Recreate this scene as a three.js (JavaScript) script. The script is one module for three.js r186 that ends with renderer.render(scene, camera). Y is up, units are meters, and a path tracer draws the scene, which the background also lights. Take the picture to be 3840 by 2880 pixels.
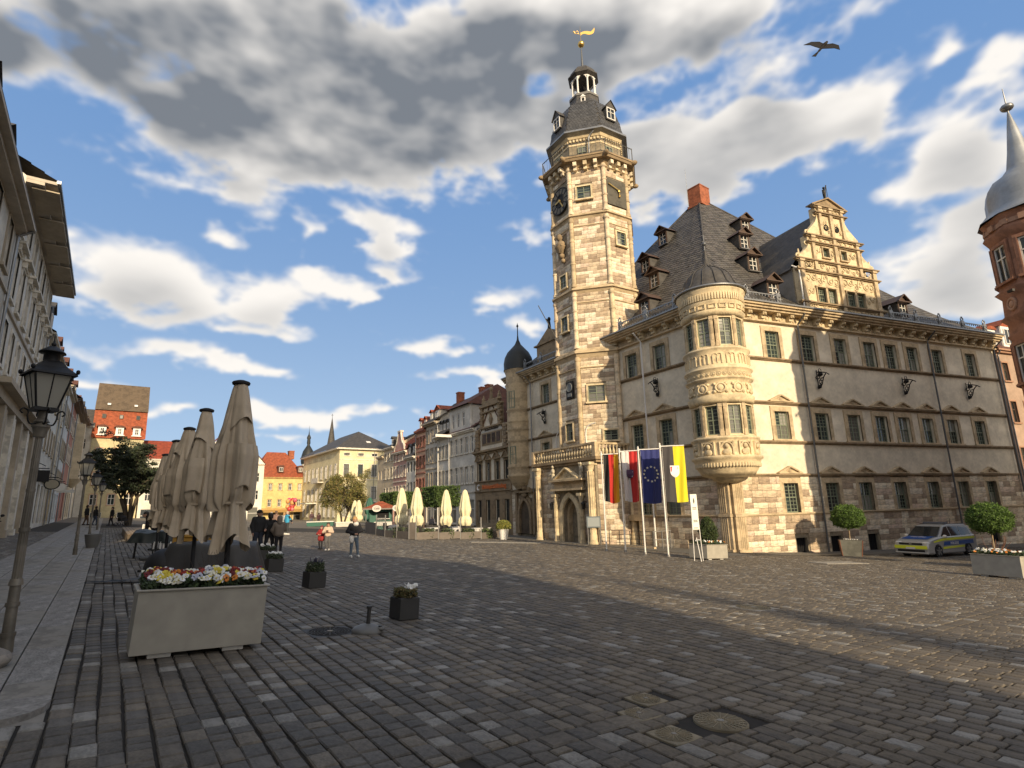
import * as THREE from 'three';
import { mergeGeometries } from 'three/addons/utils/BufferGeometryUtils.js';
import { ImprovedNoise } from 'three/addons/math/ImprovedNoise.js';
import { MarchingCubes } from 'three/addons/objects/MarchingCubes.js';
import { FontLoader } from 'three/addons/loaders/FontLoader.js';
import { TextGeometry } from 'three/addons/geometries/TextGeometry.js';

// ---------------------------------------------------------------- camera, sky, sun, exposure
const scene = new THREE.Scene();
const camera = new THREE.PerspectiveCamera(69.16, 4 / 3, 0.1, 1500);
camera.position.set(0, 1.6, 0);
camera.rotation.set(0.21747, 0, -0.0245);
const renderer = new THREE.WebGLRenderer({ antialias: true });
renderer.toneMapping = THREE.LinearToneMapping;
renderer.toneMappingExposure = 1.5;
renderer.shadowMap.enabled = true;
const SUN_AZ = 26, SUN_EL = 18.5;
const SUN = new THREE.Vector3(Math.sin(SUN_AZ * Math.PI / 180) * Math.cos(SUN_EL * Math.PI / 180), Math.sin(SUN_EL * Math.PI / 180), Math.cos(SUN_AZ * Math.PI / 180) * Math.cos(SUN_EL * Math.PI / 180));
const sun = new THREE.DirectionalLight(new THREE.Color().setRGB(1, 0.80, 0.53), 3.7);
sun.position.copy(SUN).multiplyScalar(200);
sun.castShadow = true; sun.shadow.radius = 1.4; sun.shadow.mapSize.set(4096, 4096);
Object.assign(sun.shadow.camera, { left: -110, right: 110, top: 90, bottom: -60, near: 1, far: 420 });
scene.add(sun); scene.add(sun.target);

const nz = new ImprovedNoise();
function fbm3(x, y, z, o) { let s = 0, a = 0.5; for (let i = 0; i < o; i++) { s += a * nz.noise(x, y, z); x = x * 2.03 + 7.1; y = y * 2.03 + 3.3; z = z * 2.03 + 1.7; a *= 0.5; } return s; }
const clamp = (x, a = 0, b = 1) => Math.min(b, Math.max(a, x));
const sst = (a, b, x) => { const t = clamp((x - a) / (b - a)); return t * t * (3 - 2 * t); };
const mix = (a, b, t) => a + (b - a) * t;
{
  // evening sky: clear blue air with broken cumulus; each row: azimuth, elevation, half width, half height (degrees), greyness, weight
  const CL = [[-37.6,36.1,17.9,6.4,0.8,1],[-20.9,41.4,19.2,6.2,0.75,1],[3.6,45.0,26.3,4.1,0.7,1],[24.4,41.0,16.1,4.3,0.65,0.9],[-27.2,33.6,12.0,4.8,0.6,0.9],[-5.0,37.0,14.8,5.5,0.45,0.9],[-10.4,39.8,15.7,5.6,0.6,1],[28.3,36.4,8.5,3.5,0.55,0.9],[-45.5,35.2,8.5,4.7,0.8,1],[25.4,32.6,11.3,3.8,0.3,0.9],[19.7,31.4,6.6,2.4,0.15,0.8],[42.6,26.4,6.7,4.3,0.2,1],[42.2,33.9,1.8,1.5,0.1,0.7],[46.1,31.7,2.1,1.8,0.15,0.8],[40.2,18.4,6.2,2.9,0.2,0.9],[15.7,31.2,6.3,3.3,0.3,0.8],[37.5,15.7,4.7,1.5,0.2,0.7],[12.8,37.3,11.3,4.6,0.5,0.9],[34.5,31.6,4.4,2.1,0.3,0.7],[43.6,20.7,3.3,2.4,0.25,0.8],[-35.2,20.5,6.4,2.9,0.12,1],[-36.3,17.8,5.9,1.5,0.2,0.9],[-23.8,19.6,4.9,2.4,0.1,1],[-16.3,21.3,2.1,0.9,0.08,0.8],[-20.1,22.4,3.6,1.3,0.08,0.8],[-12.1,23.4,3.7,1.4,0.05,0.8],[-16.1,27.8,4.3,1.7,0.1,0.7],[-12.7,26.8,5.4,1.5,0.15,0.7],[-29.3,25.3,2.4,0.8,0.1,0.6],[-21.6,26.1,1.0,1.7,0.1,0.6],[-31.7,13.8,6.5,1.5,0.12,0.95],[-26.1,16.7,3.4,0.7,0.1,0.8],[-25.9,13.3,3.6,0.7,0.1,0.8],[-31.9,9.1,2.4,0.8,0.2,0.8],[-36.8,10.7,2.8,0.8,0.15,0.7],[-23.6,9.7,2.9,1.0,0.3,0.8],[-18.1,9.2,6.1,1.0,0.3,0.75],[-11.8,9.8,3.2,0.7,0.25,0.7],[-0.6,21.0,3.4,1.6,0.05,0.8],[-8.6,16.6,3.2,0.9,0.08,0.75],[-4.2,16.4,2.7,0.9,0.08,0.75],[1.8,18.3,2.5,1.2,0.05,0.7],[-4.7,13.4,5.8,0.9,0.1,0.75],[0.6,27.5,4.1,1.2,0.1,0.55],[4.8,28.5,3.1,0.8,0.1,0.5],[-23.0,7.2,4.9,0.4,0.1,0.5],[-41.3,21.7,1.5,1.4,0.1,0.7],[-42.6,26.7,1.5,1.3,0.2,0.6]];
  const W = 2048, H = 1024, D = new Float32Array(W * H), G = new Float32Array(W * H), out = new Float32Array(W * H * 4);
  for (let j = H / 2 - 8; j < H; j++) {
    const el0 = ((j + 0.5) / H - 0.5) * 180, ce = Math.cos(el0 * Math.PI / 180), y = Math.sin(el0 * Math.PI / 180);
    for (let i = 0; i < W; i++) {
      const phi = ((i + 0.5) / W - 0.5) * 2 * Math.PI, x = Math.cos(phi) * ce, z = Math.sin(phi) * ce;
      const az0 = Math.atan2(x, -z) * 180 / Math.PI;
      const inF = sst(62, 50, Math.abs(az0)) * sst(58, 48, el0);
      const n1 = fbm3(x * 9, y * 20, z * 9, 7), n2 = fbm3(x * 9 + 31, y * 16 + 5, z * 9, 3);
      const az = az0 + n2 * 6, el = el0 + n1 * 3;
      let f = 0, g = 0, gw = 0;
      if (inF > 0) for (const c of CL) {
        const dx = (az - c[0]) / c[2], dy = (el - c[1]) / c[3], q = dx * dx + dy * dy;
        if (q < 3) { const w = c[5] * Math.exp(-q * 1.25); f = f + w * (1 - f * 0.55); g += w * c[4]; gw += w; }
      }
      // elsewhere the sky goes on as broken cloud of the same kind
      const p = 1 / (y + 0.25), free = clamp(0.58 + 1.5 * fbm3(x * p * 1.7 + 9, z * p * 1.7, 3.3, 3) + sst(20, 60, el0) * 0.2, 0, 1);
      f = mix(free, f, inF); const gg = mix(0.45, gw > 0 ? g / gw : 0, inF);
      const fine = 0.32 - Math.abs(nz.noise(x * 30, y * 55, z * 30)) - 0.5 * Math.abs(nz.noise(x * 61, y * 110, z * 61)), low = fbm3(x * 4.2 + 3, y * 9, z * 4.2 + 8, 3);
      D[j * W + i] = sst(0.20, 0.76, f * (1 - 0.62 * sst(0.06, 0.3, low)) + n1 * 0.66 + fine * 0.22) * sst(0, 3, el0 + 1);
      G[j * W + i] = gg * (0.70 + 1.5 * fbm3(x * 7 + 4, y * 15, z * 7, 4) + 0.6 * low);
    }
  }
  const blur = (A, R) => { const t = new Float32Array(W * H), o = new Float32Array(W * H); for (let j = H / 2 - 10; j < H; j++) for (let i = 0, s = 0; i < W; i++) { if (!i) for (let k = -R; k <= R; k++) s += A[j * W + (k + W) % W]; else s += A[j * W + (i + R) % W] - A[j * W + (i - R - 1 + W) % W]; t[j * W + i] = s / (2 * R + 1); } for (let i = 0; i < W; i++) for (let j = H / 2 - 10; j < H; j++) { let s = 0; for (let k = -R; k <= R; k += 2) s += t[clamp(j + k, 0, H - 1) * W + i]; o[j * W + i] = s / (R + 1); } return o; };
  const B1 = blur(blur(D, 8), 6), B2 = blur(D, 3);
  for (let j = 0; j < H; j++) {
    const el = ((j + 0.5) / H - 0.5) * 180, y = Math.max(0, Math.sin(el * Math.PI / 180)), k = Math.pow(1 - y, 3.2);
    for (let i = 0; i < W; i++) {
      const o = (j * W + i) * 4;
      if (el < -1.2) { out[o] = 0.13; out[o + 1] = 0.12; out[o + 2] = 0.10; out[o + 3] = 1; continue; }
      let r = mix(0.125, 0.47, k), gC = mix(0.258, 0.63, k), b = mix(0.525, 0.80, k);
      const d = D[j * W + i];
      if (d > 0.002) {
        // thick cores and undersides are grey, thin rims and sunward tops white
        const up = B1[Math.min(H - 1, j + 14) * W + i], sh = clamp(G[j * W + i] * 1.28 * sst(0.3, 1, B1[j * W + i]) + sst(0.15, 1, up) * 0.34 * d - 0.05 + 0.25 * (B2[j * W + i] - d));
        const cr = mix(0.86, 0.175, sh), cg = mix(0.83, 0.195, sh), cb = mix(0.79, 0.225, sh), a = Math.min(0.98, d * 1.08);
        r = mix(r, cr, a); gC = mix(gC, cg, a); b = mix(b, cb, a);
      }
      // evening air: the western sky round the low sun is bright and warm
      { const phi = ((i + 0.5) / W - 0.5) * 2 * Math.PI, ce = Math.cos(el * Math.PI / 180), c = Math.cos(phi) * ce * SUN.x + Math.sin(el * Math.PI / 180) * SUN.y + Math.sin(phi) * ce * SUN.z, w = 0.55 * Math.pow(clamp(c), 3) + 1.4 * Math.pow(clamp(c), 24); r += 1.0 * w; gC += 0.80 * w; b += 0.52 * w; }
      out[o] = r * 0.79; out[o + 1] = gC * 0.78; out[o + 2] = b * 0.765; out[o + 3] = 1;
    }
  }
  const t = new THREE.DataTexture(out, W, H, THREE.RGBAFormat, THREE.FloatType);
  t.mapping = THREE.EquirectangularReflectionMapping; t.magFilter = THREE.LinearFilter; t.minFilter = THREE.LinearFilter; t.wrapS = THREE.RepeatWrapping; t.needsUpdate = true;
  scene.background = t; scene.environment = t;
}

// ---------------------------------------------------------------- helpers
let seed = 12345;
const rnd = () => { seed = (seed * 1664525 + 1013904223) >>> 0; return seed / 4294967296; };
const rr = (a, b) => a + (b - a) * rnd();
const pick = a => a[Math.floor(rnd() * a.length)];
const TAU = Math.PI * 2;
const names = new Map();
function numbered(n) { const k = names.get(n) || 0; names.set(n, k + 1); return k ? n + '_' + String(k).padStart(3, '0') : n; }
function sh(o) { o.castShadow = true; o.receiveShadow = true; return o; }
function clean(g) { const h = g.index ? g.toNonIndexed() : g; for (const k of Object.keys(h.attributes)) if (!['position', 'normal', 'uv', 'color'].includes(k)) h.deleteAttribute(k); if (!h.attributes.uv) h.setAttribute('uv', new THREE.Float32BufferAttribute(new Float32Array(h.attributes.position.count * 2), 2)); return h; }
function merge(list) { const l = list.flat(9).filter(Boolean).map(clean); const anyC = l.some(g => g.attributes.color); for (const g of l) if (!anyC) g.deleteAttribute('color'); return l.length === 1 ? l[0] : mergeGeometries(l); }
// surface coordinates in metres, taken from the face's own axes
function uvm(g, s = 1) {
  const p = g.attributes.position, n = g.attributes.normal, u = new Float32Array(p.count * 2);
  for (let i = 0; i < p.count; i += 3) {
    const nx = Math.abs(n.getX(i) + n.getX(i + 1) + n.getX(i + 2)), ny = Math.abs(n.getY(i) + n.getY(i + 1) + n.getY(i + 2)), nzz = Math.abs(n.getZ(i) + n.getZ(i + 1) + n.getZ(i + 2));
    for (let k = i; k < i + 3 && k < p.count; k++) {
      const x = p.getX(k), y = p.getY(k), z = p.getZ(k);
      if (nx > ny && nx > nzz) { u[k * 2] = z * s; u[k * 2 + 1] = y * s; } else if (ny > nzz) { u[k * 2] = x * s; u[k * 2 + 1] = z * s; } else { u[k * 2] = x * s; u[k * 2 + 1] = y * s; }
    }
  }
  g.setAttribute('uv', new THREE.BufferAttribute(u, 2)); return g;
}
function obj(name, geos, mat, parent = scene, keepUv = false) {
  let g = Array.isArray(geos) ? merge(geos) : geos;
  if (Array.isArray(geos) && !keepUv) g = uvm(g);
  const m = sh(new THREE.Mesh(g, mat)); m.name = parent === scene ? numbered(name) : name; parent.add(m); return m;
}
function tag(o, label, category, group) { o.userData.label = label; o.userData.category = category; if (group) o.userData.group = group; return o; }
function thing(name, label, category, p = [0, 0, 0], ry = 0, group) { const o = new THREE.Group(); o.name = numbered(name); o.position.set(...p); o.rotation.y = ry; scene.add(o); return tag(o, label, category, group); }
function struct(name, geos, mat, keep) { const m = obj(name, geos, mat, scene, keep); m.userData.kind = 'structure'; return m; }
function copyOf(o, label, p, ry) { const c = o.clone(); c.name = numbered(o.name.replace(/_\d\d\d$/, '')); c.userData = { ...o.userData, label }; c.position.set(...p); if (ry !== undefined) c.rotation.y = ry; scene.add(c); return c; }
const T = (g, x = 0, y = 0, z = 0) => g.translate(x, y, z);
function bx(w, h, d, x = 0, y = 0, z = 0, ry = 0, rx = 0, rz = 0) { const g = new THREE.BoxGeometry(w, h, d); if (rx) g.rotateX(rx); if (rz) g.rotateZ(rz); if (ry) g.rotateY(ry); return g.translate(x, y, z); }
// box with all edges chamfered (44 triangles)
function cbx(w, h, d, c, x = 0, y = 0, z = 0, ry = 0) {
  const s = new THREE.Shape(), a = w / 2 - c, b = d / 2 - c;
  s.moveTo(-a, -b); s.lineTo(a, -b); s.lineTo(a, b); s.lineTo(-a, b);
  const g = new THREE.ExtrudeGeometry(s, { depth: h - 2 * c, bevelEnabled: true, bevelThickness: c, bevelSize: c, bevelSegments: 1, curveSegments: 1 });
  g.translate(0, 0, -(h - 2 * c) / 2); g.rotateX(-Math.PI / 2); if (ry) g.rotateY(ry); return g.translate(x, y, z);
}
function cy(r0, r1, h, x = 0, y = 0, z = 0, seg = 10, open = false) { return new THREE.CylinderGeometry(r1, r0, h, seg, 1, open).translate(x, y + h / 2, z); }
function sph(r, x = 0, y = 0, z = 0, sx = 1, sy = 1, sz = 1, a = 10, b = 7) { return new THREE.SphereGeometry(r, a, b).scale(sx, sy, sz).translate(x, y, z); }
function lathe(pts, seg = 16, x = 0, y = 0, z = 0, p0 = 0, pl = TAU) { return new THREE.LatheGeometry(pts.map(q => new THREE.Vector2(Math.max(0.0001, q[0]), q[1])), seg, p0, pl).translate(x, y, z); }
function tube(pts, r, seg = 6, n) { const c = new THREE.CatmullRomCurve3(pts.map(p => new THREE.Vector3(...p))); return new THREE.TubeGeometry(c, n || pts.length * 3, r, seg); }
function rod(a, b, r0, r1 = r0, seg = 6) {
  const A = new THREE.Vector3(...a), B = new THREE.Vector3(...b), d = B.clone().sub(A), g = new THREE.CylinderGeometry(r1, r0, d.length(), seg, 1);
  g.applyQuaternion(new THREE.Quaternion().setFromUnitVectors(new THREE.Vector3(0, 1, 0), d.clone().normalize())); return g.translate(...A.add(B).multiplyScalar(0.5).toArray());
}
function poly(pts) { const s = new THREE.Shape(); pts.forEach((p, i) => i ? s.lineTo(p[0], p[1]) : s.moveTo(p[0], p[1])); return s; }
function ext(s, d, bev = 0) { return new THREE.ExtrudeGeometry(s, { depth: d, bevelEnabled: bev > 0, bevelThickness: bev, bevelSize: bev, bevelSegments: 1, curveSegments: 10 }); }
// flat polygon in 3-D (convex), double sided
function face(...p) { const v = []; for (let i = 1; i < p.length - 1; i++) v.push(...p[0], ...p[i], ...p[i + 1]); const g = new THREE.BufferGeometry(); g.setAttribute('position', new THREE.Float32BufferAttribute(v, 3)); g.computeVertexNormals(); return g; }
function tint(g, c) { const n = g.attributes.position.count, a = new Float32Array(n * 3); for (let i = 0; i < n; i++) a.set(c, i * 3); g.setAttribute('color', new THREE.BufferAttribute(a, 3)); return g; }

// tileable noise textures
function vnoise(per, sd) {
  const t = new Float32Array(per * per); let s = sd * 7919 + 17; for (let i = 0; i < t.length; i++) { s = (s * 1664525 + 1013904223) >>> 0; t[i] = s / 4294967296; }
  return (x, y) => { x *= per; y *= per; const xi = Math.floor(x), yi = Math.floor(y), fx = x - xi, fy = y - yi, u = fx * fx * (3 - 2 * fx), v = fy * fy * (3 - 2 * fy), g = (a, b) => t[((b % per + per) % per) * per + ((a % per + per) % per)]; return mix(mix(g(xi, yi), g(xi + 1, yi), u), mix(g(xi, yi + 1), g(xi + 1, yi + 1), u), v); };
}
function fbmT(per, oct, sd) { const l = []; for (let i = 0; i < oct; i++) l.push(vnoise(per << i, sd + i)); return (x, y) => { let s = 0, a = 0.5, q = 0; for (const f of l) { s += a * f(x, y); q += a; a *= 0.55; } return s / q; }; }
function tex(n, fn, srgb, rep = 1) {
  const d = new Uint8Array(n * n * 4);
  for (let j = 0; j < n; j++) for (let i = 0; i < n; i++) { const c = fn(i / n, j / n), o = (j * n + i) * 4; d[o] = clamp(c[0]) * 255; d[o + 1] = clamp(c[1]) * 255; d[o + 2] = clamp(c[2]) * 255; d[o + 3] = 255; }
  const t = new THREE.DataTexture(d, n, n); t.wrapS = t.wrapT = THREE.RepeatWrapping; t.magFilter = THREE.LinearFilter; t.minFilter = THREE.LinearMipmapLinearFilter; t.generateMipmaps = true; if (srgb) t.colorSpace = THREE.SRGBColorSpace; t.repeat.set(rep, rep); t.needsUpdate = true; return t;
}
const fA = fbmT(4, 6, 1), fB = fbmT(8, 5, 9), fC = fbmT(32, 3, 21), fD = fbmT(3, 3, 33);
// grey multipliers (sRGB encoded) for mottling, and height maps for fine relief
const tMottle = tex(512, (x, y) => { const v = 0.92 + 0.24 * (fA(x, y) - 0.5) * 2 * 0.6 + 0.10 * (fC(x, y) - 0.5); return [v, v * 0.995, v * 0.985]; }, true, 0.22);
const tStone = tex(512, (x, y) => { const v = 0.90 + 0.40 * (fB(x, y) - 0.5) + 0.22 * (fC(x, y) - 0.5), w = 0.05 * (fA(x, y) - 0.5); return [v + w, v, v - w]; }, true, 0.6);
const tStoneB = tex(512, (x, y) => { const v = fB(x, y) * 0.6 + fC(x, y) * 0.4; return [v, v, v]; }, false, 0.6);
const tPlasterB = tex(512, (x, y) => { const v = fC(x, y) * 0.7 + fA(x, y) * 0.3; return [v, v, v]; }, false, 0.8);
const tGrime = tex(512, (x, y) => { const a = sst(0.48, 0.72, fB(x, y)), v = 0.96 - 0.13 * a + 0.14 * (fC(x, y) - 0.5); return [v, v * 0.985, v * 0.955]; }, true, 0.35);
const tCloth = tex(256, (x, y) => { const v = 0.93 + 0.10 * (fB(x, y) - 0.5) + 0.05 * Math.sin(x * TAU * 64) * Math.sin(y * TAU * 64); return [v, v, v]; }, true, 1);
const tStoneTop = tex(512, (x, y) => { const v = 0.90 + 0.46 * (fA(x, y) - 0.5) + 0.34 * (fC(x, y) - 0.5); return [v, v, v * 1.0]; }, true, 1);
function std(c, rough = 0.85, o = {}) { const m = new THREE.MeshStandardMaterial({ roughness: rough, metalness: 0, side: THREE.DoubleSide, ...o }); if (Array.isArray(c)) m.color.setRGB(...c); else m.color.set(c); return m; }
const plaster = (c, o = {}) => std(c, 0.92, { map: tMottle, bumpMap: tPlasterB, bumpScale: 0.004, ...o });
const stone = (c, o = {}) => std(c, 0.9, { map: tStone, bumpMap: tStoneB, bumpScale: 0.008, ...o });
const M = {
  iron: std([0.012, 0.012, 0.013], 0.5, { metalness: 0.4 }), ironGrey: std([0.10, 0.10, 0.098], 0.55, { metalness: 0.3, map: tGrime }),
  zinc: std([0.34, 0.35, 0.36], 0.42, { metalness: 0.75, map: tMottle }), lead: std([0.13, 0.135, 0.14], 0.5, { metalness: 0.5 }),
  white: std([0.72, 0.70, 0.66], 0.6), whiteWood: std([0.66, 0.64, 0.58], 0.6), greenFrame: std([0.19, 0.22, 0.155], 0.55), darkFrame: std([0.05, 0.045, 0.04], 0.6), brownFrame: std([0.07, 0.04, 0.025], 0.6),
  glass: new THREE.MeshPhysicalMaterial({ color: new THREE.Color().setRGB(0.022, 0.026, 0.028), roughness: 0.04, metalness: 0, ior: 1.5, specularIntensity: 1, side: THREE.DoubleSide }),
  steel: std([0.26, 0.255, 0.25], 0.5, { metalness: 0.5 }), gold: std([0.72, 0.47, 0.14], 0.28, { metalness: 0.95 }), brass: std([0.5, 0.34, 0.12], 0.4, { metalness: 0.8 }),
  dark: std([0.008, 0.008, 0.009], 0.9), black: std([0.014, 0.014, 0.016], 0.8), wood: std([0.16, 0.10, 0.055], 0.75, { map: tStone }), oak: std([0.045, 0.024, 0.013], 0.6, { map: tStone }),
  verdigris: std([0.05, 0.12, 0.105], 0.6), copperDark: std([0.022, 0.026, 0.026], 0.55, { map: tGrime }),
  sandD: stone([0.33, 0.255, 0.16]), sandL: stone([0.50, 0.405, 0.26]), sandM: stone([0.42, 0.335, 0.21], { map: tGrime }), sandDark: stone([0.17, 0.135, 0.09], { map: tGrime }), mortar: stone([0.30, 0.25, 0.175]),
  brickRed: stone([0.36, 0.115, 0.055]), slate: std([0.072, 0.066, 0.060], 0.66, { map: tStone, bumpMap: tStoneB, bumpScale: 0.006 }),
  tileRed: std([0.34, 0.085, 0.035], 0.85, { map: tStone, bumpMap: tStoneB, bumpScale: 0.01 }), tileBrown: std([0.15, 0.062, 0.04], 0.85, { map: tStone, bumpMap: tStoneB, bumpScale: 0.01 }), tileGrey: std([0.14, 0.105, 0.072], 0.85, { map: tGrime, bumpMap: tStoneB, bumpScale: 0.01 })
};
const glassKinds = [M.glass, M.glass, [0.05, 0.055, 0.05], [0.14, 0.14, 0.125], [0.28, 0.275, 0.25], [0.035, 0.05, 0.05]].map(c => Array.isArray(c) ? new THREE.MeshPhysicalMaterial({ color: new THREE.Color().setRGB(...c), roughness: 0.05, ior: 1.5, side: THREE.DoubleSide }) : c); // bare panes, curtained panes
// ground height: the square falls to the right and away
const gx = x => x > 19 ? 19 + (x - 19) * 0.25 : x < -75 ? -75 : x;
const gy = (x, z) => -0.12 - 0.047 * gx(x) - 0.0165 * clamp(-z, -60, 140);
const TILT = new THREE.Quaternion().setFromUnitVectors(new THREE.Vector3(0, 1, 0), new THREE.Vector3(0.047, 1, -0.0165).normalize());
function tiltOnSlope(o) { o.quaternion.premultiply(TILT); return o; }
// wall axes: rows of buildings follow three lines
const HL = new THREE.Vector2(-0.51980, -0.85429), HR = new THREE.Vector2(0.93259, -0.36094), HS = new THREE.Vector2(-0.58344, -0.81215), NS = new THREE.Vector2(0.81215, -0.58344);
const RYL = -1.02416, RYR = 0.36929, RYS = 2.19374;
const KC = new THREE.Vector3(12.7608, -1.2747, -33.6359);
const onS = (s, t) => [HS.x * s + NS.x * t, HS.y * s + NS.y * t];
// ---------------------------------------------------------------- ground
camera.updateMatrixWorld(); camera.updateProjectionMatrix();
const MG = {
  far: std([0.19, 0.165, 0.13], 0.9, { map: tStoneTop, bumpMap: tStoneB, bumpScale: 0.02 }),
  bed: std([0.026, 0.022, 0.018], 0.97, { map: tStone }),
  slab: std([0.30, 0.285, 0.265], 0.88, { map: tStoneTop, bumpMap: tStoneB, bumpScale: 0.002 }), slab2: std([0.26, 0.25, 0.235], 0.88, { map: tGrime, bumpMap: tStoneB, bumpScale: 0.002 }),
  granite: std([0.36, 0.335, 0.29], 0.85, { map: tStoneTop }), iron: std([0.055, 0.05, 0.045], 0.6, { metalness: 0.5, map: tStone }), brassy: std([0.27, 0.225, 0.15], 0.75, { metalness: 0.1, map: tStone })
};
function sheet(xs, zs, dy) {
  const p = [], u = [], ix = [];
  for (const z of zs) for (const x of xs) { p.push(x, gy(x, z) + dy, z); u.push(x, z); }
  for (let j = 0; j < zs.length - 1; j++) for (let i = 0; i < xs.length - 1; i++) { const a = j * xs.length + i, b = a + 1, c = a + xs.length, d = c + 1; ix.push(a, b, c, b, d, c); }
  const g = new THREE.BufferGeometry(); g.setAttribute('position', new THREE.Float32BufferAttribute(p, 3)); g.setAttribute('uv', new THREE.Float32BufferAttribute(u, 2)); g.setIndex(ix); g.computeVertexNormals();
  if (g.attributes.normal.getY(0) < 0) { g.setIndex(ix.map((v, i) => i % 3 === 1 ? ix[i + 1] : i % 3 === 2 ? ix[i - 1] : v)); g.computeVertexNormals(); } return g;
}
const ground = struct('market_square', sheet([-700, -200, -75, -30, 0, 19, 40, 120, 700], [300, 60, 0, -40, -140, -300, -900], -0.05), MG.far);
const bed = obj('sand_bed', sheet([-75, -30, 0, 19, 40, 52], [12, 0, -20, -40, -62], -0.026), MG.bed, ground);
// one cobble: square stone with broken edges, unit size, top at 0
function cobbleGeo(sd) {
  let q = sd; const r = () => { q = (q * 1664525 + 1013904223) >>> 0; return q / 4294967296 - 0.5; };
  const rim = [[-1, -1], [1, -1], [1, 1], [-1, 1]], O = [], R = [], I = [];
  const mid = [];
  rim.forEach(([a, b]) => { const x = a * 0.5 + r() * 0.035, z = b * 0.5 + r() * 0.035; O.push([x, -0.08, z]); R.push([x, -0.010 + r() * 0.004, z]); I.push([x - a * 0.05 + r() * 0.02, r() * 0.006, z - b * 0.06 + r() * 0.02]); });
  const c = [r() * 0.2, 0.004 + r() * 0.008, r() * 0.2], v = [];
  for (let i = 0; i < 4; i++) { const j = (i + 1) % 4; v.push(O[i], R[j], O[j], O[i], R[i], R[j], R[i], I[j], R[j], R[i], I[i], I[j], I[i], c, I[j]); }
  const g = new THREE.BufferGeometry(); g.setAttribute('position', new THREE.Float32BufferAttribute(v.flat(), 3)); g.computeVertexNormals();
  const u = []; for (const w of v) u.push(w[0] * 0.3 + sd * 0.37, w[2] * 0.3 + sd * 0.61); g.setAttribute('uv', new THREE.Float32BufferAttribute(u, 2)); return g;
}
const cobG = [11, 23, 37, 53, 71, 89].map(cobbleGeo);
const cobTones = [[0.0957, 0.0837, 0.0691], [0.1147, 0.0985, 0.0786], [0.0841, 0.0768, 0.0672], [0.1339, 0.1125, 0.0862], [0.1084, 0.0975, 0.0843], [0.1275, 0.1055, 0.0767], [0.1594, 0.1353, 0.1035], [0.205, 0.193, 0.172], [0.245, 0.232, 0.208]];
const cobMat = cobTones.map(c => std(c, 0.72, { map: tStoneTop, bumpMap: tStoneB, bumpScale: 0.01 }));
const cobInst = std([1, 1, 1], 0.72, { map: tStoneTop, bumpMap: tStoneB, bumpScale: 0.01 });
const MH = [[1.25, -6.07, 0.15], [1.09, -5.63, 0.14], [1.27, -5.14, 0.16], [1.78, -5.49, 0.235], [4.93, -12.4, 0.36], [-2.8, -8.88, 0.33]];
const SEAM = { a: [-0.3, -4.5], d: [Math.sin(52.2 * Math.PI / 180), -Math.cos(52.2 * Math.PI / 180)], len: 24 };
const seamDist = (x, z) => { const dx = x - SEAM.a[0], dz = z - SEAM.a[1], u = dx * SEAM.d[0] + dz * SEAM.d[1]; return u < 0 || u > SEAM.len ? 9 : Math.abs(dx * SEAM.d[1] - dz * SEAM.d[0]); };
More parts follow.
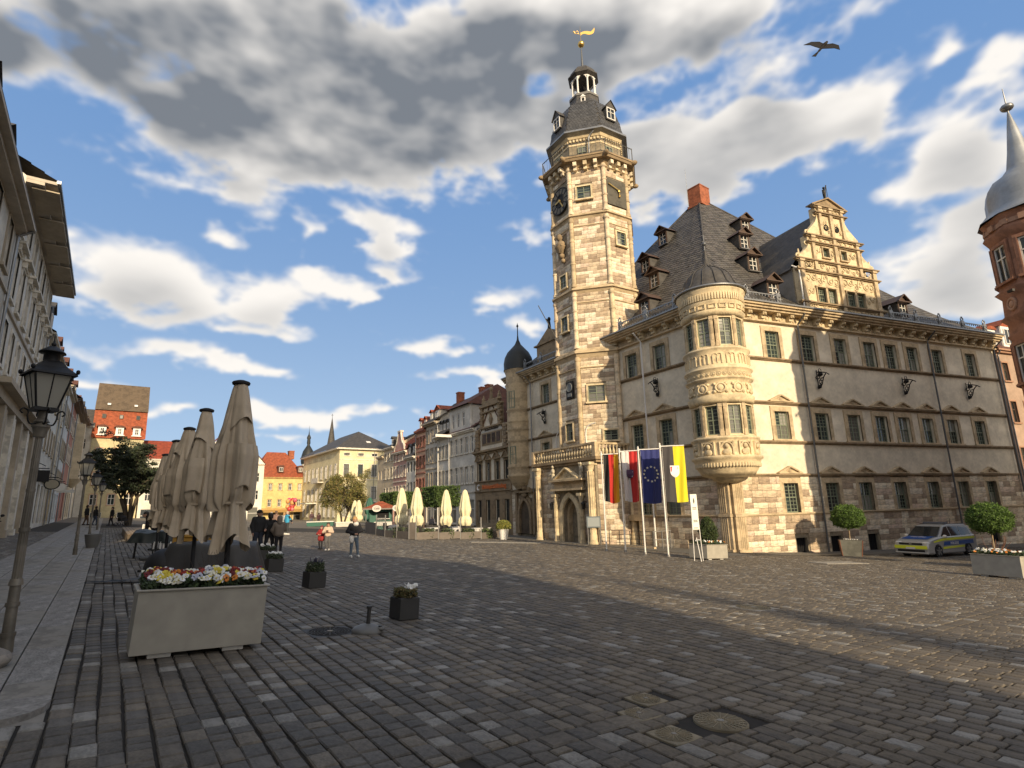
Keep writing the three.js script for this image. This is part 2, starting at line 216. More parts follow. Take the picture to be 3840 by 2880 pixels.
{
  const stones = [], v = new THREE.Vector3();
  const add = (x, z, w, l, yaw) => {
    const d = Math.hypot(x, z); v.set(x, gy(x, z), z).project(camera); if (z > -0.8 || Math.abs(v.x) > 1.12 || v.y < -1.25) return;
    stones.push([x, z, w, l, yaw, d]);
  };
  // rows run along the street line; they stop at the seam and at the covers
  const mhS = MH.map(([x, z, r]) => [x * HS.x + z * HS.y, x * NS.x + z * NS.y, r * 1.03]);
  const seamAt = t => { const ax = SEAM.a[0] - NS.x * t, az = SEAM.a[1] - NS.y * t, det = -HS.x * SEAM.d[1] + HS.y * SEAM.d[0], u = (HS.x * az - HS.y * ax) / -(HS.x * SEAM.d[1] - HS.y * SEAM.d[0]), s = (Math.abs(HS.x) > 0.1 ? (ax + SEAM.d[0] * u) / HS.x : 0); return u < -0.1 || u > SEAM.len + 0.1 ? null : s; };
  for (let t = -14.22; t < 56; t += 0.175) {
    const tc = t + 0.0875; if (t < -4.7) continue;
    let segs = t > -2.56 && t < -0.22 ? [[1, 6.37]] : [[-34 - rnd() * 0.3, t < -2 ? 50 : 60]];
    const cut = (a, b) => { segs = segs.flatMap(([p, q]) => b <= p || a >= q ? [[p, q]] : [[p, a], [b, q]].filter(w => w[1] - w[0] > 0.03)); };
    const sm = seamAt(tc); if (sm !== null) cut(sm - 0.115, sm + 0.115);
    for (const [ms, mt, r] of mhS) if (Math.abs(mt - tc) < r + 0.06) cut(ms - r - 0.006, ms + r + 0.006);
    for (const [p, q] of segs) { let s = p; while (s < q - 0.01) { let l = rr(0.13, 0.27); if (s + l > q - 0.1) l = q - s; const [x, z] = onS(s + l / 2, tc + 0.01 * Math.sin(s * 1.7 + t * 9)); s += l; if (z > -0.8 || z < -50 || x > 40) continue; add(x, z, 0.175, l, 0); } }
  }
  for (let u = 0; u < SEAM.len;) { const l = rr(0.17, 0.32); const x = SEAM.a[0] + SEAM.d[0] * (u + l / 2), z = SEAM.a[1] + SEAM.d[1] * (u + l / 2); u += l; add(x, z, 0.22, l, 1); }
  stones.sort((a, b) => a[5] - b[5]);
  const yS = RYS, yM = Math.atan2(-SEAM.d[1], SEAM.d[0]);
  const m4 = new THREE.Matrix4(), q = new THREE.Quaternion(), e = new THREE.Euler(), P = new THREE.Vector3(), S = new THREE.Vector3();
  const put = st => { const [x, z, w, l, k] = st; e.set(rr(-0.01, 0.01), (k ? yM : yS) + rr(-0.025, 0.025), rr(-0.01, 0.01)); q.setFromEuler(e).premultiply(TILT); P.set(x, gy(x, z) + rr(-0.005, 0.003), z); S.set(l - rr(0.008, 0.02), 1, w - rr(0.008, 0.018)); };
  const tone = (x, z) => { const f = nz.noise(x * 0.35, 3.1, z * 0.35) * 0.5 + 0.5; const k = rnd(); return k < 0.045 ? 8 : k < 0.10 ? 7 : k < 0.22 ? 6 : x > 1 ? pick([1, 3, 5, 5, 3, 0]) : f > 0.5 ? pick([0, 2, 4, 2, 1]) : pick([0, 1, 4, 3]); };
  let vis = 0; const rest = [];
  for (const st of stones) {
    v.set(st[0], gy(st[0], st[1]), st[1]).project(camera);
    if (vis < 290 && Math.abs(v.x) < 1.0 && v.y > -1.02) { vis++; put(st); const m = sh(new THREE.Mesh(pick(cobG), cobMat[tone(st[0], st[1])])); m.name = 'cobblestone'; m.position.copy(P); m.quaternion.copy(q); m.scale.copy(S); ground.add(m); } else rest.push(st);
  }
  const im = sh(new THREE.InstancedMesh(cobG[0], cobInst, rest.length)); im.name = 'far_cobblestones'; im.userData.kind = 'stuff'; const c = new THREE.Color();
  rest.forEach((st, i) => { put(st); m4.compose(P, q, S); im.setMatrixAt(i, m4); const k = cobTones[tone(st[0], st[1])], j = rr(0.86, 1.16); im.setColorAt(i, c.setRGB(k[0] * j, k[1] * j, k[2] * j)); });
  ground.add(im); console.log('cobbles', stones.length);
}
// sidewalk of granite slabs beside the left row, with a rounded end
{
  const side = struct('sidewalk', (() => { const p = []; const L = [[6.4, -0.22], [60, -0.22], [110, -0.22]]; const g = []; for (let i = 0; i < 2; i++) { const q = [[L[i][0], -0.24], [L[i + 1][0], -0.24], [L[i + 1][0], -2.52], [L[i][0], -2.52]].map(([s, t]) => { const [x, z] = onS(s, t); return [x, gy(x, z) - 0.018 + (i ? 0.03 : 0), z]; }); g.push(face(...q)); } return g; })(), MG.slab2);
  const slabG = T(cbx(1, 0.06, 1, 0.006), 0, -0.03, 0);
  const rows = [[-0.62, -0.22], [-1.24, -0.625], [-1.87, -1.245], [-2.5, -1.875]];
  rows.forEach(([t0, t1], k) => {
    let s = 7.05 + (k ? k * 0.13 : 0); if (k) s = 6.42;
    while (s < 58) {
      const l = s < 20 ? rr(0.42, 0.95) : rr(1.2, 2.2), [x, z] = onS(s + l / 2, (t0 + t1) / 2), m = sh(new THREE.Mesh(slabG, pick([MG.slab, MG.slab, MG.slab2]))); s += l;
      m.name = 'paving_slab'; m.position.set(x, gy(x, z) + 0.035 + rr(-0.002, 0.002), z); m.rotation.y = RYS; m.quaternion.premultiply(TILT); m.scale.set(l - 0.008, 1, t1 - t0 - 0.008); side.add(m);
    }
  });
  const ring = [[7.05, -0.62], [7.05, -0.225], [6.85, -0.225], [6.68, -0.255], [6.54, -0.34], [6.45, -0.47], [6.42, -0.62]].map(([s, t]) => { const [x, z] = onS(s, t); return [x, gy(x, z) + 0.035, z]; }), lowR = ring.map(p => [p[0], p[1] - 0.07, p[2]]);
  obj('paving_slab', [face(...ring), ...ring.slice(1).map((p, i) => face(ring[i], p, lowR[i + 1], lowR[i]))], MG.slab, side);
}
// manhole covers
function manhole(i, label, mat, square) {
  const [x, z, r] = MH[i], o = thing('manhole_cover', label, 'manhole cover', [x, gy(x, z) - 0.009, z], RYS, 'iron covers in the paving'); tiltOnSlope(o);
  obj('frame', [square ? cbx(r * 2.05, 0.05, r * 2.05, 0.006, 0, -0.022, 0) : cy(r, r, 0.05, 0, -0.047, 0, 40)], square === 2 ? MG.granite : mat, o);
  const g = []; for (let k = 1; k <= 7; k++) g.push(new THREE.TorusGeometry(r * 0.96 * k / 7.2, r * 0.024, 4, 40).rotateX(Math.PI / 2).scale(1, 0.6, 1).translate(0, 0.006, 0));
  const n = 20; for (let k = 0; k < n; k++) g.push(bx(r * 0.7, 0.008, r * 0.035, r * 0.6, 0.007, 0).rotateY(k * TAU / n));
  obj('ring_pattern', [cy(r * 0.97, r * 0.97, 0.012, 0, -0.008, 0, 40), ...g], mat, o); obj('lift_hole', [cy(r * 0.13, r * 0.13, 0.006, 0, 0.008, 0, 16)], MG.granite, o);
}
manhole(0, 'small ringed iron cover farthest from the big round one', MG.brassy, 1); manhole(1, 'small ringed iron cover at the left of the group', MG.brassy, 1); manhole(2, 'small square ringed cover nearest the viewer', MG.brassy, 1);
manhole(3, 'largest ringed cover of the group in the shaded cobbles', MG.brassy, 0); manhole(4, 'round cover set in a pale square slab at the sunlit edge', MG.brassy, 2); manhole(5, 'dark ringed iron cover beside the parasol base', MG.iron, 1);
for (const [x, z, w, l, n] of [[14.74, -26.8, 2.6, 1.1, 'pale granite slab set in the cobbles near the police car'], [-0.55, -39.2, 5.2, 1.1, 'long pale granite slab in the paving before the white flower tub']]) {
  const o = obj('granite_slab', [cbx(w, 0.05, l, 0.005, 0, 0.0, 0)], MG.granite); tag(o, n, 'paving slab'); o.position.set(x, gy(x, z) - 0.005, z); o.rotation.y = x > 5 ? RYR : 0.25; tiltOnSlope(o);
}
// pavement along the town hall
{
  const P = (h, u, n, o) => [KC.x + h.x * u + n[0] * o, KC.z + h.y * u + n[1] * o], nL = [-0.85429, 0.5198], nR = [0.36094, 0.93259], g = [];
  const q = (h, n, u0, u1, o0, o1) => { const N = 8; for (let i = 0; i < N; i++) { const a = u0 + (u1 - u0) * i / N, b = u0 + (u1 - u0) * (i + 1) / N; g.push(face(...[[a, o0], [b, o0], [b, o1], [a, o1]].map(([u, o]) => { const [x, z] = P(h, u, n, o); return [x, gy(x, z) + 0.012, z]; }))); } };
  q(HR, nR, -0.9, 29, -1, 2.6); q(HL, nL, -2.2, 66, -1, 4.2);
  struct('town_hall_pavement', g, std([0.17, 0.155, 0.13], 0.9, { map: tStoneTop, bumpMap: tStoneB, bumpScale: 0.01 }));
}
// ---------------------------------------------------------------- masonry and window makers
const rot = (ry, x, y, z) => [x * Math.cos(ry) + z * Math.sin(ry), y, -x * Math.sin(ry) + z * Math.cos(ry)];
function at(m, ry, x, y, z) { m.position.set(...rot(ry, x, y, z)); m.rotation.y = ry; return m; }
// wall sheet with rectangular openings, outer face at z = 0
function wallGeo(x0, x1, y0, y1, holes, th = 0.4) {
  const s = poly([[x0, y0], [x1, y0], [x1, y1], [x0, y1]]);
  for (const h of holes) { const p = new THREE.Path(); p.moveTo(h[0], h[2]); p.lineTo(h[0], h[3]); p.lineTo(h[1], h[3]); p.lineTo(h[1], h[2]); s.holes.push(p); }
  return ext(s, th).translate(0, 0, -th);
}
const stoneTones = [[0.72, 0.593, 0.418], [0.816, 0.692, 0.504], [0.648, 0.519, 0.367], [0.528, 0.408, 0.281], [0.86, 0.754, 0.576], [0.408, 0.309, 0.216], [0.684, 0.531, 0.403], [0.78, 0.667, 0.518]];
const stoneMats = stoneTones.map(c => stone(c));
const stoneVC = stone([1, 1, 1], { vertexColors: true });
const blockG = uvm(clean(cbx(1, 1, 1, 0.018)));
// lay courses of blocks on a wall; returns list of [x, y, w, h]
function courses(x0, x1, y0, y1, hs, ls, holes) {
  const out = []; let y = y0;
  while (y < y1 - 0.12) {
    let h = rr(...hs); if (y + h > y1 - 0.14) h = y1 - y; const gaps = holes.filter(q => q[2] < y + h * 0.8 && q[3] > y + h * 0.2).sort((a, b) => a[0] - b[0]);
    let segs = [[x0, x1]]; for (const q of gaps) segs = segs.flatMap(([a, b]) => q[1] <= a || q[0] >= b ? [[a, b]] : [[a, q[0]], [q[1], b]].filter(w => w[1] - w[0] > 0.05));
    for (const [a, b] of segs) { let x = a; while (x < b - 0.01) { let l = rr(...ls); if (x + l > b - 0.22) l = b - x; out.push([x + l / 2, y + h / 2, l - 0.018, h - 0.018]); x += l; } }
    y += h;
  }
  return out;
}
// blocks: items [group matrix ry, x, y, z, w, h]; the first n become parts, the rest one joined part
function layBlocks(parent, items, n) {
  const rest = [];
  items.forEach((b, i) => {
    const [ry, x, y, z, w, h] = b, k = rnd() < 0.08 ? 5 : Math.floor(rnd() * 8), d = 0.12 + rr(-0.012, 0.012);
    if (i < n) { const m = sh(new THREE.Mesh(blockG, stoneMats[k])); m.name = 'stone_block'; at(m, ry, x, y, z); m.scale.set(w, h, d); parent.add(m); }
    else { const g = blockG.clone().scale(w, h, d).translate(x, y, z).rotateY(ry), j = rr(0.92, 1.08); rest.push(tint(g, stoneTones[k].map(c => c * j))); }
  });
  if (rest.length) { const m = obj('stone_blocks', merge(rest), stoneVC, parent); m.userData.kind = 'stuff'; }
}
const winCache = new Map();
// casement window with glazing bars; origin at bottom centre, outer face z = 0
function winGeo(w, h, cols, rowsT, rowsB, tr = 0.55, f = 0.07) {
  const key = [w, h, cols, rowsT, rowsB, tr, f].join(); if (winCache.has(key)) return winCache.get(key);
  const g = [bx(f, h, 0.07, -w / 2 + f / 2, h / 2, 0), bx(f, h, 0.07, w / 2 - f / 2, h / 2, 0), bx(w - 2 * f, f, 0.07, 0, f / 2, 0), bx(w - 2 * f, f, 0.07, 0, h - f / 2, 0)], yt = h * tr, b = 0.028;
  if (tr > 0) g.push(bx(w - 2 * f, f * 0.9, 0.085, 0, yt, 0.003));
  if (cols > 1) g.push(bx(f * 0.9, h - 2 * f, 0.078, 0, h / 2, 0));
  for (let i = 1; i < cols; i++) if (i * 2 !== cols) g.push(bx(b, h - 2 * f, 0.04, -w / 2 + w * i / cols, h / 2, 0));
  for (let i = 1; i < rowsB; i++) g.push(bx(w - 2 * f, b, 0.036, 0, yt * i / rowsB, 0)); for (let i = 1; i < rowsT; i++) g.push(bx(w - 2 * f, b, 0.036, 0, yt + (h - yt) * i / rowsT, 0));
  const r = { frame: uvm(merge(g)), panes: [] }, xs = cols > 1 ? [-w / 4, w / 4] : [0], pw = cols > 1 ? w / 2 : w;
  for (const x of xs) { if (tr > 0) { r.panes.push(bx(pw - 0.02, yt - 0.02, 0.01, x, yt / 2, -0.01), bx(pw - 0.02, h - yt - 0.02, 0.01, x, (h + yt) / 2, -0.01)); } else r.panes.push(bx(pw - 0.02, h - 0.02, 0.01, x, h / 2, -0.01)); }
  winCache.set(key, r); return r;
}
function addWindow(parent, ry, x, y, z, w, h, o = {}) {
  const q = winGeo(w, h, o.cols || 2, o.rt || 1, o.rb || 1, o.tr === undefined ? 0.55 : o.tr, o.f || 0.07);
  const m = sh(new THREE.Mesh(q.frame, o.mat || M.white)); m.name = o.name || 'window'; at(m, ry, x, y, z); parent.add(m);
  const gk = pick(glassKinds); (o.onePane ? [merge(q.panes.map(g => g.clone()))] : q.panes).forEach(g => { const p = sh(new THREE.Mesh(g, o.glass || (rnd() < 0.7 ? gk : pick(glassKinds)))); p.name = 'pane'; p.rotation.set(rr(-0.008, 0.008), rr(-0.02, 0.02), 0); m.add(p); });
  return m;
}
const surCache = new Map();
// stone surround, origin bottom centre of the opening
function surround(w, h, b, d, sill = true, head = 0) {
  const key = [w, h, b, d, sill, head].join(); if (surCache.has(key)) return surCache.get(key);
  const g = [bx(b, h, d, -w / 2 - b / 2, h / 2, d / 2), bx(b, h, d, w / 2 + b / 2, h / 2, d / 2), bx(w + 2 * b, b + head, d, 0, h + (b + head) / 2, d / 2), bx(0.06, h, d + 0.03, -w / 2 - 0.03, h / 2, d / 2), bx(0.06, h, d + 0.03, w / 2 + 0.03, h / 2, d / 2), bx(w + 0.12, 0.06, d + 0.032, 0, h + 0.03, d / 2)];
  if (sill) g.push(bx(w + 2 * b + 0.12, 0.12, d + 0.1, 0, -0.06, d / 2 + 0.03));
  const r = uvm(merge(g)); surCache.set(key, r); return r;
}
function pedGeo(w, h, d) { const o = ext(poly([[-w / 2, 0], [w / 2, 0], [0, h]]), d * 0.5); const a = Math.atan2(h, w / 2), L = Math.hypot(h, w / 2); return uvm(merge([o, bx(L, 0.09, d, -w / 4, h / 2 + 0.02, d / 2, 0, 0, a), bx(L, 0.09, d, w / 4, h / 2 + 0.02, d / 2, 0, 0, -a), bx(w, 0.07, d + 0.02, 0, 0.03, d / 2), sph(0.1, 0, h * 0.36, d * 0.5, 1, 1, 0.6)])); }
// horizontal moulding along x with a profile [z, y]
function mould(x0, x1, prof) { return ext(poly(prof), x1 - x0).rotateY(Math.PI / 2).scale(1, 1, -1).rotateY(0).translate(0, 0, 0).applyMatrix4(new THREE.Matrix4().makeTranslation(x0, 0, 0)); }
function band(x0, x1, y, h, d) { return [bx(x1 - x0, h * 0.5, d, (x0 + x1) / 2, y + h * 0.75, d / 2), bx(x1 - x0, h * 0.3, d * 0.6, (x0 + x1) / 2, y + h * 0.35, d * 0.3), bx(x1 - x0, h * 0.2, d * 0.3, (x0 + x1) / 2, y + h * 0.1, d * 0.15)]; }

// ---------------------------------------------------------------- town hall
const hall = thing('town_hall', 'cream plastered Renaissance town hall with sandstone base, round corner oriel and steep slate roof', 'town hall', KC.toArray());
const MT = { plaster: plaster([0.84, 0.755, 0.60]), trim: stone([0.58, 0.47, 0.32], { map: tGrime }), trimD: stone([0.33, 0.25, 0.16], { map: tGrime }), relief: stone([0.72, 0.61, 0.42], { map: tGrime }) };
{
  const RW = 28.2, LT = 25;
  const top = [4.75, 7.9, 10.93, 13.8, 16.0, 18.3, 21.1, 25.05], mid = [4.72, 8.2, 11.15, 13.8, 16.1, 18.6, 21.35, 24.55], low = [4.72, 8.25, 11.25, 14.58, 17.95, 21.25, 24.5], cel = [5.1, 8.0, 11.3, 23.9];
  const hole = (c, w, a, b) => [c - w / 2, c + w / 2, a, b], wT = 1.18, wM = 1.2;
  const rowsR = [[top, 11.98, 13.82], [mid, 6.66, 8.45]], Lt = [-4.62, -7.43, -18.7], Lm = [-4.55, -7.3, -18.9], Ll = [-4.45, -6.9];
  obj('plaster_wall', [wallGeo(1.2, RW, 4.4, 14.45, [...top.map(c => hole(c, wT, 11.98, 13.82)), ...mid.map(c => hole(c, wM, 6.66, 8.45))], 0.5)], MT.plaster, hall).rotation.y = RYR;
  obj('plaster_wall', [wallGeo(-LT, -1.2, 4.4, 14.45, [...Lt.map(c => hole(c, wT, 11.98, 13.75)), ...Lm.map(c => hole(c, wM, 6.68, 8.45))], 0.5)], MT.plaster, hall).rotation.y = RYL;
  // closed body behind the facades, so that the roof stands on something
  { const P = (a, b) => [HR.x * a + HL.x * b, HR.y * a + HL.y * b], c = [P(0.3, 0.9), P(RW - 0.05, 0.9), P(RW - 0.05, LT), P(0.9, LT)]; const s = poly(c.map(([x, z]) => [x, -z])); obj('rear_wall', [ext(s, 16.8).rotateX(-Math.PI / 2).translate(0, -1.6, 0)], MT.plaster, hall); }
  const stW = (ry, c, y, h, w, ped, o = {}) => { const m = addWindow(hall, ry, c, y, -0.2, w, h, { cols: 4, rt: 4, rb: 3, tr: 0.52, mat: M.greenFrame, ...o }); const s = sh(new THREE.Mesh(surround(w, h, 0.3, 0.06, true, 0.02), MT.trim)); s.name = 'surround'; s.position.z = 0.2; m.add(s); if (ped) { const p = sh(new THREE.Mesh(pedGeo(1.95, 0.42, 0.24), MT.trim)); p.name = 'pediment'; p.position.set(0, ped - y, 0.2); m.add(p); } };
  top.forEach(c => stW(RYR, c, 11.98, 1.84, wT)); mid.forEach(c => stW(RYR, c, 6.66, 1.79, wM, 9.06)); Lt.forEach(c => stW(RYL, c, 11.98, 1.77, wT)); Lm.forEach(c => stW(RYL, c, 6.68, 1.77, wM, 9.06));
  // base of sandstone ashlar
  const cellH = cel.map(c => [c - 0.45, c + 0.45, -0.42, 0.62]), lowH = low.map(c => hole(c, 1.18, 2.13, 3.92)), lowL = Ll.map(c => hole(c, 1.18, 2.13, 3.92));
  const cellL = [[-3.4, -2.5, -0.2, 0.55]], doorL = [[-9.35, -7.7, -0.5, 1.72]];
  obj('base_wall', [wallGeo(0.0, RW, -1.8, 4.4, [...cellH, ...lowH], 0.5)], M.mortar, hall).rotation.y = RYR;
  obj('base_wall', [wallGeo(-LT, 0.0, -1.8, 4.4, [...cellL, ...lowL, ...doorL], 0.5)], M.mortar, hall).rotation.y = RYL;
  const sr = (h, b = 0.28) => [h[0] - b, h[1] + b, h[2] - 0.1, h[3] + b];
  low.forEach(c => { stW(RYR, c, 2.13, 1.79, 1.18, 4.5, { rt: 4, rb: 4 }); }); Ll.forEach(c => stW(RYL, c, 2.13, 1.79, 1.18, 0, { rt: 4, rb: 4 }));
  const bR = courses(0.85, RW, -1.8, 1.98, [0.28, 0.4], [0.45, 1.0], cellH.map(h => sr(h, 0.12))).concat(courses(0.85, RW, 2.12, 4.36, [0.3, 0.42], [0.5, 1.15], lowH.map(h => sr(h)))).map(b => [RYR, b[0], b[1], 0.0, b[2], b[3]]);
  const bL = courses(-10.2, -0.85, -1.4, 1.98, [0.28, 0.4], [0.4, 0.95], [...cellL, ...doorL].map(h => sr(h, 0.1))).concat(courses(-10.2, -0.85, 2.12, 4.36, [0.3, 0.42], [0.45, 1.1], lowL.map(h => sr(h)))).map(b => [RYL, b[0], b[1], 0.0, b[2], b[3]]);
  const far = courses(-25, -16.3, -0.6, 4.36, [0.3, 0.42], [0.45, 1.0], [[-23.6, -21.2, -1, 3.5]]).map(b => [RYL, b[0], b[1], 0, b[2], b[3]]);
  layBlocks(hall, [...bR.filter(b => b[1] < 9), ...bL, ...bR.filter(b => b[1] >= 9), ...far], 298);
  for (const h of cellH) { const m = obj('cellar_grille', [bx(0.9, 1.04, 0.02, 0, 0, -0.2), ...[-0.3, -0.15, 0, 0.15, 0.3].map(x => bx(0.03, 1.0, 0.03, x, 0, -0.12))], M.dark, hall); at(m, RYR, (h[0] + h[1]) / 2, 0.1, 0); }
  { const m = obj('cellar_grille', [bx(0.9, 0.75, 0.02, 0, 0, -0.2), ...[-0.3, 0, 0.3].map(x => bx(0.03, 0.72, 0.03, x, 0, -0.12))], M.dark, hall); at(m, RYL, -2.95, 0.18, 0); }
  { const m = obj('basement_door', [bx(1.6, 2.2, 0.06, 0, 0.62, -0.4), bx(0.06, 2.2, 0.09, 0, 0.62, -0.38)], M.oak, hall); at(m, RYL, -8.52, 0, 0); const s = obj('door_surround', [bx(0.3, 2.3, 0.16, -0.98, 0.58, 0.08), bx(0.3, 2.3, 0.16, 0.98, 0.58, 0.08), bx(2.5, 0.3, 0.24, 0, 1.88, 0.12)], MT.trim, m); }
  // string courses and cornice
  for (const [ry, a, b] of [[RYR, 1.5, RW + 0.1], [RYL, -LT, -1.5]]) {
    const mk = (n, g, mat) => { const m = obj(n, g, mat, hall); m.rotation.y = ry; return m; };
    for (const y of [11.76, 8.86, 6.36, 4.3]) mk('string_course', band(a, b, y, 0.2, 0.2), MT.trimD);
    mk('base_moulding', band(ry === RYR ? 0.5 : -10.2, ry === RYR ? RW + 0.1 : -0.5, 1.96, 0.17, 0.2), MT.trim);
    mk('frieze', [bx(b - a, 0.62, 0.16, (a + b) / 2, 14.66, 0.02)], ry === RYR ? MT.relief : MT.trim);
    mk('cornice', [bx(b - a, 0.1, 0.32, (a + b) / 2, 14.42, 0.1), bx(b - a, 0.14, 0.72, (a + b) / 2, 15.03, 0.3), bx(b - a, 0.14, 0.86, (a + b) / 2, 15.17, 0.38), bx(b - a, 0.12, 1.0, (a + b) / 2, 15.3, 0.45)], MT.trim);
    mk('gutter', [bx(b - a, 0.1, 0.16, (a + b) / 2, 15.42, 0.98)], M.zinc);
    const bg = uvm(merge([bx(0.3, 0.22, 0.5, 0, 0.11, 0.3), bx(0.3, 0.2, 0.34, 0, -0.1, 0.22), bx(0.24, 0.14, 0.2, 0, -0.25, 0.16), sph(0.1, 0, 0.08, 0.56)]));
    for (let x = a + 1.2; x < b - 0.2; x += 1.19) { if (ry === RYL && x < -8.3 && x > -16.5) continue; const m = sh(new THREE.Mesh(bg, MT.relief)); m.name = 'cornice_bracket'; at(m, ry, x, 14.74, 0); hall.add(m); const r = sh(new THREE.Mesh(new THREE.TorusGeometry(0.15, 0.05, 5, 10), MT.relief)); r.name = 'rosette'; r.position.set(0.59, -0.05, 0.12); m.add(r); }
  }
  const pipe = (ry, x, y0, y1, mat) => { const g = [cy(0.06, 0.06, y1 - y0, 0, y0, 0.16, 8)]; for (let y = y0 + 1; y < y1; y += 2.2) g.push(cy(0.075, 0.075, 0.07, 0, y, 0.16, 8)); g.push(rod([0, y1, 0.16], [0, y1 + 0.6, 0.85], 0.06)); const m = obj('downpipe', g, mat || M.lead, hall); at(m, ry, x, 0, 0.06); };
  pipe(RYR, 6.98, -0.5, 14.4); pipe(RYR, 20.02, -0.9, 14.4); pipe(RYR, 28.0, -1.0, 14.4); pipe(RYL, -6.14, 0, 14.3, M.white); pipe(RYL, -20.9, 0.4, 14.3, M.zinc);
  // wrought iron lantern brackets on the wall
  const brk = [tube([[0, -0.55, 0.05], [0.03, -0.35, 0.3], [0.02, 0.1, 0.5], [0, 0.35, 0.75]], 0.035, 5, 14), tube([[0, 0.55, 0.05], [0.04, 0.5, 0.35], [0, 0.35, 0.75], [0, 0.2, 0.95]], 0.035, 5, 14), rod([0, -0.6, 0.04], [0, 0.7, 0.04], 0.03), rod([-0.02, 0.1, 0.05], [0, 0.1, 0.5], 0.02)];
  for (let k = 0; k < 7; k++) brk.push(new THREE.TorusGeometry(0.09 + 0.02 * (k % 3), 0.026, 5, 10).rotateY(0.6 * k).translate((k % 2 ? 0.07 : -0.05), -0.5 + k * 0.17, 0.12 + 0.07 * (k % 4)));
  brk.push(sph(0.16, 0.02, 0.36, 0.3, 1, 0.8, 1), sph(0.13, 0, -0.45, 0.14), new THREE.TorusGeometry(0.12, 0.02, 5, 12).translate(0, 0.62, 0.3));
  const bkg = uvm(merge(brk));
  for (const [ry, x] of [[RYR, 8.3], [RYR, 16.7], [RYR, 23.85], [RYL, -4.98], [RYL, -18.8]]) { const m = sh(new THREE.Mesh(bkg, M.iron)); m.name = 'iron_wall_bracket'; at(m, ry, x, 10.7, 0.02); hall.add(m); }
  // corner pilaster
  { const ryK = Math.atan2(-0.338, 0.941); const fl = (ry, s) => { const g = [bx(0.78, 4.0, 0.16, s * 0.41, -0.02, 0.1), bx(0.78, 2.3, 0.16, s * 0.41, 3.28, 0.1)]; for (let k = 0; k < 4; k++) g.push(cy(0.035, 0.035, 3.6, s * (0.27 + k * 0.13), -1.5, 0.18, 6), cy(0.035, 0.035, 2.0, s * (0.27 + k * 0.13), 2.25, 0.18, 6)); g.push(bx(0.9, 0.36, 0.3, s * 0.45, -0.02, 0.14), bx(0.86, 0.14, 0.24, s * 0.43, 4.32, 0.12), bx(0.86, 0.16, 0.25, s * 0.43, 2.08, 0.12)); obj('fluted_pilaster', g, MT.trim, hall).rotation.y = ry; }; fl(RYR, 1); fl(RYL, -1); }
  // round oriel at the corner
  const A0 = Math.atan2(-0.32, 0.947), seg = (p, n) => lathe(p, 40, 0, 0, 0, A0 - Math.PI * 0.62, Math.PI * 1.24);
  const OR = (n, p, mat) => obj(n, [seg(p)], mat, hall);
  OR('oriel_corbel', [[0.35, 3.95], [0.9, 4.12], [0.95, 4.25], [1.5, 4.38], [1.58, 4.55], [1.72, 4.75], [1.85, 5.1], [1.9, 5.25], [2.02, 5.32], [2.0, 5.45]], MT.relief);
  OR('oriel_band', [[2.0, 5.45], [1.82, 5.5], [1.8, 6.3], [1.95, 6.42], [1.98, 6.52], [1.84, 6.6], [1.3, 6.62]], MT.relief);
  OR('oriel_band', [[1.3, 8.5], [1.8, 8.5], [1.88, 8.7], [1.95, 8.95], [1.8, 9.02], [1.76, 9.85], [1.95, 9.95], [2.0, 10.05], [1.85, 10.1], [1.85, 10.45], [2.0, 10.55], [2.0, 10.65], [1.88, 10.75], [1.83, 11.6], [1.98, 11.75], [1.98, 11.85], [1.8, 11.95], [1.3, 11.97]], MT.relief);
  OR('oriel_band', [[1.3, 13.85], [1.78, 13.85], [1.86, 14.05], [1.95, 14.15], [1.86, 14.25], [1.88, 14.65], [1.98, 14.75], [1.9, 14.82], [1.95, 15.35], [2.08, 15.5], [2.08, 15.66], [1.9, 15.72]], MT.relief);
  const around = (a, r, y) => [Math.sin(A0 + a) * r, y, Math.cos(A0 + a) * r];
  for (const [y0, h] of [[6.6, 1.9], [11.95, 1.9]]) {
    for (const d of [-97, -59.5, -22, 22, 59.5, 97]) { const a = d * Math.PI / 180, ry = A0 + a, w = 1.02; const m = obj('oriel_facet', [wallGeo(-0.55, 0.55, y0, y0 + h, [[-0.37, 0.37, y0 + 0.1, y0 + 1.8]], 0.25), bx(0.06, 1.7, 0.05, -0.4, y0 + 0.95, 0.02), bx(0.06, 1.7, 0.05, 0.4, y0 + 0.95, 0.02), bx(0.9, 0.07, 0.06, 0, y0 + 1.83, 0.02)], MT.relief, hall); m.position.set(...around(a, 1.66, 0)); m.rotation.y = ry;
      const wn = addWindow(hall, 0, 0, 0, 0, 0.74, 1.7, { cols: 2, rt: 4, rb: 3, tr: 0.5, mat: M.greenFrame }); wn.position.set(...around(a, 1.54, y0 + 0.1)); wn.rotation.y = ry; }
    for (const d of [-78, -40.8, -4.5, 4.5, 40.8, 78]) { const a = d * Math.PI / 180, m = obj('oriel_pilaster', [bx(0.2, h, 0.2, 0, y0 + h / 2, 0), bx(0.24, 0.25, 0.24, 0, y0 + 0.14, 0), bx(0.24, 0.2, 0.24, 0, y0 + h - 0.1, 0), bx(0.1, 1.2, 0.24, 0, y0 + 1.0, 0)], MT.trim, hall); m.position.set(...around(a, 1.68, 0)); m.rotation.y = A0 + a; }
  }
  const rel = (n, cnt, f) => { for (let i = 0; i < cnt; i++) { const a = (i - (cnt - 1) / 2) / cnt * 2.9, m = obj(n, f(i), MT.relief, hall); m.rotation.y = A0 + a; } };
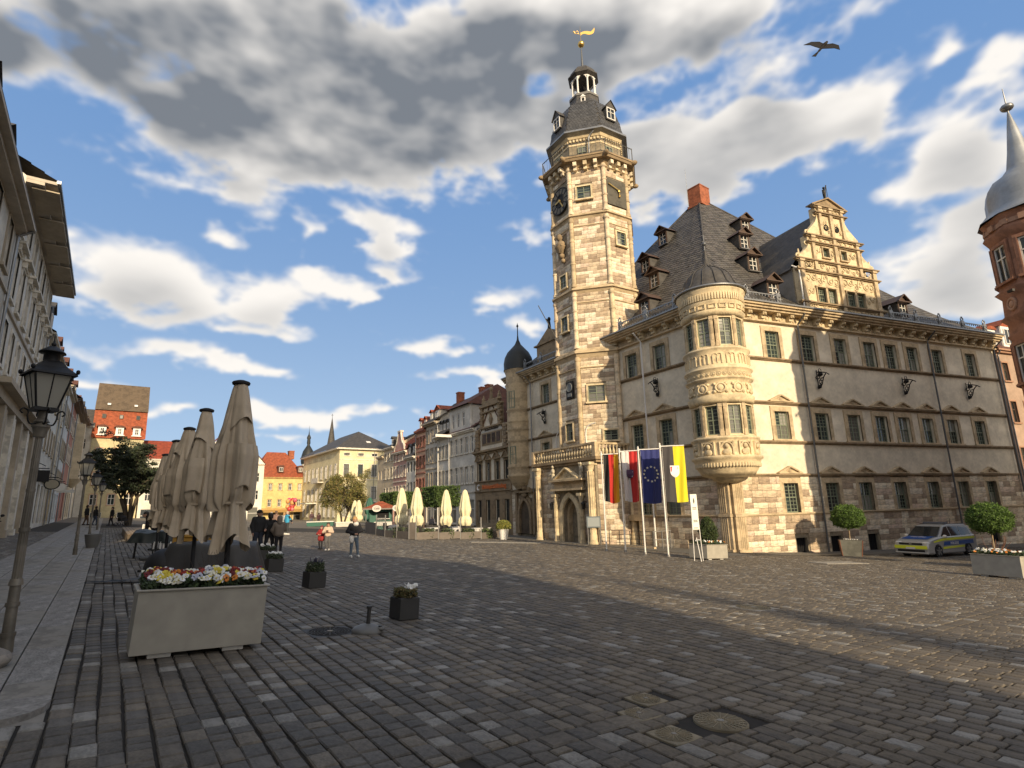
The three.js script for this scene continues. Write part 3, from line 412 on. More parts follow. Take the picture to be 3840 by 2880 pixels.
  rel('bust_relief', 5, () => [bx(0.72, 0.08, 0.1, 0, 6.25, 1.82), bx(0.09, 0.75, 0.1, -0.36, 5.9, 1.82), bx(0.09, 0.75, 0.1, 0.36, 5.9, 1.82), new THREE.TorusGeometry(0.3, 0.045, 5, 12, Math.PI).translate(0, 5.92, 1.84), sph(0.13, 0, 6.0, 1.86, 1, 1.2, 0.8), sph(0.26, 0, 5.66, 1.83, 1, 0.75, 0.5)]);
  rel('boss', 17, () => [new THREE.TorusGeometry(0.12, 0.035, 5, 12).translate(0, 10.27, 1.86), sph(0.085, 0, 10.27, 1.87, 1, 1, 0.6)]);
  rel('cartouche', 5, () => [new THREE.TorusGeometry(0.28, 0.07, 5, 12).scale(1, 0.95, 1).translate(0, 9.43, 1.82), sph(0.2, 0, 9.43, 1.8, 1, 1.1, 0.5), sph(0.1, -0.32, 9.65, 1.76), sph(0.1, 0.32, 9.65, 1.76), sph(0.11, -0.33, 9.2, 1.76), sph(0.11, 0.33, 9.2, 1.76)]);
  rel('arcade_relief', 7, () => [bx(0.06, 0.5, 0.08, -0.25, 11.12, 1.87), bx(0.06, 0.5, 0.08, 0.25, 11.12, 1.87), bx(0.06, 0.42, 0.08, 0, 11.1, 1.87), new THREE.TorusGeometry(0.125, 0.03, 4, 8, Math.PI).translate(-0.125, 11.36, 1.86), new THREE.TorusGeometry(0.125, 0.03, 4, 8, Math.PI).translate(0.125, 11.36, 1.86)]);
  rel('frieze_flute', 34, () => [bx(0.1, 0.42, 0.07, 0, 15.08, 1.95)]); rel('egg_moulding', 30, () => [sph(0.09, 0, 4.95, 1.83, 1, 1.6, 0.7)]); rel('panel_relief', 9, () => [bx(0.42, 0.05, 0.07, 0, 14.58, 1.9), bx(0.42, 0.05, 0.07, 0, 14.32, 1.9), bx(0.05, 0.3, 0.07, -0.2, 14.45, 1.9), bx(0.05, 0.3, 0.07, 0.2, 14.45, 1.9)]);
  const cap = obj('oriel_roof', [lathe([[2.16, 15.66], [2.1, 15.76], [1.86, 15.92], [1.66, 16.2], [1.55, 16.5], [1.36, 16.9], [1.02, 17.25], [0.6, 17.5], [0.33, 17.7], [0.2, 18.0], [0.12, 18.3], [0.05, 18.9]], 14)], M.slate, hall); cap.rotation.y = A0;
  obj('finial', [sph(0.15, 0, 19.35, 0), cy(0.045, 0.03, 1.2, 0, 18.8, 0, 6), cy(0.11, 0.05, 0.4, 0, 18.05, 0, 8)], M.lead, cap);
  obj('roof_rib', Array.from({ length: 14 }, (_, i) => tube([[0.04, 18.2, 0], [0.36, 17.7, 0], [1.04, 17.27, 0], [1.39, 16.9, 0], [1.69, 16.2, 0], [1.9, 15.92, 0]], 0.028, 4, 12).rotateY(i * TAU / 14)), M.slate, cap);
  obj('gutter', [new THREE.TorusGeometry(2.16, 0.07, 6, 40).rotateX(Math.PI / 2).translate(0, 15.7, 0)], M.zinc, cap);
  // main roof: steep hipped slate roof with flared eaves
  const AP = [12.7, 12.0], prof = [[0, 0], [0.16, 0.10], [0.4, 0.335], [0.965, 0.965]], E = [[-0.55, -0.55], [28.9, -0.55], [28.9, 25.4], [-0.55, 25.4]];
  const RP = (a, b, v) => [HR.x * a + HL.x * b, v, HR.y * a + HL.y * b], ring = ([t, f]) => E.map(([a, b]) => RP(mix(a, AP[0], t), mix(b, AP[1], t), 15.48 + 15.75 * f)), rings = prof.map(ring);
  const roofG = []; for (let k = 0; k < 3; k++) for (let i = 0; i < 4; i++) { const j = (i + 1) % 4; roofG.push(face(rings[k][i], rings[k][j], rings[k + 1][j], rings[k + 1][i])); } roofG.push(face(...rings[3]));
  const roof = obj('main_roof', roofG, M.slate, hall);
  // individual slates, laid in rising diagonal rows on the two faces in view
  { const V = p => new THREE.Vector3(...p), mats = [], cols = [], m4 = new THREE.Matrix4();
    for (let k = 0; k < 3; k++) for (const i of [0, 3]) {
      const j = (i + 1) % 4, A = V(rings[k][i]), B = V(rings[k][j]), C = V(rings[k + 1][j]), D = V(rings[k + 1][i]);
      const ex = B.clone().sub(A).normalize(); let n = ex.clone().cross(D.clone().sub(A)).normalize(); if (n.y < 0) n.negate(); const ey = n.clone().cross(ex); if (ey.y < 0) ey.negate();
      const loc = p => { const d = p.clone().sub(A); return [d.dot(ex), d.dot(ey)]; }, lb = loc(B), lc = loc(C), ld = loc(D), H = lc[1], ang = (i ? -1 : 1) * 0.3, ca = Math.cos(ang), sa = Math.sin(ang);
      const w = 0.36, hh = 0.3;
      for (let r = -80; r < 120; r++) for (let q = -160; q < 160; q++) {
        const px = (q + (r & 1) * 0.5) * w, py = r * hh, x = px * ca - py * sa + lb[0] / 2, y = px * sa + py * ca; if (y < 0.02 || y > H) continue;
        const xl = mix(0, ld[0], y / H), xr = mix(lb[0], lc[0], y / H); if (x < xl + 0.05 || x > xr - 0.05) continue;
        const o = A.clone().addScaledVector(ex, x).addScaledVector(ey, y).addScaledVector(n, 0.025), tx = ex.clone().multiplyScalar(ca).addScaledVector(ey, sa), ty = ey.clone().multiplyScalar(ca).addScaledVector(ex, -sa).addScaledVector(n, -0.09).normalize(), tz = tx.clone().cross(ty);
        m4.makeBasis(tx, ty, tz).setPosition(o); mats.push(m4.clone()); cols.push(rr(0.6, 1.4));
      }
    }
    const s = poly([[-0.17, 0.2], [0.17, 0.2], [0.175, -0.08], [0.09, -0.17], [-0.02, -0.19], [-0.12, -0.15], [-0.175, -0.05]]);
    const im = sh(new THREE.InstancedMesh(clean(ext(s, 0.012)), std([0.080, 0.073, 0.065], 0.6), mats.length)); im.name = 'slate_shingles'; im.userData.kind = 'stuff'; const c = new THREE.Color(); mats.forEach((m, i) => { im.setMatrixAt(i, m); const k = cols[i]; im.setColorAt(i, c.setRGB(k, k * rr(0.97, 1.02), k * rr(0.94, 1.02))); }); hall.add(im); console.log('slates', mats.length);
  }
  const hip = i => tube(rings.map(r => r[i].map((v, q) => v + (q === 1 ? 0.06 : 0))), 0.09, 5, 24); obj('hip_ridge', [hip(0), hip(1), hip(3)], M.slate, hall);
  { const c = obj('chimney', [bx(1.35, 1.9, 1.5, 0, -0.2, 0), bx(1.41, 0.1, 1.56, 0, 0.72, 0), bx(1.55, 0.25, 1.7, 0, -1.2, 0)], M.brickRed, hall); c.position.set(...RP(AP[0], AP[1], 31.6)); c.rotation.y = RYL + 0.1; obj('lightning_rod', [rod([-0.6, -1.2, 0.9], [-0.6, 3.0, 0.9], 0.025, 0.012)], M.zinc, c); }
  // dormers on the two slopes
  const dorm = (a, b, v, ry) => {
    const p = RP(a, b, v), g = [bx(0.14, 1.15, 0.2, -0.46, 0.25, 0.5), bx(0.14, 1.15, 0.2, 0.46, 0.25, 0.5), bx(1.06, 0.14, 0.2, 0, 0.88, 0.5), bx(1.06, 0.12, 0.2, 0, -0.3, 0.5)];
    const d = obj('dormer', g, M.brownFrame, hall); d.position.set(...p); d.rotation.y = ry;
    obj('dormer_cheek', [ext(poly([[0.55, -0.35], [0.55, 0.95], [-1.3, 0.95]]), 0.06).rotateY(-Math.PI / 2).translate(-0.5, 0, 0.0), ext(poly([[0.55, -0.35], [0.55, 0.95], [-1.3, 0.95]]), 0.06).rotateY(-Math.PI / 2).translate(0.56, 0, 0.0)], M.slate, d);
    const R = (s) => face([0, 1.55, 0.85], [s * 0.78, 0.9, 0.85], [s * 0.78, 0.95, -1.3], [0, 1.6, -1.9]); obj('dormer_roof', [R(1), R(-1), T(ext(poly([[-0.62, 0.95], [0.62, 0.95], [0, 1.45]]), 0.05), 0, 0, 0.6), bx(1.5, 0.08, 0.12, 0, 0.94, 0.82), bx(0.95, 0.08, 0.1, -0.38, 1.24, 0.84, 0, 0, 0.69), bx(0.95, 0.08, 0.1, 0.38, 1.24, 0.84, 0, 0, -0.69)], M.brownFrame, d);
    obj('window', [bx(0.06, 1.0, 0.05, 0, 0.3, 0.5), bx(0.06, 1.0, 0.05, -0.36, 0.3, 0.5), bx(0.06, 1.0, 0.05, 0.36, 0.3, 0.5), bx(0.72, 0.05, 0.05, 0, 0.52, 0.5), bx(0.72, 0.05, 0.05, 0, 0.15, 0.5)], M.whiteWood, d); obj('pane', [bx(0.76, 1.05, 0.02, 0, 0.3, 0.46)], M.glass, d); obj('sill', [bx(1.15, 0.05, 0.26, 0, -0.38, 0.62)], M.zinc, d); obj('flashing', [bx(0.5, 0.03, 0.3, (ry === RYR ? -0.75 : 0.75), 0.93, -0.9, 0, 0, ry === RYR ? -0.2 : 0.2)], M.zinc, d);
  };
  for (const [a, b, v] of [[13.2, 8.4, 26.2], [10.6, 6.5, 23.5], [8.6, 4.3, 20.4], [6.6, 1.4, 16.9], [19.8, 1.4, 16.85]]) dorm(a, b, v, RYR);
  for (const [a, b, v] of [[9.2, 12.7, 26.5], [6.9, 12.5, 23.4], [4.6, 9.1, 20.4], [1.8, 7.2, 17.1], [6.5, 19, 22.5]]) dorm(a, b, v, RYL);
  // ornamental gable above the shaded facade
  const gb = obj('gable_wall', [wallGeo(8.1, 15.85, 15.2, 19.0, [[9.45, 11.45, 16.35, 17.55], [12.35, 14.35, 16.35, 17.55]], 0.55), wallGeo(9.35, 14.6, 19.0, 21.55, [[10.62, 11.32, 19.95, 20.7], [12.42, 13.08, 19.95, 20.7]], 0.55), wallGeo(10.6, 13.35, 21.55, 24.0, [], 0.55), T(cy(0.2, 0.2, 0.02, 0, 0, 0, 16).rotateX(Math.PI / 2), 11.41, 22.43, 0.02)], MT.relief, hall); gb.rotation.y = RYR;
  const gsub = (n, g, mat) => { const m = obj(n, g, mat, gb); return m; };
  const gc = (x0, x1, y, d = 0.34) => [bx(x1 - x0, 0.09, d, (x0 + x1) / 2, y, d / 2 - 0.1), bx(x1 - x0 - 0.1, 0.08, d * 0.7, (x0 + x1) / 2, y - 0.08, d * 0.35 - 0.1)];
  for (const [a, b, y] of [[7.85, 16.1, 15.62], [7.75, 16.2, 16.3], [7.8, 16.1, 18.72], [7.8, 16.1, 19.55], [9.2, 14.8, 21.0], [9.1, 14.9, 21.55], [10.35, 13.6, 23.5], [10.3, 13.7, 24.05]]) gsub('gable_cornice', gc(a, b, y), MT.trimD);
  for (const [x, y0, y1, w] of [[8.35, 15.3, 19.5, 0.36], [11.95, 15.3, 24, 0.3], [15.6, 15.3, 19.5, 0.36], [9.75, 18.8, 21.5, 0.28], [14.25, 18.8, 21.5, 0.28], [10.85, 21.6, 24, 0.24], [13.1, 21.6, 24, 0.24]]) gsub('gable_pilaster', [bx(w, y1 - y0, 0.16, x, (y0 + y1) / 2, 0.08), bx(w + 0.12, 0.14, 0.26, x, y1 - 0.1, 0.1), bx(w + 0.12, 0.14, 0.24, x, y0 + 0.1, 0.1)], MT.trim);
  const vol = (s, x, y, h, w) => { const p = []; for (let i = 0; i <= 10; i++) { const t = i / 10; p.push([x + s * w * Math.pow(1 - t, 1.8) * (1 + 0.25 * Math.sin(t * 5)), y + h * t]); } return [T(ext(poly([[x, y], ...p, [x, y + h]]), 0.35), 0, 0, -0.3), new THREE.TorusGeometry(0.17, 0.07, 6, 14).translate(x + s * (w - 0.15), y + 0.2, -0.08), new THREE.TorusGeometry(0.12, 0.05, 6, 12).translate(x + s * 0.12, y + h - 0.12, -0.08)]; };
  for (const s of [-1, 1]) { gsub('volute', vol(s, 11.98 + s * 2.62, 19.6, 1.45, 1.2), MT.relief); gsub('volute', vol(s, 11.98 + s * 1.37, 21.6, 1.9, 1.25), MT.relief); gsub('obelisk', [cy(0.12, 0.05, 0.7, 11.98 + s * 3.55, 19.65, -0.1, 6), sph(0.13, 11.98 + s * 3.55, 19.72, -0.1)], MT.relief); }
  gsub('gable_pediment', [T(ext(poly([[10.3, 24.1], [13.7, 24.1], [12, 24.85]]), 0.4), 0, 0, -0.4), bx(1.9, 0.1, 0.6, 11.12, 24.52, -0.15, 0, 0, 0.415), bx(1.9, 0.1, 0.6, 12.86, 24.52, -0.15, 0, 0, -0.415)], MT.trimD);
  // scroll reliefs: leafy tendrils on the gable fields
  const scroll = (x, y, w, h, n) => { const g = []; for (let i = 0; i < n; i++) { const t = (i + 0.5) / n, cx = x + w * t, cyy = y + h * (0.5 + 0.22 * Math.sin(i * 2.4)), r = Math.min(h * 0.32, w / n * 0.6); g.push(new THREE.TorusGeometry(r, 0.035, 4, 10, 4.7).rotateZ(i * 2.1).translate(cx, cyy, 0.03), new THREE.TorusGeometry(r * 0.5, 0.03, 4, 8, 4.5).rotateZ(i * 1.3 + 2).translate(cx + r * 0.2, cyy, 0.035), sph(0.06, cx, cyy, 0.03, 1.4, 1, 0.6, 6, 4), sph(0.07, cx + r, cyy + r * 0.6, 0.03, 1, 1.5, 0.5, 6, 4)); } return g; };
  gsub('scroll_relief', [scroll(8.6, 17.75, 3.2, 0.85, 6), scroll(12.2, 17.75, 3.2, 0.85, 6), scroll(8.6, 16.4, 0.7, 1.3, 2), scroll(14.55, 16.4, 0.8, 1.3, 2), scroll(8.6, 15.72, 3.1, 0.5, 7), scroll(12.2, 15.72, 3.2, 0.5, 7), scroll(8.6, 18.85, 3.2, 0.6, 6), scroll(12.2, 18.85, 3.2, 0.6, 6)], MT.relief);
  gsub('scroll_relief', [scroll(9.95, 19.7, 0.55, 1.2, 2), scroll(11.4, 19.7, 0.9, 1.2, 2), scroll(13.2, 19.7, 0.8, 1.2, 2), scroll(9.9, 21.1, 4.1, 0.4, 8), scroll(11.0, 21.75, 0.8, 1.6, 3), scroll(12.15, 21.75, 0.8, 1.6, 3), scroll(10.9, 23.6, 2.2, 0.4, 5)], MT.relief);
  for (const x of [11.41, 12.48]) gsub('oculus', [new THREE.TorusGeometry(0.2, 0.06, 6, 16).translate(x, 22.43, 0.02), T(cy(0.17, 0.17, 0.02, 0, 0, 0, 14).rotateX(Math.PI / 2), x, 22.43, 0.02)], M.dark);
  for (const [x, y, w, h] of [[9.95, 16.35, 0.9, 1.2], [10.95, 16.35, 0.9, 1.2], [12.85, 16.35, 0.9, 1.2], [13.85, 16.35, 0.9, 1.2], [10.97, 19.95, 0.68, 0.75], [12.75, 19.95, 0.66, 0.75]]) { addWindow(hall, RYR, x, y, -0.18, w, h, { cols: 4, rt: 3, rb: 3, tr: h > 1 ? 0.62 : 0, mat: M.greenFrame }); gsub('window_frame', [bx(0.08, h, 0.12, x - w / 2, y + h / 2, 0.04), bx(0.08, h, 0.12, x + w / 2, y + h / 2, 0.04), bx(w + 0.2, 0.09, 0.14, x, y + h + 0.04, 0.05), bx(w + 0.2, 0.09, 0.18, x, y - 0.04, 0.06)], MT.trim); }
  gsub('statue', [cy(0.16, 0.13, 0.18, 11.98, 24.8, -0.1, 8), cy(0.1, 0.13, 0.5, 11.98, 24.98, -0.1, 8), sph(0.15, 11.98, 25.55, -0.1, 1, 1.4, 0.8), sph(0.09, 11.98, 25.86, -0.1), rod([11.84, 25.65, -0.1], [11.74, 25.2, 0.0], 0.05), rod([12.12, 25.65, -0.1], [12.2, 26.1, -0.05], 0.045), rod([12.2, 24.9, -0.02], [12.2, 26.1, -0.05], 0.02)], M.iron);
  // roof and cheeks behind the gable, running back into the main roof
  const gr = (s) => face([12, 24.2, -0.5], [12 + s * 4.15, 18.85, -0.5], [12 + s * 4.15, 18.85, -6], [12, 24.2, -11]); const groof = obj('gable_roof', [gr(-1), gr(1)], M.slate, hall); groof.rotation.y = RYR;
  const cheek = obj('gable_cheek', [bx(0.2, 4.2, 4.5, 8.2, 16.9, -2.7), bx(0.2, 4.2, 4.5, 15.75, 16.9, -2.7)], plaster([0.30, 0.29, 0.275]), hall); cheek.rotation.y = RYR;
  obj('valley_flashing', [tube([[8.6, 19.3, -3.2], [9.6, 21.0, -5.3], [10.4, 22.3, -7.0]], 0.16, 4, 8)], M.zinc, hall).rotation.y = RYR;
  obj('downpipe', [tube([[7.9, 19.1, -0.35], [8.0, 18.7, 0.05], [8.02, 18.0, 0.1], [8.02, 15.6, 0.1]], 0.055, 6, 20)], M.white, hall).rotation.y = RYR;
  // openwork snow guard along the eaves
  const guard = (ry, x0, x1, skip) => { for (let x = x0; x < x1; x += 2.7) { if (skip && x + 1.3 > skip[0] && x < skip[1]) continue; const p = obj('eaves_post', [bx(0.36, 0.85, 0.12, 0, 0.42, 0), new THREE.TorusGeometry(0.14, 0.045, 5, 10).translate(0, 0.98, 0), sph(0.07, 0, 1.15, 0), new THREE.TorusGeometry(0.12, 0.03, 5, 10).translate(0, 0.5, 0.07), new THREE.TorusGeometry(0.12, 0.03, 5, 10).translate(0, 0.2, 0.07)], M.zinc, hall); at(p, ry, x, 15.45, 0.55); if (x + 2.7 < x1 && !(skip && x + 4 > skip[0] && x < skip[1])) { const g = [bx(2.36, 0.07, 0.07, 1.35, 0.72, 0), bx(2.36, 0.07, 0.07, 1.35, 0.18, 0)]; for (let k = 0; k < 9; k++) g.push(bx(0.05, 0.14, 0.05, 0.3 + k * 0.26, 0.63, 0), bx(0.05, 0.14, 0.05, 0.3 + k * 0.26, 0.27, 0)); obj('eaves_rail', g, M.zinc, p); } } };
  guard(RYR, 2.5, 28.3, [8, 16]); guard(RYL, -7.8, -1.8); guard(RYL, -21.2, -15.5);
  // turret at the far end with a dark bulbous cap
  const tx = -23.0; const tr = (n, p, mat) => { const m = obj(n, [lathe(p, 28)], mat, hall); at(m, RYL, tx, 0, 0.15); return m; };
  tr('turret', [[0.54, 4.5], [0.675, 4.75], [0.9, 4.95], [1.03, 5.3], [1.3, 5.6], [1.35, 5.8], [1.22, 5.85], [1.22, 6.4], [1.35, 6.5], [1.22, 6.6], [1.19, 8.8], [1.35, 8.95], [1.22, 9.05], [1.22, 9.9], [1.35, 10.0], [1.24, 10.1], [1.24, 10.7], [1.35, 10.8], [1.22, 10.9], [1.21, 11.8], [1.33, 11.9], [1.21, 12.0], [1.21, 13.95], [1.4, 14.4], [1.26, 14.6], [1.28, 15.5], [1.44, 15.9]], MT.trim);
  tr('turret_cap', [[1.48, 15.9], [1.44, 16.1], [1.46, 16.6], [1.35, 17.2], [1.08, 17.75], [0.675, 18.2], [0.315, 18.6], [0.108, 19.1], [0.054, 19.6], [0.045, 20.4], [0.126, 20.55], [0.045, 20.7], [0.009, 20.9]], M.copperDark);
  for (const y of [6.8, 12.1]) for (const d of [-0.6, 0.35]) { const wn = addWindow(hall, RYL, tx + Math.sin(d) * 1.17, y, 0.15 + Math.cos(d) * 1.17, 0.72, 1.65, { cols: 2, rt: 2, rb: 3, mat: M.greenFrame }); wn.rotation.y = RYL + d; }
  { const p = rot(RYL, -24.3, 14.2, 0.5); obj('corner_figure', [sph(0.22, p[0], 14.3, p[2]), sph(0.28, p[0], 14.8, p[2], 1, 1.3, 1), sph(0.18, p[0], 15.3, p[2]), cy(0.12, 0.02, 0.7, p[0], 15.4, p[2], 6)], M.iron, hall); }
  // second small gable and ridge figure over the far end
  { const m = obj('far_gable', [wallGeo(-19.9, -16.2, 15.2, 17.6, [], 0.5), T(ext(poly([[-20.1, 17.6], [-16, 17.6], [-18, 18.9]]), 0.5), 0, 0, -0.5), bx(4.4, 0.14, 0.7, -18, 17.6, -0.2)], MT.trimD, hall); m.rotation.y = RYL; const r = obj('far_gable_roof', [face([-18, 18.9, -0.3], [-20.2, 17.5, -0.3], [-20.2, 17.5, -5], [-18, 18.9, -7]), face([-18, 18.9, -0.3], [-15.9, 17.5, -0.3], [-15.9, 17.5, -5], [-18, 18.9, -7])], M.slate, hall); r.rotation.y = RYL; const f = obj('ridge_figure', [cy(0.18, 0.1, 0.9, -18, 18.8, -0.2, 8), sph(0.16, -18, 19.8, -0.2, 1, 1.3, 1), rod([-18.05, 19.5, -0.2], [-18.35, 19.9, -0.15], 0.06)], M.iron, hall); f.rotation.y = RYL; }
  // arched side doorway at the far end
  { const arch = (r, y) => { const s = new THREE.Shape(); s.moveTo(-r - 0.34, 0); s.lineTo(-r - 0.34, y); s.quadraticCurveTo(-r - 0.3, y + r * 1.35, 0, y + r * 1.62 + 0.25); s.quadraticCurveTo(r + 0.3, y + r * 1.35, r + 0.34, y); s.lineTo(r + 0.34, 0); s.lineTo(r, 0); s.lineTo(r, y); s.quadraticCurveTo(r * 0.95, y + r * 1.2, 0, y + r * 1.62); s.quadraticCurveTo(-r * 0.95, y + r * 1.2, -r, y); s.lineTo(-r, 0); return s; };
    const d = obj('side_doorway', [T(ext(arch(0.85, 1.6), 0.3), 0, 0, 0), T(ext(arch(1.05, 1.6), 0.16), 0, 0, 0), bx(3.0, 0.18, 0.4, 0, 3.75, 0.2), bx(0.3, 3.7, 0.25, -1.5, 1.8, 0.1), bx(0.3, 3.7, 0.25, 1.5, 1.8, 0.1), sph(0.3, 0, 3.45, 0.2, 1.6, 0.8, 0.5), sph(0.2, -0.8, 3.95, 0.2), sph(0.2, 0.8, 3.95, 0.2), sph(0.26, 0, 4.1, 0.2)], MT.trimD, hall); at(d, RYL, -22.4, 0.5, 0.06);
    const dd = obj('door', [T(ext((() => { const s = new THREE.Shape(); s.moveTo(-0.85, 0); s.lineTo(-0.85, 1.6); s.quadraticCurveTo(-0.8, 2.6, 0, 2.98); s.quadraticCurveTo(0.8, 2.6, 0.85, 1.6); s.lineTo(0.85, 0); return s; })(), 0.06), 0, 0, 0.02)], std([0.11, 0.085, 0.06], 0.8, { map: tGrime }), d); }
  obj('wall_lantern', [cy(0.03, 0.03, 0.5, 0, 0.9, 0, 5), cy(0.05, 0.32, 0.26, 0, 0.68, 0, 6).scale(1, -1, 1).translate(0, 1.5, 0), cy(0.17, 0.27, 0.62, 0, 0, 0, 6), rod([0, 1.3, 0], [0, 1.45, -1.5], 0.03)], M.iron, hall).position.set(...rot(RYL, -16.6, 4.75, 2.0));
}
// ---------------------------------------------------------------- clock tower
const towerP = rot(RYL, -12.17, 0, -1.03), tower = thing('clock_tower', 'octagonal sandstone clock tower with gallery, slate dome and open lantern', 'tower', [KC.x + towerP[0], KC.y, KC.z + towerP[2]], RYL);
{
  // local frame: z faces the left street, the four broad faces are diagonal
  const oct = (A, c) => { const p = []; for (let k = 0; k < 4; k++) { const a = k * Math.PI / 2, R = ([x, z]) => [x * Math.cos(a) + z * Math.sin(a), -x * Math.sin(a) + z * Math.cos(a)]; p.push(R([c, A]), R([-c, A])); } return p; };
  // walking order so that the ring is closed: faces 0 front(z), then turning
  const ringP = (A) => { const c = A * 0.375, p = []; for (let k = 0; k < 4; k++) { const a = k * Math.PI / 2; for (const x of [-c, c]) p.push([x * Math.cos(a) + A * Math.sin(a), -x * Math.sin(a) + A * Math.cos(a)]); } return p; };
  const prism = (A0, A1, y0, y1) => { const a = ringP(A0), b = ringP(A1), g = []; for (let i = 0; i < 8; i++) { const j = (i + 1) % 8; g.push(face([a[i][0], y0, a[i][1]], [a[j][0], y0, a[j][1]], [b[j][0], y1, b[j][1]], [b[i][0], y1, b[i][1]])); } g.push(face(...b.map(p => [p[0], y1, p[1]])), face(...a.map(p => [p[0], y0, p[1]]))); return g; };
  const faceInfo = (A, i) => { const p = ringP(A), a = p[i], b = p[(i + 1) % 8], mx = (a[0] + b[0]) / 2, mz = (a[1] + b[1]) / 2, w = Math.hypot(a[0] - b[0], a[1] - b[1]); return { mx, mz, w, ry: Math.atan2(mx, mz) }; };
  const FL = 0, FC = 1, FR = 2; // left, centre and right face in view (front z, then turning towards +x)
  const tiers = [[7.0, 14.0, 3.32], [14.75, 19.3, 3.3], [19.85, 25.75, 3.24], [26.2, 30.4, 3.2]];
  const wins = { // per face: [x, y, w, h, kind]
    0: [[0.0, 7.75, 0.85, 1.3, 'w'], [0.25, 11.0, 0.85, 1.35, 'k'], [0, 16.5, 0.8, 1.2, 'w'], [0, 20.2, 0.8, 1.1, 'w'], [0, 26.8, 2.3, 2.6, 'clock'], [0, 22.9, 1.0, 1.9, 'bust']],
    1: [[-0.15, 10.5, 1.25, 1.25, 'w'], [0.75, 7.55, 1.0, 0.75, 'w'], [-0.25, 27.5, 1.15, 1.1, 'w']],
    2: [[0.1, 23.35, 0.95, 1.15, 'w'], [0, 26.9, 2.0, 2.3, 'dial']]
  };
  obj('core_wall', [prism(3.32, 3.32, -0.5, 14.1), ...tiers.slice(1).flatMap(([a, b, A]) => prism(A, A, a - 0.5, b + 0.4)), ...prism(2.98, 2.98, 30.2, 34.2)], M.mortar, tower);
  const items = [];
  for (const [y0, y1, A] of tiers) for (const i of [FC, FR, FL, 7, 3]) {
    const f = faceInfo(A, i), hw = f.w / 2 - 0.2, hs = (wins[i] || []).map(q => [q[0] - q[2] / 2 - 0.13, q[0] + q[2] / 2 + 0.13, q[1] - 0.1, q[1] + q[3] + 0.13]);
    const kx = Math.cos(f.ry), R = Math.hypot(f.mx, f.mz);
    for (const b of courses(-hw, hw, y0, y1, [0.26, 0.42], [0.38, 1.0], hs)) items.push([f.ry, b[0], b[1], R, b[2], b[3], i, y0]);
  }
  items.sort((p, q) => (p[6] === FC ? 0 : p[6] === FR ? 1 : 2) - (q[6] === FC ? 0 : q[6] === FR ? 1 : 2) || p[2] - q[2]);
  layBlocks(tower, items, 298);
  for (const [y0, y1, A] of tiers) { const p = ringP(A + 0.02); for (let i = 0; i < 8; i++) { const m = obj('corner_shaft', [cy(0.2, 0.2, y1 - y0 + 0.1, 0, 0, 0, 9), cy(0.27, 0.25, 0.25, 0, 0, 0, 9), cy(0.24, 0.27, 0.2, 0, y1 - y0 - 0.25, 0, 9), cy(0.24, 0.24, 0.12, 0, (y1 - y0) * 0.33, 0, 9), cy(0.24, 0.24, 0.12, 0, (y1 - y0) * 0.66, 0, 9)], pick([MT.trim, MT.relief, stoneMats[2], stoneMats[0]]), tower); m.position.set(p[i][0], y0, p[i][1]); } }
  const cor = (y, A, h, d) => obj('tower_cornice', [prism(A, A + d * 0.6, y, y + h * 0.45), prism(A + d, A + d, y + h * 0.45, y + h * 0.7), prism(A + d * 0.7, A + d * 0.2, y + h * 0.7, y + h)].flat(), MT.trim, tower);
  cor(14.0, 3.36, 0.75, 0.3); cor(19.3, 3.34, 0.55, 0.28); cor(25.75, 3.28, 0.5, 0.26); cor(13.1, 3.36, 0.2, 0.12); cor(18.4, 3.34, 0.2, 0.1); cor(25.0, 3.28, 0.2, 0.1); cor(30.1, 3.22, 0.28, 0.18);
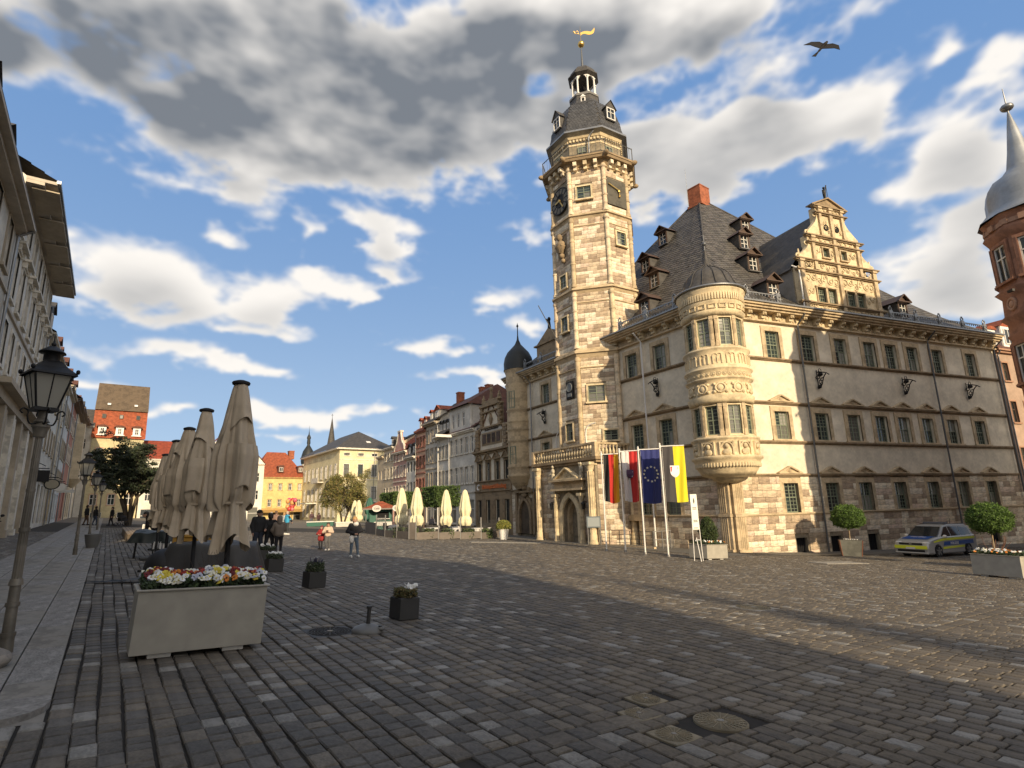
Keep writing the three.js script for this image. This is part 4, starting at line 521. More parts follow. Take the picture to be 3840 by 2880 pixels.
  for (const i of [0, 1, 2, 7, 3]) { const A = 3.3, f = faceInfo(A, i); for (const q of wins[i] || []) {
    const R = Math.hypot(f.mx, f.mz) - (q[1] > 25.5 ? 0.1 : q[1] > 19.8 ? 0.06 : 0), [x, y, w, h, k] = q;
    if (k === 'w') { const m = addWindow(tower, f.ry, x, y, R + 0.08, w, h, { cols: 2, rt: 2, rb: 2, mat: M.greenFrame, f: 0.06 }); const s = sh(new THREE.Mesh(surround(w, h, 0.13, 0.12, true), MT.relief)); s.name = 'surround'; m.add(s); }
    else if (k === 'clock') { const c = obj('clock_face', [cy(1.2, 1.2, 0.06, 0, 0, 0, 36).rotateX(Math.PI / 2)], M.black, tower); at(c, f.ry, x, y + h / 2, R + 0.1); obj('numeral_ring', [new THREE.TorusGeometry(1.13, 0.05, 5, 40).translate(0, 0, 0.07), new THREE.TorusGeometry(0.52, 0.05, 5, 30).translate(0, 0, 0.07), ...Array.from({ length: 12 }, (_, n) => bx(0.07, 0.4, 0.04, 0, 0.86, 0.08).rotateZ(n * TAU / 12))], M.iron, c); obj('numeral_field', Array.from({ length: 12 }, (_, n) => ext(poly([[-0.13, 0.62], [0.13, 0.62], [0.2, 1.06], [-0.2, 1.06]]), 0.02).translate(0, 0, 0.06).rotateZ((n + 0.5) * TAU / 12)), std([0.13, 0.115, 0.09], 0.7), c); obj('clock_hand', [bx(0.1, 0.9, 0.03, 0, 0.4, 0.13).rotateZ(-2.6), bx(0.14, 0.65, 0.03, 0, 0.28, 0.15).rotateZ(1.7), cy(0.12, 0.12, 0.1, 0, 0, 0, 12).rotateX(Math.PI / 2).translate(0, 0, 0.1)], M.brass, c); }
    else if (k === 'dial') { const c = obj('sundial', [bx(2.05, 2.35, 0.12, 0, 0, 0)], stone([0.105, 0.10, 0.085], { map: tGrime }), tower); at(c, f.ry, x, y + h / 2, R + 0.1); obj('dial_arm', [bx(1.2, 0.09, 0.06, -0.35, 0.42, 0.16, 0, 0, -0.32), bx(0.1, 0.6, 0.06, 0.2, 0.0, 0.16), sph(0.14, 0.2, 0.18, 0.16, 1, 1.2, 0.6), sph(0.1, 0.2, -0.3, 0.16)], M.gold, c); }
    else if (k === 'k') { const c = obj('small_clock', [bx(w, h, 0.1, 0, 0, 0)], M.black, tower); at(c, f.ry, x, y + h / 2, R + 0.14); obj('small_dial', [new THREE.TorusGeometry(0.33, 0.035, 5, 24).translate(0, 0.2, 0.07), cy(0.3, 0.3, 0.03, 0, 0, 0, 24).rotateX(Math.PI / 2).translate(0, 0.2, 0.04), bx(0.5, 0.28, 0.06, 0, -0.4, 0.06)], std([0.16, 0.17, 0.17], 0.5), c); }
    else { const c = obj('bust', [sph(0.26, 0, 1.75, 0.25, 1, 1.25, 1), cy(0.16, 0.16, 0.25, 0, 1.3, 0.2, 8), sph(0.5, 0, 1.1, 0.18, 1, 0.75, 0.6), cy(0.2, 0.48, 0.55, 0, 0.35, 0.18, 10), bx(0.9, 0.1, 0.5, 0, 0.92, 0.2), sph(0.25, 0.1, 0.1, 0.15), sph(0.2, 0.2, -0.35, 0.12), new THREE.TorusGeometry(0.35, 0.07, 5, 14).translate(0, 0.75, 0.3)], MT.trimD, tower); at(c, f.ry, x, y, R + 0.1); }
  } }
  // gallery
  obj('gallery_floor', [prism(3.3, 3.6, 30.35, 30.75), prism(3.95, 4.05, 30.75, 30.95), prism(4.1, 4.1, 30.95, 31.1)].flat(), MT.trimD, tower);
  const cb = uvm(merge([bx(0.3, 0.34, 0.66, 0, 0, 0.33), bx(0.28, 0.3, 0.4, 0, -0.3, 0.2)]));
  for (let i = 0; i < 8; i++) { const f = faceInfo(3.2, i), R = Math.hypot(f.mx, f.mz), n = 3; for (let k = 0; k < n; k++) { const m = sh(new THREE.Mesh(cb, k % 2 ? MT.relief : stoneMats[1])); m.name = 'gallery_corbel'; at(m, f.ry, (k - 1) * f.w * 0.3, 30.5, R); tower.add(m); } const p = ringP(3.75)[i]; const g = obj('gargoyle', [sph(0.22, 0, 0, 0.3, 1, 1, 1.6), bx(0.3, 0.3, 0.9, 0, 0, -0.1)], MT.trimD, tower); g.position.set(p[0], 30.95, p[1]); g.rotation.y = Math.atan2(p[0], p[1]); }
  for (let i = 0; i < 8; i++) { const f = faceInfo(3.95, i), R = Math.hypot(f.mx, f.mz), g = [bx(f.w, 0.05, 0.05, 0, 1.2, 0), bx(f.w, 0.04, 0.04, 0, 0.12, 0)]; for (let k = 0; k <= 9; k++) g.push(cy(k % 9 ? 0.014 : 0.035, k % 9 ? 0.014 : 0.035, 1.25, -f.w / 2 + f.w * k / 9, 0, 0, 5)); const m = obj('gallery_railing', g, M.ironGrey, tower); at(m, f.ry, 0, 31.1, R); }
  obj('dentil_band', [prism(3.02, 3.02, 32.7, 32.85), prism(3.06, 3.2, 33.35, 33.6)].flat(), MT.relief, tower);
  for (let i = 0; i < 8; i++) { const f = faceInfo(2.98, i), R = Math.hypot(f.mx, f.mz), g = []; for (let k = 0; k < 9; k++) g.push(bx(0.14, 0.2, 0.14, -f.w / 2 + f.w * (k + 0.5) / 9, 0, 0)); const m = obj('dentil_row', g, MT.relief, tower); at(m, f.ry, 0, 33.15, R + 0.05); if (i === 1 || i === 0 || i === 2) addWindow(tower, f.ry, -0.2, 31.35, R + 0.05, 0.75, 1.15, { cols: 2, rt: 1, rb: 2, mat: M.greenFrame }); }
  // dome
  const dome = [[3.55, 33.65], [3.55, 33.8], [3.35, 33.95], [3.18, 34.5], [3.08, 35.2], [2.75, 36.3], [2.35, 37.2], [1.85, 37.75], [1.45, 38.05], [1.33, 38.5], [1.3, 38.95]];
  obj('eaves', prism(3.1, 3.55, 33.55, 33.7).concat(prism(3.6, 3.6, 33.7, 33.85)), M.zinc, tower);
  const dg = []; for (let k = 1; k < dome.length - 1; k++) dg.push(...prism(dome[k][0], dome[k + 1][0], dome[k][1], dome[k + 1][1]).slice(0, 8)); const dm = obj('dome', dg, M.slate, tower);
  { const mats = [], m4 = new THREE.Matrix4(), cols = []; // slates of the dome
    for (let k = 2; k < dome.length - 2; k++) for (let i = 0; i < 8; i++) { const a = ringP(dome[k][0]), b = ringP(dome[k + 1][0]), j = (i + 1) % 8, y0 = dome[k][1], y1 = dome[k + 1][1]; const A = new THREE.Vector3(a[i][0], y0, a[i][1]), B = new THREE.Vector3(a[j][0], y0, a[j][1]), C = new THREE.Vector3(b[j][0], y1, b[j][1]), D = new THREE.Vector3(b[i][0], y1, b[i][1]); const ex = B.clone().sub(A).normalize(), n = ex.clone().cross(D.clone().add(C).sub(A).sub(B)).normalize(); if (n.x * (A.x + B.x) + n.z * (A.z + B.z) < 0) n.negate(); const ey = n.clone().cross(ex); if (ey.y < 0) ey.negate(); const H = C.clone().sub(A).dot(ey);
      for (let y = 0.08; y < H; y += 0.2) { const t = y / H, p = A.clone().lerp(D, t), q = B.clone().lerp(C, t), L = p.distanceTo(q); for (let x = 0.13 + ((y * 5 | 0) % 2) * 0.12; x < L - 0.08; x += 0.26) { const o = p.clone().lerp(q, x / L).addScaledVector(n, 0.02), ty = ey.clone().addScaledVector(n, -0.06).normalize(); m4.makeBasis(ex, ty, ex.clone().cross(ty)).setPosition(o); mats.push(m4.clone()); cols.push(rr(0.75, 1.3)); } } }
    const s = poly([[-0.12, 0.14], [0.12, 0.14], [0.125, -0.05], [0.05, -0.12], [-0.06, -0.12], [-0.125, -0.04]]); const im = sh(new THREE.InstancedMesh(clean(ext(s, 0.01)), std([0.06, 0.06, 0.062], 0.5), mats.length)); im.name = 'dome_slates'; im.userData.kind = 'stuff'; const c = new THREE.Color(); mats.forEach((m, i) => { im.setMatrixAt(i, m); im.setColorAt(i, c.setRGB(cols[i], cols[i], cols[i])); }); tower.add(im); }
  for (const i of [0, 2, 4, 6]) { const f = faceInfo(2.7, i), R = Math.hypot(f.mx, f.mz); const d = obj('dormer', [bx(0.08, 1.1, 0.12, -0.42, 0.1, 0.35), bx(0.08, 1.1, 0.12, 0.42, 0.1, 0.35), bx(0.9, 0.08, 0.14, 0, -0.42, 0.35), bx(0.9, 0.08, 0.12, 0, 0.62, 0.35)], M.white, tower); at(d, f.ry, 0, 35.5, R + 0.25); obj('dormer_roof', [face([0, 1.45, 0.5], [-0.62, 0.6, 0.5], [-0.62, 0.6, -0.9], [0, 1.45, -1.3]), face([0, 1.45, 0.5], [0.62, 0.6, 0.5], [0.62, 0.6, -0.9], [0, 1.45, -1.3]), T(ext(poly([[-0.56, 0.62], [0.56, 0.62], [0, 1.4]]), 0.05), 0, 0, 0.35), bx(0.06, 1.2, 0.9, -0.46, 0.1, -0.1), bx(0.06, 1.2, 0.9, 0.46, 0.1, -0.1)], M.slate, d); obj('window', [bx(0.05, 1.0, 0.05, 0, 0.1, 0.36), bx(0.8, 0.05, 0.05, 0, 0.25, 0.36)], M.whiteWood, d); obj('pane', [bx(0.8, 1.0, 0.02, 0, 0.1, 0.32)], M.glass, d); }
  // lantern
  obj('lantern_base', [prism(1.3, 1.22, 38.6, 38.95), prism(1.36, 1.36, 38.95, 39.15), prism(1.15, 1.15, 39.15, 39.35)].flat(), std([0.20, 0.20, 0.20], 0.6, { map: tGrime }), tower);
  { const f = faceInfo(1.3, 1), d = obj('roof_hatch', [bx(0.42, 0.5, 0.16, 0, 0, 0), T(ext(poly([[-0.26, 0.25], [0.26, 0.25], [0, 0.5]]), 0.2), 0, 0, -0.05)], M.white, tower); at(d, f.ry, 0, 38.35, Math.hypot(f.mx, f.mz) + 0.06); obj('hatch_opening', [bx(0.22, 0.3, 0.02, 0, 0, 0.09)], M.dark, d); }
  const lp = ringP(1.02); for (let i = 0; i < 8; i++) { const c = obj('lantern_column', [cy(0.085, 0.075, 1.7, 0, 0, 0, 8), bx(0.22, 0.12, 0.22, 0, 0.06, 0), bx(0.2, 0.1, 0.2, 0, 1.66, 0)], M.white, tower); c.position.set(lp[i][0], 39.35, lp[i][1]); }
  for (let i = 0; i < 8; i++) { const f = faceInfo(1.02, i), R = Math.hypot(f.mx, f.mz), s = new THREE.Shape(); s.moveTo(-f.w / 2, 0); s.lineTo(-f.w / 2, 0.55); s.lineTo(f.w / 2, 0.55); s.lineTo(f.w / 2, 0); s.lineTo(f.w * 0.36, 0); s.absarc(0, 0, f.w * 0.36, 0, Math.PI, false); const m = obj('lantern_arch', [ext(s, 0.12)], M.white, tower); at(m, f.ry, 0, 40.9, R - 0.06); }
  obj('bell', [lathe([[0.42, 0], [0.36, 0.12], [0.25, 0.4], [0.18, 0.6], [0.01, 0.66]], 16), new THREE.TorusGeometry(0.45, 0.03, 5, 16).rotateX(Math.PI / 2).translate(0, -0.1, 0), ...[-0.5, 0.5].map(x => cy(0.03, 0.03, 1.0, x, -0.9, 0, 5))], M.iron, tower).position.set(0, 40.1, 0);
  const lr = [[1.38, 41.4], [1.38, 41.5], [1.2, 41.62], [1.12, 41.95], [0.85, 42.35], [0.45, 42.62], [0.16, 42.75]], lg = []; for (let k = 0; k < lr.length - 1; k++) lg.push(...prism(lr[k][0], lr[k + 1][0], lr[k][1], lr[k + 1][1]).slice(0, 8)); obj('lantern_roof', [...lg, ...prism(1.1, 1.38, 41.2, 41.4)], M.slate, tower);
  const sp = obj('spire', [cy(0.14, 0.05, 2.4, 0, 42.7, 0, 8), cy(0.2, 0.12, 0.25, 0, 42.65, 0, 8)], M.lead, tower);
  obj('golden_ball', [sph(0.32, 0, 45.45, 0, 1, 1, 1, 20, 14)], M.gold, sp); obj('vane_rod', [cy(0.025, 0.012, 1.8, 0, 45.7, 0, 6)], M.gold, sp);
  { const f = new THREE.Shape(); f.moveTo(0, 0); f.quadraticCurveTo(0.5, 0.35, 1.0, 0.2); f.quadraticCurveTo(1.25, 0.45, 1.4, 0.72); f.quadraticCurveTo(1.45, 0.4, 1.25, 0.05); f.quadraticCurveTo(0.9, -0.25, 0.5, -0.1); f.quadraticCurveTo(0.2, -0.05, 0, -0.35); const v = obj('weather_vane', [ext(f, 0.03), new THREE.TorusGeometry(0.14, 0.03, 5, 12).translate(-0.3, 0, 0), new THREE.TorusGeometry(0.1, 0.03, 5, 12).translate(-0.6, 0.02, 0), bx(0.5, 0.04, 0.03, -0.3, -0.14, 0)], M.gold, sp); v.position.y = 46.75; v.rotation.y = 1.15; }
  obj('antenna', [rod([-1.25, 39.2, 0.5], [-1.35, 40.4, 0.6], 0.02), rod([-1.0, 39.3, 0.4], [-1.3, 39.2, 0.52], 0.02)], M.zinc, tower); obj('downpipe', [tube([[2.95, 33.6, 1.75], [2.6, 33.2, 1.95], [2.55, 32.6, 2.0], [2.55, 31.2, 2.0]], 0.07, 6, 16)], M.zinc, tower);
  obj('flag_pole_bracket', [rod([-0.6, 15.4, 3.5], [-2.0, 19.2, 4.6], 0.035)], M.ironGrey, tower);
  // entrance porch with balcony, in front of the left face
  const zP = 4.03, u2x = u => 12.17 - u; // local x = 12.17 - u, front at offset 3
  const po = (n, g, mat, ry) => obj(n, g, mat, tower);
  const aX = u2x(11.72), s = poly([[u2x(15.9), -0.6], [u2x(8.7), -0.6], [u2x(8.7), 5.9], [u2x(15.9), 5.9]]); { const p = new THREE.Path(); p.moveTo(aX - 0.95, -0.6); p.lineTo(aX - 0.95, 2.1); p.quadraticCurveTo(aX - 0.9, 3.1, aX, 3.5); p.quadraticCurveTo(aX + 0.9, 3.1, aX + 0.95, 2.1); p.lineTo(aX + 0.95, -0.6); s.holes.push(p); }
  po('porch_wall', [ext(s, 0.9).translate(0, 0, zP - 0.9), bx(0.8, 6.5, 4.2, u2x(9.1), 2.65, zP - 2.9), bx(0.8, 6.5, 4.2, u2x(15.5), 2.65, zP - 2.9)], M.mortar);
  { const it = []; const hs = [[aX - 1.35, aX + 1.35, -1, 3.9], [aX - 1.9, aX + 1.9, 3.7, 5.6]]; for (const b of courses(u2x(15.8), u2x(8.8), 0.1, 5.7, [0.3, 0.4], [0.4, 0.9], hs)) it.push([0, b[0], b[1], zP - 0.02, b[2], b[3]]); for (const b of courses(-zP + 0.2, -0.9, 0.1, 5.7, [0.3, 0.4], [0.4, 0.9], [])) it.push([Math.PI / 2, b[0], b[1], u2x(8.7) - 0.02, b[2], b[3]]);
    const g = it.map(([ry, x, y, z, w, h]) => tint(blockG.clone().scale(w, h, 0.12).translate(x, y, z).rotateY(ry), pick(stoneTones).map(c => c * 0.82))); const m = obj('porch_blocks', merge(g), stoneVC, tower); m.userData.kind = 'stuff'; }
  const colm = (x, z, h, r, mat) => { const c = po('column', [cy(r * 1.5, r * 1.4, 0.5, 0, 0, 0, 12), cy(r * 1.25, r * 1.15, 0.5, 0, 0.5, 0, 12), cy(r, r * 0.85, h - 1.6, 0, 1.0, 0, 12), cy(r * 0.9, r * 1.4, 0.35, 0, h - 0.6, 0, 12), bx(r * 3, 0.2, r * 3, 0, h - 0.15, 0), ...Array.from({ length: 10 }, (_, k) => cy(0.025, 0.025, h - 1.8, Math.sin(k * TAU / 10) * r * 0.95, 1.1, Math.cos(k * TAU / 10) * r * 0.95, 4))], mat || MT.relief); c.position.set(x, -0.1, z); return c; };
  colm(u2x(15.5), zP + 0.25, 6.0, 0.24); colm(u2x(8.95), zP + 0.25, 6.0, 0.24); colm(aX - 1.55, zP + 0.2, 3.9, 0.17); colm(aX + 1.55, zP + 0.2, 3.9, 0.17); colm(u2x(8.4), 0.9, 6.0, 0.24);
  { const ar = new THREE.Shape(); ar.moveTo(-1.3, -0.5); ar.lineTo(-1.3, 2.15); ar.quadraticCurveTo(-1.2, 3.4, 0, 3.85); ar.quadraticCurveTo(1.2, 3.4, 1.3, 2.15); ar.lineTo(1.3, -0.5); ar.lineTo(0.95, -0.5); ar.lineTo(0.95, 2.1); ar.quadraticCurveTo(0.9, 3.1, 0, 3.5); ar.quadraticCurveTo(-0.9, 3.1, -0.95, 2.1); ar.lineTo(-0.95, -0.5); po('portal_arch', [ext(ar, 0.14, 0.03).translate(aX, 0, zP)], MT.relief); const in2 = po('portal_reveal', [ext(ar, 0.4).scale(0.82, 0.9, 1).translate(aX, 0, zP - 0.75)], MT.trim);
    po('entrance_door', [bx(2.0, 4.0, 0.1, aX, 1.5, zP - 0.85), bx(0.08, 3.4, 0.14, aX, 1.4, zP - 0.83), ...[0.4, 1.3, 2.2].flatMap(y => [bx(0.5, 0.7, 0.14, aX - 0.4, y, zP - 0.82), bx(0.5, 0.7, 0.14, aX + 0.4, y, zP - 0.82)])], M.oak);
    po('portal_entablature', [bx(3.9, 0.16, 0.5, aX, 4.05, zP + 0.22), bx(3.5, 0.5, 0.2, aX, 4.4, zP + 0.06), bx(4.1, 0.14, 0.55, aX, 4.72, zP + 0.24), ...Array.from({ length: 16 }, (_, k) => bx(0.1, 0.1, 0.14, aX - 1.6 + k * 0.213, 4.6, zP + 0.3))], MT.trim); const pd = po('portal_pediment', [pedGeo(3.0, 0.8, 0.45)], MT.relief); pd.position.set(aX, 4.8, zP + 0.02);
    for (const sx of [-1, 1]) { const f = po('stone_figure', [cy(0.16, 0.13, 0.5, 0, 0, 0, 8), sph(0.17, 0, 0.68, 0, 1, 1.3, 0.8), sph(0.11, 0, 1.02, 0, 1, 1.15, 1), rod([0.14, 0.8, 0], [0.28 * sx, 0.45, 0.1], 0.05), rod([-0.14, 0.8, 0], [-0.2, 1.1 * (sx > 0 ? 1 : 0.6), 0.05], 0.05)], std([0.62, 0.56, 0.44], 0.9, { map: tGrime })); f.position.set(aX + sx * 1.75, 4.8, zP + 0.25); }
    for (const sx of [-1, 1]) { const l = po('portal_lantern', [cy(0.1, 0.15, 0.4, 0, 0, 0, 6), cy(0.2, 0.03, 0.18, 0, 0.4, 0, 6), rod([0, 0.55, 0], [0, 0.5, -0.35], 0.025)], M.iron); l.position.set(aX + sx * 1.95, 2.6, zP + 0.35); } }
  po('entrance_step', [bx(3.6, 0.3, 1.0, aX, 0.1, zP + 0.2), bx(4.2, 0.3, 1.5, aX, -0.08, zP + 0.4)], MT.trim);
  po('balcony_floor', [bx(8.2, 0.22, 5.0, u2x(12.3), 6.12, zP - 2.2), bx(7.9, 0.2, 4.8, u2x(12.3), 5.92, zP - 2.25)], MT.trimD);
  const bal = uvm(clean(lathe([[0.09, 0], [0.09, 0.08], [0.05, 0.12], [0.11, 0.3], [0.1, 0.4], [0.045, 0.62], [0.04, 0.75], [0.09, 0.8], [0.09, 0.86]], 8)));
  const balu = (x, z) => { const m = sh(new THREE.Mesh(bal, MT.relief)); m.name = 'baluster'; m.position.set(x, 6.24, z); tower.add(m); };
  for (let x = u2x(16.0); x < u2x(8.6); x += 0.33) balu(x, zP + 0.12); for (let z = zP - 0.25; z > 0.2; z -= 0.33) { balu(u2x(8.42), z); balu(u2x(16.2), z); }
  po('balustrade_rail', [bx(8.1, 0.14, 0.3, u2x(12.3), 7.16, zP + 0.12), bx(0.3, 0.14, 4.6, u2x(8.42), 7.16, zP - 2.3), bx(0.3, 0.14, 4.6, u2x(16.2), 7.16, zP - 2.3), bx(0.34, 0.9, 0.34, u2x(8.42), 6.66, zP + 0.12), bx(0.34, 0.9, 0.34, u2x(16.2), 6.66, zP + 0.12)], MT.trim);
  for (const x of [u2x(14.4), u2x(10.6)]) po('balcony_light', [tube([[x, 7.2, zP - 0.9], [x, 8.3, zP - 0.9], [x + 0.2, 8.7, zP - 1.0], [x + 0.8, 8.85, zP - 1.2]], 0.05, 6, 16)], M.white);
}
// ---------------------------------------------------------------- houses
function roofCourses(x0, x1, y0, z0, y1, z1, n) { const g = []; for (let i = 0; i < n; i++) { const a = i / n, b = (i + 1) / n, ya = mix(y0, y1, a), yb = mix(y0, y1, b), za = mix(z0, z1, a), zb = mix(z0, z1, b); g.push(face([x0, ya + 0.05, za], [x1, ya + 0.05, za], [x1, yb - 0.01, zb], [x0, yb - 0.01, zb]), face([x0, ya - 0.01, za], [x1, ya - 0.01, za], [x1, ya + 0.05, za], [x0, ya + 0.05, za])); } return g; }
const MH2 = { cream: plaster([0.66, 0.58, 0.36]), grey: plaster([0.76, 0.73, 0.66]), greyD: plaster([0.66, 0.62, 0.54]), pink: plaster([0.66, 0.40, 0.34]), peach: plaster([0.70, 0.45, 0.31]), beige: plaster([0.68, 0.58, 0.42]), white: plaster([0.82, 0.79, 0.71]), yellow: plaster([0.78, 0.60, 0.27]), paleYellow: plaster([0.80, 0.72, 0.46]), red: plaster([0.46, 0.20, 0.15]), blue: plaster([0.70, 0.72, 0.71]), orange: plaster([0.62, 0.16, 0.055]), redStone: stone([0.34, 0.17, 0.11], { map: tGrime }), redPl: plaster([0.46, 0.27, 0.18]), trimW: std([0.78, 0.75, 0.68], 0.85, { map: tGrime }), trimB: stone([0.50, 0.43, 0.33], { map: tMottle }) };
// house: local x along the front, y up, z towards the street; o.rows: [y, h, n, w, from?, to?]
function house(o) {
  const w = o.w, x0 = -w / 2, x1 = w / 2, y0 = o.y0 ?? -1.5, hs = thing(o.name || 'town_house', o.label, o.cat || 'house', o.pos, o.ry, o.group), holes = [], wl = [];
  for (const [y, h, n, ww, a = x0, b = x1, k] of o.rows) for (let i = 0; i < n; i++) { const c = a + (b - a) * (i + 0.5) / n; holes.push([c - ww / 2, c + ww / 2, y, y + h]); wl.push([c, y, ww, h, k]); }
  const dp = o.depth || 9;
  obj('wall', [wallGeo(x0, x1, y0, o.eave, holes, 0.3), bx(w - 0.02, o.eave - y0 - 0.1, dp - 0.5, 0, (o.eave + y0) / 2 - 0.05, -dp / 2 - 0.2)], o.mat, hs);
  wl.forEach(([c, y, ww, h, k]) => { const m = addWindow(hs, 0, c, y, k === 'shop' ? -0.15 : -0.13, ww, h, { cols: k === 'shop' ? 1 : 2, tr: h > 1.2 ? 0.62 : 0, mat: o.frame || M.white, onePane: true, f: 0.08, glass: o.glass, name: k === 'shop' ? 'shop_window' : 'window' }); if (o.trim && k !== 'shop') { const s = sh(new THREE.Mesh(surround(ww, h, o.tb || 0.13, 0.05, true), o.trim)); s.name = 'surround'; s.position.z = 0.13; m.add(s); if (o.hood && o.hood.includes(y)) { const p = sh(new THREE.Mesh(uvm(merge([bx(ww + 0.6, 0.12, 0.34, 0, h + 0.35, 0.17), bx(ww + 0.4, 0.2, 0.12, 0, h + 0.22, 0.06), bx(0.12, 0.3, 0.2, -ww / 2 - 0.15, h + 0.15, 0.1), bx(0.12, 0.3, 0.2, ww / 2 + 0.15, h + 0.15, 0.1)])), o.trim)); p.name = 'window_hood'; p.position.z = 0.13; m.add(p); } } });
  const cm = o.corn || o.trim || o.mat, ov = o.over || 0.4; if (o.roof !== 'none') obj('cornice', [bx(w + 0.04, 0.16, ov * 0.6, 0, o.eave - 0.22, ov * 0.3), bx(w + 0.06, 0.14, ov, 0, o.eave - 0.07, ov * 0.5)], cm, hs);
  for (const y of o.bands || []) obj('string_course', [bx(w + 0.02, 0.14, 0.1, 0, y, 0.05)], cm, hs);
  const rh = o.rh || 4, rm = o.rmat || M.tileBrown, rd = o.rd || dp / 2, n = Math.max(6, Math.round(rh / 0.3));
  if (o.roof === 'side') { obj('roof', [roofCourses(x0 - 0.1, x1 + 0.1, o.eave, ov, o.eave + rh, -rd, n), face([x0 - 0.1, o.eave + rh, -rd], [x1 + 0.1, o.eave + rh, -rd], [x1 + 0.1, o.eave, -2 * rd], [x0 - 0.1, o.eave, -2 * rd])], rm, hs); obj('gable_end', [face([x0, o.eave, 0], [x0, o.eave + rh, -rd], [x0, o.eave, -2 * rd]), face([x1, o.eave, 0], [x1, o.eave + rh, -rd], [x1, o.eave, -2 * rd])], o.side || o.mat, hs); }
  else if (o.roof === 'hip') { const i = o.hipIn ?? rd * 0.9, yr = o.eave + rh; obj('roof', [face([x0 - 0.3, o.eave, ov], [x1 + 0.3, o.eave, ov], [x1 - i, yr, -rd], [x0 + i, yr, -rd]), face([x0 - 0.3, o.eave, ov], [x0 + i, yr, -rd], [x0 - 0.3, o.eave, -2 * rd]), face([x1 + 0.3, o.eave, ov], [x1 - i, yr, -rd], [x1 + 0.3, o.eave, -2 * rd]), face([x0 - 0.3, o.eave, -2 * rd], [x0 + i, yr, -rd], [x1 - i, yr, -rd], [x1 + 0.3, o.eave, -2 * rd])], rm, hs); }
  else if (o.roof === 'gable') { obj('gable', [ext(poly([[x0, o.eave], [x1, o.eave], [0, o.eave + rh]]), 0.3).translate(0, 0, -0.3)], o.mat, hs); obj('roof', [face([x0 - 0.3, o.eave - 0.15, 0.2], [0, o.eave + rh + 0.1, 0.2], [0, o.eave + rh + 0.1, -dp], [x0 - 0.3, o.eave - 0.15, -dp]), face([x1 + 0.3, o.eave - 0.15, 0.2], [0, o.eave + rh + 0.1, 0.2], [0, o.eave + rh + 0.1, -dp], [x1 + 0.3, o.eave - 0.15, -dp])], rm, hs); }
  for (const [x, y, dw, dh, dz = -0.9, kind] of o.dormers || []) { const d = obj('dormer', [bx(dw, dh, 0.12, 0, dh / 2, 0), bx(0.08, dh, 1.6, -dw / 2, dh / 2, -0.8), bx(0.08, dh, 1.6, dw / 2, dh / 2, -0.8)], o.dmat || M.slate, hs); d.position.set(x, y, dz); obj('dormer_roof', kind === 'arch' ? [new THREE.CylinderGeometry(dw * 0.62, dw * 0.62, 1.7, 12, 1, false, 0, Math.PI).rotateX(Math.PI / 2).rotateZ(Math.PI / 2).scale(1, 0.5, 1).translate(0, dh, -0.7)] : [face([-dw * 0.65, dh, 0.25], [0, dh + dw * 0.45, 0.25], [0, dh + dw * 0.45, -2], [-dw * 0.65, dh, -2]), face([dw * 0.65, dh, 0.25], [0, dh + dw * 0.45, 0.25], [0, dh + dw * 0.45, -2], [dw * 0.65, dh, -2]), ext(poly([[-dw * 0.6, dh], [dw * 0.6, dh], [0, dh + dw * 0.43]]), 0.08)], o.drmat || rm, d); addWindow(d, 0, 0, dh * 0.14, 0.1, dw * 0.66, dh * 0.74, { cols: 2, tr: 0, mat: o.dframe || M.white, onePane: true }); }
  for (const [x, y, z, cw, ch] of o.chimneys || []) { const c = obj('chimney', [bx(cw, ch, cw * 1.3, 0, ch / 2, 0), bx(cw + 0.12, 0.12, cw * 1.3 + 0.12, 0, ch - 0.1, 0)], M.brickRed, hs); c.position.set(x, y, z); }
  for (const x of o.pipes || []) obj('downpipe', [cy(0.06, 0.06, o.eave - y0 - 0.6, x, y0 + 0.1, 0.12, 7), rod([x, o.eave - 0.5, 0.12], [x, o.eave - 0.1, ov], 0.06)], o.pmat || M.zinc, hs);
  return hs;
}
const onL = (u, off = 0) => [KC.x + HL.x * u - 0.85429 * off, KC.y, KC.z + HL.y * u + 0.5198 * off];
const GR = 'houses in the row beyond the town hall', GLft = 'houses along the left street', GE = 'houses closing the far side of the square';
const lrow = (u0, u1, o) => house({ w: u1 - u0, pos: onL((u0 + u1) / 2), ry: RYL, group: GR, ...o });
